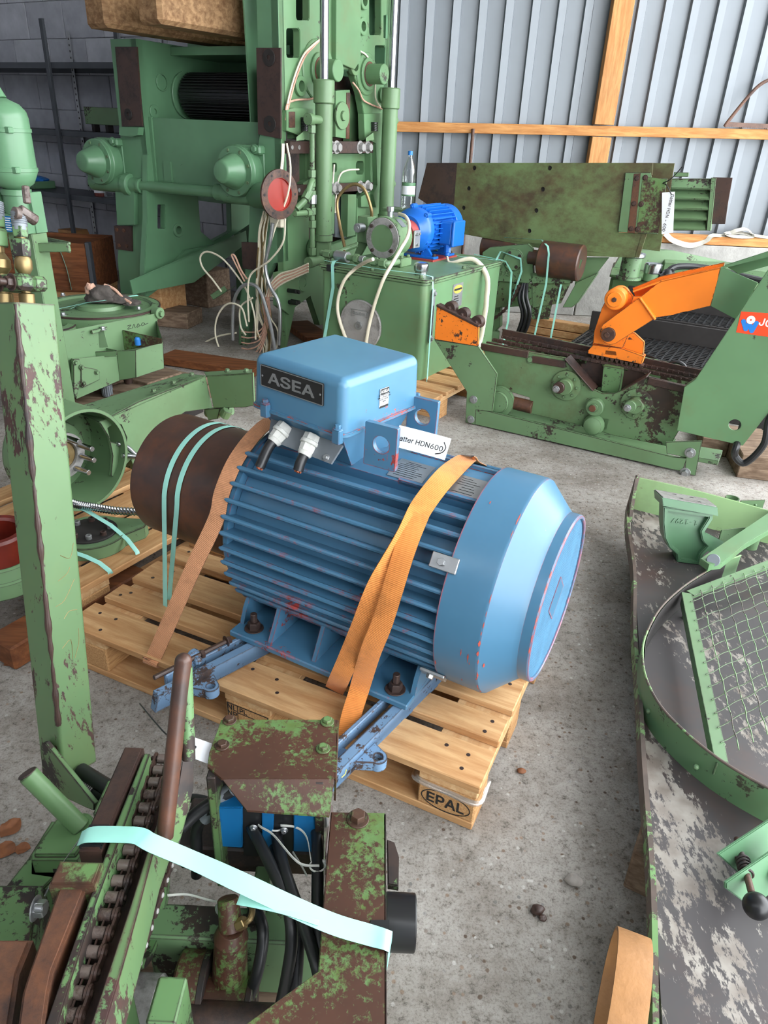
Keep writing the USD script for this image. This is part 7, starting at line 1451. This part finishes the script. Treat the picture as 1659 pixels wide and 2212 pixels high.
# rusty right bracket
ZB = .40
bk = cadd('bracket_plate', cat(hz([(715, 1753), (832, 1755), (834, 2240), (690, 2240), (560, 2240), (530, 2212), (687, 2097), (702, 1900)], ZB, .012, .002)), 'rust_green')
cadd('bracket_web', cat(hz([(826, 1757), (834, 1757), (836, 2240), (828, 2240)], ZB - .002, .14, .002), hz([(715, 1755), (722, 1755), (704, 2000), (697, 2000)], ZB - .002, .10, .002)), 'green_worn', parent=bk)
cadd('bracket_bolt', hexbolt(G(773, 1770, ZB), (0, 0, 1), .022, .012), 'green_rust', parent=bk)
cadd('bracket_tab', hz([(836, 1812), (852, 1818), (862, 1850), (861, 1914), (838, 1910)], .34, .012, .002), 'green_worn', parent=bk)
cadd('bracket_leg', cat(bb(-.03, .03, .47, .53, 0, ZB - .012, .003), bb(-.03, .03, .74, .79, 0, ZB - .012, .003)), 'green_worn', parent=bk)
pp0, pp1 = G(832, 1990, .33), G(897, 1990, .33); pp1[1] = pp0[1]; pp1[2] = pp0[2]
cadd('black_pipe', cat(lathe([(.026, 0), (.040, 0), (.041, .002), (.041, np.linalg.norm(pp1 - pp0) - .002), (.039, np.linalg.norm(pp1 - pp0)), (.034, np.linalg.norm(pp1 - pp0)), (.034, .01), (.026, .01)], pp0, pp1 - pp0, 48, True)), 'black')
cadd('pipe_tape', hz([(800, 1987), (841, 1987), (841, 2046), (800, 2046)], ZB + .002, .003, .0005), 'rubber')
# mint band over the machine
P = [G(60, 2010, .20), G(120, 1890, .36), G(172, 1812, ZC + .038), G(195, 1803, ZC + .045), G(262, 1803, ZC + .05), G(300, 1806, ZC + .052), G(330, 1822, ZC + .05), G(420, 1860, .48), G(520, 1906, .465), G(620, 1953, .445), G(720, 1996, .425), G(800, 2020, ZB + .012), G(838, 2032, ZB + .008), G(842, 2042, ZB - .02), G(838, 2080, .26)]
strap('strapping_band', 'wide mint strapping band pulled tight across the foreground chain conveyor', P[2:], [(0.1, 1, 0)] * 4 + [(.35, .9, .0)] * 2 + [(.25, .9, .3)] * 4 + [(.2, 1, .1)] * 3, .027, .0014, 'mint', sm=5)
strap('strapping_band', 'thin edge-on length of mint strapping band running down to the lower left', [P[0], P[1], P[2]], [(.6, .2, 1)] * 3, .006, .0014, 'clear_grey', sm=5)
strap('strapping_band', 'loose mint band end below the wide band in the foreground', [G(516, 1940, .445), G(560, 1948, .446), G(620, 1962, .442), G(690, 1985, .430)], [(.1, 1, 0)] * 4, .020, .0014, 'mint', sm=5)
tgc = Thing('tag', 'blank white paper tag hanging behind the upright bar', 'tag', RZ(0, G(430, 1622, .50)))
tgc.add('card', hz([(418, 1592), (458, 1606), (450, 1650), (418, 1638)], .47, .0008, 0), 'white', world=True)
tgc.add('wire', tube([G(418, 1612, .47), G(365, 1590, .46), G(335, 1560, .44), G(302, 1520, .40)], .0014, 6), 'rubber', world=True)
for Lp_, r in (([(175, 1665, .2), (215, 1690, .21), (250, 1710, .22), (300, 1740, .22)], .016), ([(165, 1690, .18), (205, 1712, .19), (245, 1735, .2), (280, 1760, .22)], .0135)):
    single('hydraulic_hose', tube([G(*q) for q in Lp_], r, 14), 'rubber', 'thick black hose behind the chain guide bar' if r > .014 else 'thinner black hose with spring guard below the thick one by the post foot', 'hose')
pq = [G(*q) for q in ((160, 1684, .185), (175, 1694, .187), (190, 1704, .19), (203, 1711, .192))]
single('hose_spring', cat(*[ring(pq[0] * (1 - t) + pq[3] * t, pq[0] * (1 - t) + pq[3] * t + (pq[3] - pq[0]) * .03, .0155, .0125, 18) for t in np.linspace(0, 1, 14)]), 'steel', 'steel spring guard round the thinner hose by the post foot', 'spring', kind=None)
single('floor_board', T(bb(-.10, .22, -.09, .09, 0, .03, .003), RZ(.05, [*G(420, 2110, .03)[:2], 0])), 'old_x', 'weathered board on the floor under the foreground conveyor', 'board')

# ================================================================== right: steel tray with parts
ZT = .125
tly = Thing('steel_tray', 'large worn steel tray with raised green edges lying at the right', 'tray', RZ(math.radians(-14), (1.0, 1.6, 0)))
def tadd(n, m, mt, **k): return tly.add(n, m, mt, world=True, **k)
TL, TN = G(1362, 1098, ZT), G(1432, 2230, ZT); TR = G(1700, 1185, ZT)
dL = (TN - TL); dR = (TR - TL); far_r = TL + dR * 3.0; near_l = TL + dL * 1.25; near_r = near_l + dR * 3.0
base = Polygon([TL[:2], near_l[:2], near_r[:2], far_r[:2]])
tadd('tray_floor', mv(plate(base, .008), 0, 0, ZT - .008), 'tray')
# wavy left lip
n = 40; e = dL[:2] / np.linalg.norm(dL[:2]); nx = np.array([e[1], -e[0]])
nx = nx if nx[0] < 0 else -nx
rg = random.Random(2); v = []; f = []
for i in range(n):
    t = i / (n - 1) * 1.22; p = TL + dL * t; w = .004 * math.sin(7 * t * 2) + .0035 * math.sin(19 * t); h_ = .026 + .004 * math.sin(11 * t)
    o = np.array([*nx, 0]) * (w + .004); th = np.array([*nx, 0]) * .0135
    v += [p + o - [0, 0, .012], p + o + th - [0, 0, .012], p + o + th * .9 + [0, 0, h_], p + o + th * .15 + [0, 0, h_ + .001]]
for i in range(n - 1):
    for j in range(4):
        j2 = (j + 1) % 4; a_, b_, c_, d_ = 4 * i + j, 4 * i + j2, 4 * i + 4 + j2, 4 * i + 4 + j; f += [(a_, b_, c_), (a_, c_, d_)]
f += [(0, 2, 1), (0, 3, 2), (4 * n - 4, 4 * n - 3, 4 * n - 2), (4 * n - 4, 4 * n - 2, 4 * n - 1)]
f = np.array(f); mt_ = trimesh.Trimesh(np.array(v), f, process=False); 
if mt_.volume < 0: f = f[:, ::-1]
tadd('side_lip', (np.array(v), f), 'tray_rim')
dr_ = dR / np.linalg.norm(dR); bk_ = np.array([-dr_[1], dr_[0], 0]); bk_ = bk_ if bk_[1] > 0 else -bk_
wv = []
for t in np.linspace(-.01, 3, 24) * np.linalg.norm(dR):
    b = TL + dr_ * t; top = b + bk_ * (.055 + .006 * math.sin(6 * t)) + [0, 0, .105 + .008 * math.sin(5 * t + 1)]
    wv.append([b, b + bk_ * .008 - [0, 0, .006], top + bk_ * .008, top])
wv = np.array(wv); k = len(wv); f = []
for i in range(k - 1):
    for j in range(4):
        j2 = (j + 1) % 4; a_, b_, c_, d_ = 4 * i + j, 4 * i + j2, 4 * i + 4 + j2, 4 * i + 4 + j; f += [(a_, c_, b_), (a_, d_, c_)]
f += [(0, 1, 2), (0, 2, 3), (4 * k - 4, 4 * k - 2, 4 * k - 3), (4 * k - 4, 4 * k - 1, 4 * k - 2)]
mt_ = trimesh.Trimesh(wv.reshape(-1, 3), np.array(f), process=False); f = np.array(f); f = f[:, ::-1] if mt_.volume < 0 else f
tadd('end_wall', (wv.reshape(-1, 3), f), 'tray_wall')
p = TL; tadd('corner_post', cat(beam(p + np.array([*nx, 0]) * .008 - [0, 0, .012], p + bk_ * .06 + np.array([*nx, 0]) * .008 + [0, 0, .12], .014, .016, up=(0, 1, .2)), hull(np.array([p + np.array([*nx, 0]) * .004, p + dL / np.linalg.norm(dL) * .16 + np.array([*nx, 0]) * .004 + [0, 0, .02], p + bk_ * .06 + np.array([*nx, 0]) * .004 + [0, 0, .12], p + np.array([*nx, 0]) * .016, p + dL / np.linalg.norm(dL) * .16 + np.array([*nx, 0]) * .016 + [0, 0, .02], p + bk_ * .06 + np.array([*nx, 0]) * .016 + [0, 0, .12]]))), 'tray_rim')
def under(y, lab, over=.0, mt='crate'):
    p = TL + dL * y; d = dr_; q0 = p + np.array([*nx, 0]) * (.012 + over)
    single('timber_bearer', T(bb(0, 1.5, -.05, .05, 0.0, ZT - .0085, .004), frame([q0[0], q0[1], 0], d, ez=(0, 0, 1))), mt, lab, 'timber')
under(.12, 'timber bearer under the far end of the steel tray', -.10); under(.80, 'rough timber bearer whose end shows under the tray edge beside the floor shadow', .010, 'old_x')
# cast bracket
BF = Face(np.array([*G(1488, 1218, ZT)[:2], ZT + .002]), math.radians(-8), up=(0, .25, 1))
cb_ = Thing('cast_bracket', 'green cast bracket with drilled steel top standing on the tray', 'bracket', BF.M())
body = [(1434, 1095), (1541, 1110), (1540, 1122), (1523, 1149), (1526, 1164), (1540, 1180), (1520, 1200), (1513, 1222), (1463, 1215), (1462, 1198), (1446, 1184), (1436, 1162), (1433, 1130)]
pb_ = Polygon([BF.uv(*q) for q in body])
cb_.add('web', T(plate(pb_.buffer(-.004), .02, BF.M(0, 0, -.045)), np.eye(4)), 'green_clean', world=True)
cb_.add('rim', plate(pb_.difference(pb_.buffer(-.014)), .07, BF.M(0, 0, -.07), .004), 'green_clean', world=True)
tpf = [BF.uv(1428, 1073), BF.uv(1547, 1094), BF.uv(1549, 1113), BF.uv(1430, 1091)]
th_pl = cb_.add('top_plate', plate(Polygon(tpf), .13, BF.M(0, 0, -.115), .002), 'green_clean', world=True)
tc = [BF.pt(*q) for q in ((1428, 1073), (1547, 1094))]; tN = BF.n
tpl = np.array([tc[0] + tN * .015, tc[1] + tN * .015, tc[0] - tN * .115, tc[1] - tN * .115]); uN = np.cross(tc[1] - tc[0], tN); uN = uN / np.linalg.norm(uN); uN = uN if uN[2] > 0 else -uN
tex = (tc[1] - tc[0]) / np.linalg.norm(tc[1] - tc[0]); tw = np.linalg.norm(tc[1] - tc[0])
TMx = frame((tc[0] + tc[1]) / 2 - tN * .05 + uN * .0005, tex, ez=uN)
cb_.add('machined_face', plate(rrect(tw - .006, .126, .002).difference(unary_union([Point(a * tw, b).buffer(.009) for a, b in ((-.16, .034), (.16, .030), (-.12, -.03), (.2, -.034))])), .0025, TMx), 'steel', world=True, parent=th_pl)
cb_.add('bolt_hole', cat(*[cyl((TMx @ np.array([a * tw, b, .0002, 1]))[:3], (TMx @ np.array([a * tw, b, .001, 1]))[:3], .009, n=18) for a, b in ((-.16, .034), (.16, .030), (-.12, -.03), (.2, -.034))]), 'soot', world=True, parent=th_pl)
cb_.add('cast_number', BF.text(1482, 1131, '1-1297', .017, -.026, .004, False, PI), 'green_clean', world=True)
cb_.add('pivot_arm', cat(hull(*[np.array([BF.behind(d_).pt(x, y) for x, y in ((1524, 1150), (1538, 1160), (1563, 1170), (1560, 1182), (1532, 1192), (1520, 1186))]) for d_ in (.015, .055)])), 'green_clean', world=True)
# flat arm bar, clips, band guard
za = .25
fa = Thing('flat_arm', 'green flat bar with round pivot reaching in from the right edge over the tray', 'bar', RZ(0, G(1600, 1170, ZT)))
fa.add('bar', hz([(1513, 1206), (1700, 1080), (1700, 1122), (1610, 1175), (1560, 1216), (1532, 1220)], za, .022, .002), 'green_machine', world=True)
fa.add('pivot', cyl(G(1541, 1210, za), G(1541, 1210, za + .008), .020, n=28), 'grey_metal', world=True)
fa.add('support', cyl(G(1541, 1214, ZT + .001), G(1541, 1213, za - .02), .018, n=20), 'green', world=True)
def clip(x, y, z, ang, lab):
    t = Thing('riveted_clip', lab, 'clip', RZ(ang, G(x, y, ZT)))
    ht_ = .07
    t.add('loop', T(plate(unary_union([Point(0, 0).buffer(.026).difference(Point(0, 0).buffer(.022)), sbox(.02, -.026, .12, -.022)]), ht_), RZ(0, (0, 0, z - ZT - ht_))), 'green')
    for a, b in ((.05, .02), (.05, .05), (.085, .02), (.085, .05), (.11, .035)): t.add('rivet', ball((a, -.027, z - ZT - ht_ + b), .006, 1), 'green')
clip(1568, 1122, .22, .15, 'small riveted green clip behind the flat bar'); clip(1612, 1200, .23, PI + .3, 'small riveted green clip at the end of the band guard')
bpx = [(1600, 1200), (1565, 1213), (1520, 1238), (1470, 1272), (1425, 1316), (1395, 1372), (1388, 1415), (1396, 1465), (1425, 1522), (1475, 1576), (1540, 1630), (1610, 1675), (1690, 1718)]
bg_ = Thing('band_guard', 'large curved green sheet band standing on the tray round the mesh panel', 'guard', RZ(0, G(1500, 1450, ZT)))
Zb = .215; Pb = np.array([G(x, y, Zb) for x, y in bpx]) - [0, 0, .045]
m, uv = ribbon(Pb, (0, 0, 1), .09, .003, 8); bg_.add('band', m, 'green_machine', world=True, uv=uv)
m, uv = ribbon(np.array([G(x, y, Zb) for x, y in bpx[1:7]]) - [0, 0, .043] + np.array([.005, -.002, 0]), (0, 0, 1), .082, .002, 8); bg_.add('lining', m, 'soot', world=True, uv=uv)
for x, y in ((1412, 1495), (1516, 1612)): bg_.add('rivet', ball(G(x, y, Zb) + np.array([-.006, -.014, -.05]), .007, 1), 'green', world=True)
bg_.add('edge_bead', tube([G(x, y, Zb) for x, y in bpx], .0032, 8, 6), 'tray_rim', world=True)
# mesh panel in a green angle frame
Zm = .205
mp_ = Thing('mesh_panel', 'square wire mesh panel in a green angle frame lying on the tray', 'mesh panel', RZ(0, G(1570, 1420, ZT)))
A_, B_, C_ = G(1492, 1290, Zm), G(1700, 1210, Zm), G(1560, 1605, Zm)
u_ = (B_ - A_); v_ = (C_ - A_); Lu, Lv = np.linalg.norm(u_), np.linalg.norm(v_); u_ /= Lu; v_ /= Lv
def fbar(p, q, inn):
    return cat(beam(p, q, .030, .004), beam(p - inn * .013 - [0, 0, .018], q - inn * .013 - [0, 0, .018], .004, .036))
mp_.add('frame_bar', fbar(A_ - v_ * .02, A_ + u_ * Lu * 1.5 - v_ * .02, v_ * 1.0), 'green', world=True)
mp_.add('frame_bar', fbar(A_ - u_ * .015 - v_ * .03, A_ + v_ * (Lv + .05) - u_ * .015, u_ * 1.0), 'green', world=True)
mp_.add('frame_foot', cat(*[cyl(q - [0, 0, Zm - ZT], q, .008, n=10) for q in (A_, A_ + v_ * Lv, A_ + u_ * Lu * 1.4)]), 'green', world=True)
nu, nv = 9, 13
for i in range(nu):
    p = A_ + u_ * (.045 + i * .052) - v_ * .012 + [0, 0, .005]; L = Lv + .06
    s_ = np.linspace(0, L, 60); mp_.add('wire', tube(np.array([p + v_ * t + [0, 0, .0018 * math.sin(t / .034 * PI)] + u_ * .0012 * math.sin(t * 60) for t in s_]), .0014, 5, 0), 'tray_rim', world=True)
for j in range(nv):
    p = A_ + v_ * (.028 + j * (Lv / 12.6)) - u_ * .008 + [0, 0, .005]; L = Lu * 1.5
    s_ = np.linspace(0, L, 60); mp_.add('wire', tube(np.array([p + u_ * t - [0, 0, .0018 * math.sin(t / .052 * PI)] + v_ * .0012 * math.sin(t * 60) for t in s_]), .0014, 5, 0), 'green', world=True)
# spring lever with black ball knob
lv_ = Thing('spring_lever', 'green fork with coil spring and black ball knob at the lower right edge', 'lever', RZ(0, G(1620, 1890, ZT)))
LF = Face(G(1600, 1900, .19), math.radians(25), up=(0, .5, .9))
lv_.add('fork_plate', LF.behind(.05).plate([(1552, 1846), (1700, 1748), (1700, 1812), (1596, 1886)], .006), 'green_clean', world=True)
lv_.add('fork_plate', LF.plate([(1569, 1907), (1700, 1818), (1700, 1905), (1640, 1950), (1604, 1946), (1569, 1920)], .006), 'green_clean', world=True)
a, b = LF.behind(.08).pt(1590, 1806), LF.behind(-.02).pt(1624, 1925)
a, b = LF.behind(.09).pt(1592, 1812), LF.behind(-.035).pt(1624, 1930)
lv_.add('rod', cyl(a, b, .0065, n=16), 'rust', world=True)
sp0, sp1 = LF.behind(.045).pt(1600, 1852), LF.behind(.006).pt(1615, 1885)
ax = (b - a) / np.linalg.norm(b - a); q = np.cross(ax, [0, 0, 1.]); q /= np.linalg.norm(q); q2 = np.cross(ax, q); m0 = a * .62 + b * .38; m1 = a * .30 + b * .70
lv_.add('spring', tube([m0 * (1 - t) + m1 * t + .0115 * (q * math.cos(t * 2 * PI * 5) + q2 * math.sin(t * 2 * PI * 5)) for t in np.linspace(0, 1, 70)], .0026, 7, 0), 'dark_rust', world=True)
kc = LF.behind(-.05).pt(1634, 1957)
lv_.add('knob', cat(ball(kc, .0235, 3), cyl(b, kc, .009, n=14)), 'black', world=True, smooth=50)
lv_.add('fork_base', cat(cyl(G(1690, 1905, ZT + .001), G(1690, 1890, .19), .02, n=16)), 'green', world=True)
# leather belt loop at the bottom edge
wc = []
cb0 = np.array([.437, .668, .116]); Rb = .110
for t in np.linspace(math.radians(205), math.radians(-140), 40):
    wc.append(cb0 + np.array([-.36, -.93, 0]) * (-Rb * math.cos(t) * 1.15) + np.array([0, 0, Rb * math.sin(t)]))
m, uv = ribbon(wc, (.93, -.36, .02), .056, .006, 3); single('leather_belt', T(m, np.eye(4)), 'leather', 'tan leather belt loop standing on the floor against the tray edge', 'belt', smooth=True, uv=uv)
# small things on the floor
def leaf(x, y, s_, a, lab, seed):
    t = np.linspace(0, 1, 9); w = np.sin(t * PI) ** .8 * .42; up = [(q, ww) for q, ww in zip(t, w)]; lo = [(q, -ww) for q, ww in zip(t[::-1], w[::-1])]
    m = plate(Polygon(up + lo[1:-1]).buffer(0), .012); v, f = trimesh.remesh.subdivide_to_size(m[0], m[1], .12)
    v[:, 2] += .25 * np.abs(v[:, 1]) + .3 * (v[:, 0] - .5) ** 2 + .12 * meshkit.noise(v * 5 + seed, seed)
    c = G(x, y, .0); v = v * s_ * .72; v[:, 2] -= v[:, 2].min() - .001
    single('dry_leaf', T((v, f), RZ(a, c)), 'leaf_brown', lab, 'leaf', smooth=50)
leaf(2, 1812, .075, 1.2, 'curled brown dry leaf at the left edge of the floor, uppermost', 1); leaf(-10, 1832, .07, -.2, 'brown dry leaf at the left edge just below the uppermost one', 2); leaf(30, 1836, .05, .1, 'small brown dry leaf beside the black greasy foot of the conveyor', 3); leaf(8, 1440, .05, .6, 'brown dry leaf on the floor left of the square post', 4); leaf(15, 1395, .04, 2., 'small dry leaf on the floor behind the square post', 5)
def stone(x, y, r, lab, seed, mt='stone'):
    m = trimesh.creation.icosphere(2, r); v = np.array(m.vertices); v = v * (.7 + .6 * meshkit.noise(v / r * 1.6 + seed, seed)[:, None]) * [1, .8, .6]; c = G(x, y, 0); v[:, 2] -= v[:, 2].min() + .001
    single('pebble', (v + c, np.array(m.faces)), mt, lab, 'stone')
stone(1126, 1668, .011, 'brown pebble on the floor right of the EPAL block', 1, 'leaf_brown'); stone(1238, 1907, .018, 'pale grey stone chip on the bare floor between pallet and tray', 2); stone(1160, 1970, .014, 'dark clod of dirt on the floor left of the leather belt', 3, 'dark_rust'); stone(1172, 1985, .008, 'tiny clod beside the dark clod of dirt', 4, 'dark_rust')
rg = np.random.default_rng(3); gm_ = []
for k in range(260):
    x, y = rg.uniform(-1.2, 2.2), rg.uniform(.5, 4.2); r = rg.uniform(.0012, .0035); m = trimesh.creation.icosphere(0, r); gm_.append((np.array(m.vertices) * [1, .8, .6] + [x, y, r * .4], np.array(m.faces)))
single('grit', cat(*gm_), 'stone', 'fine grit scattered over the concrete floor', 'grit', kind='stuff')
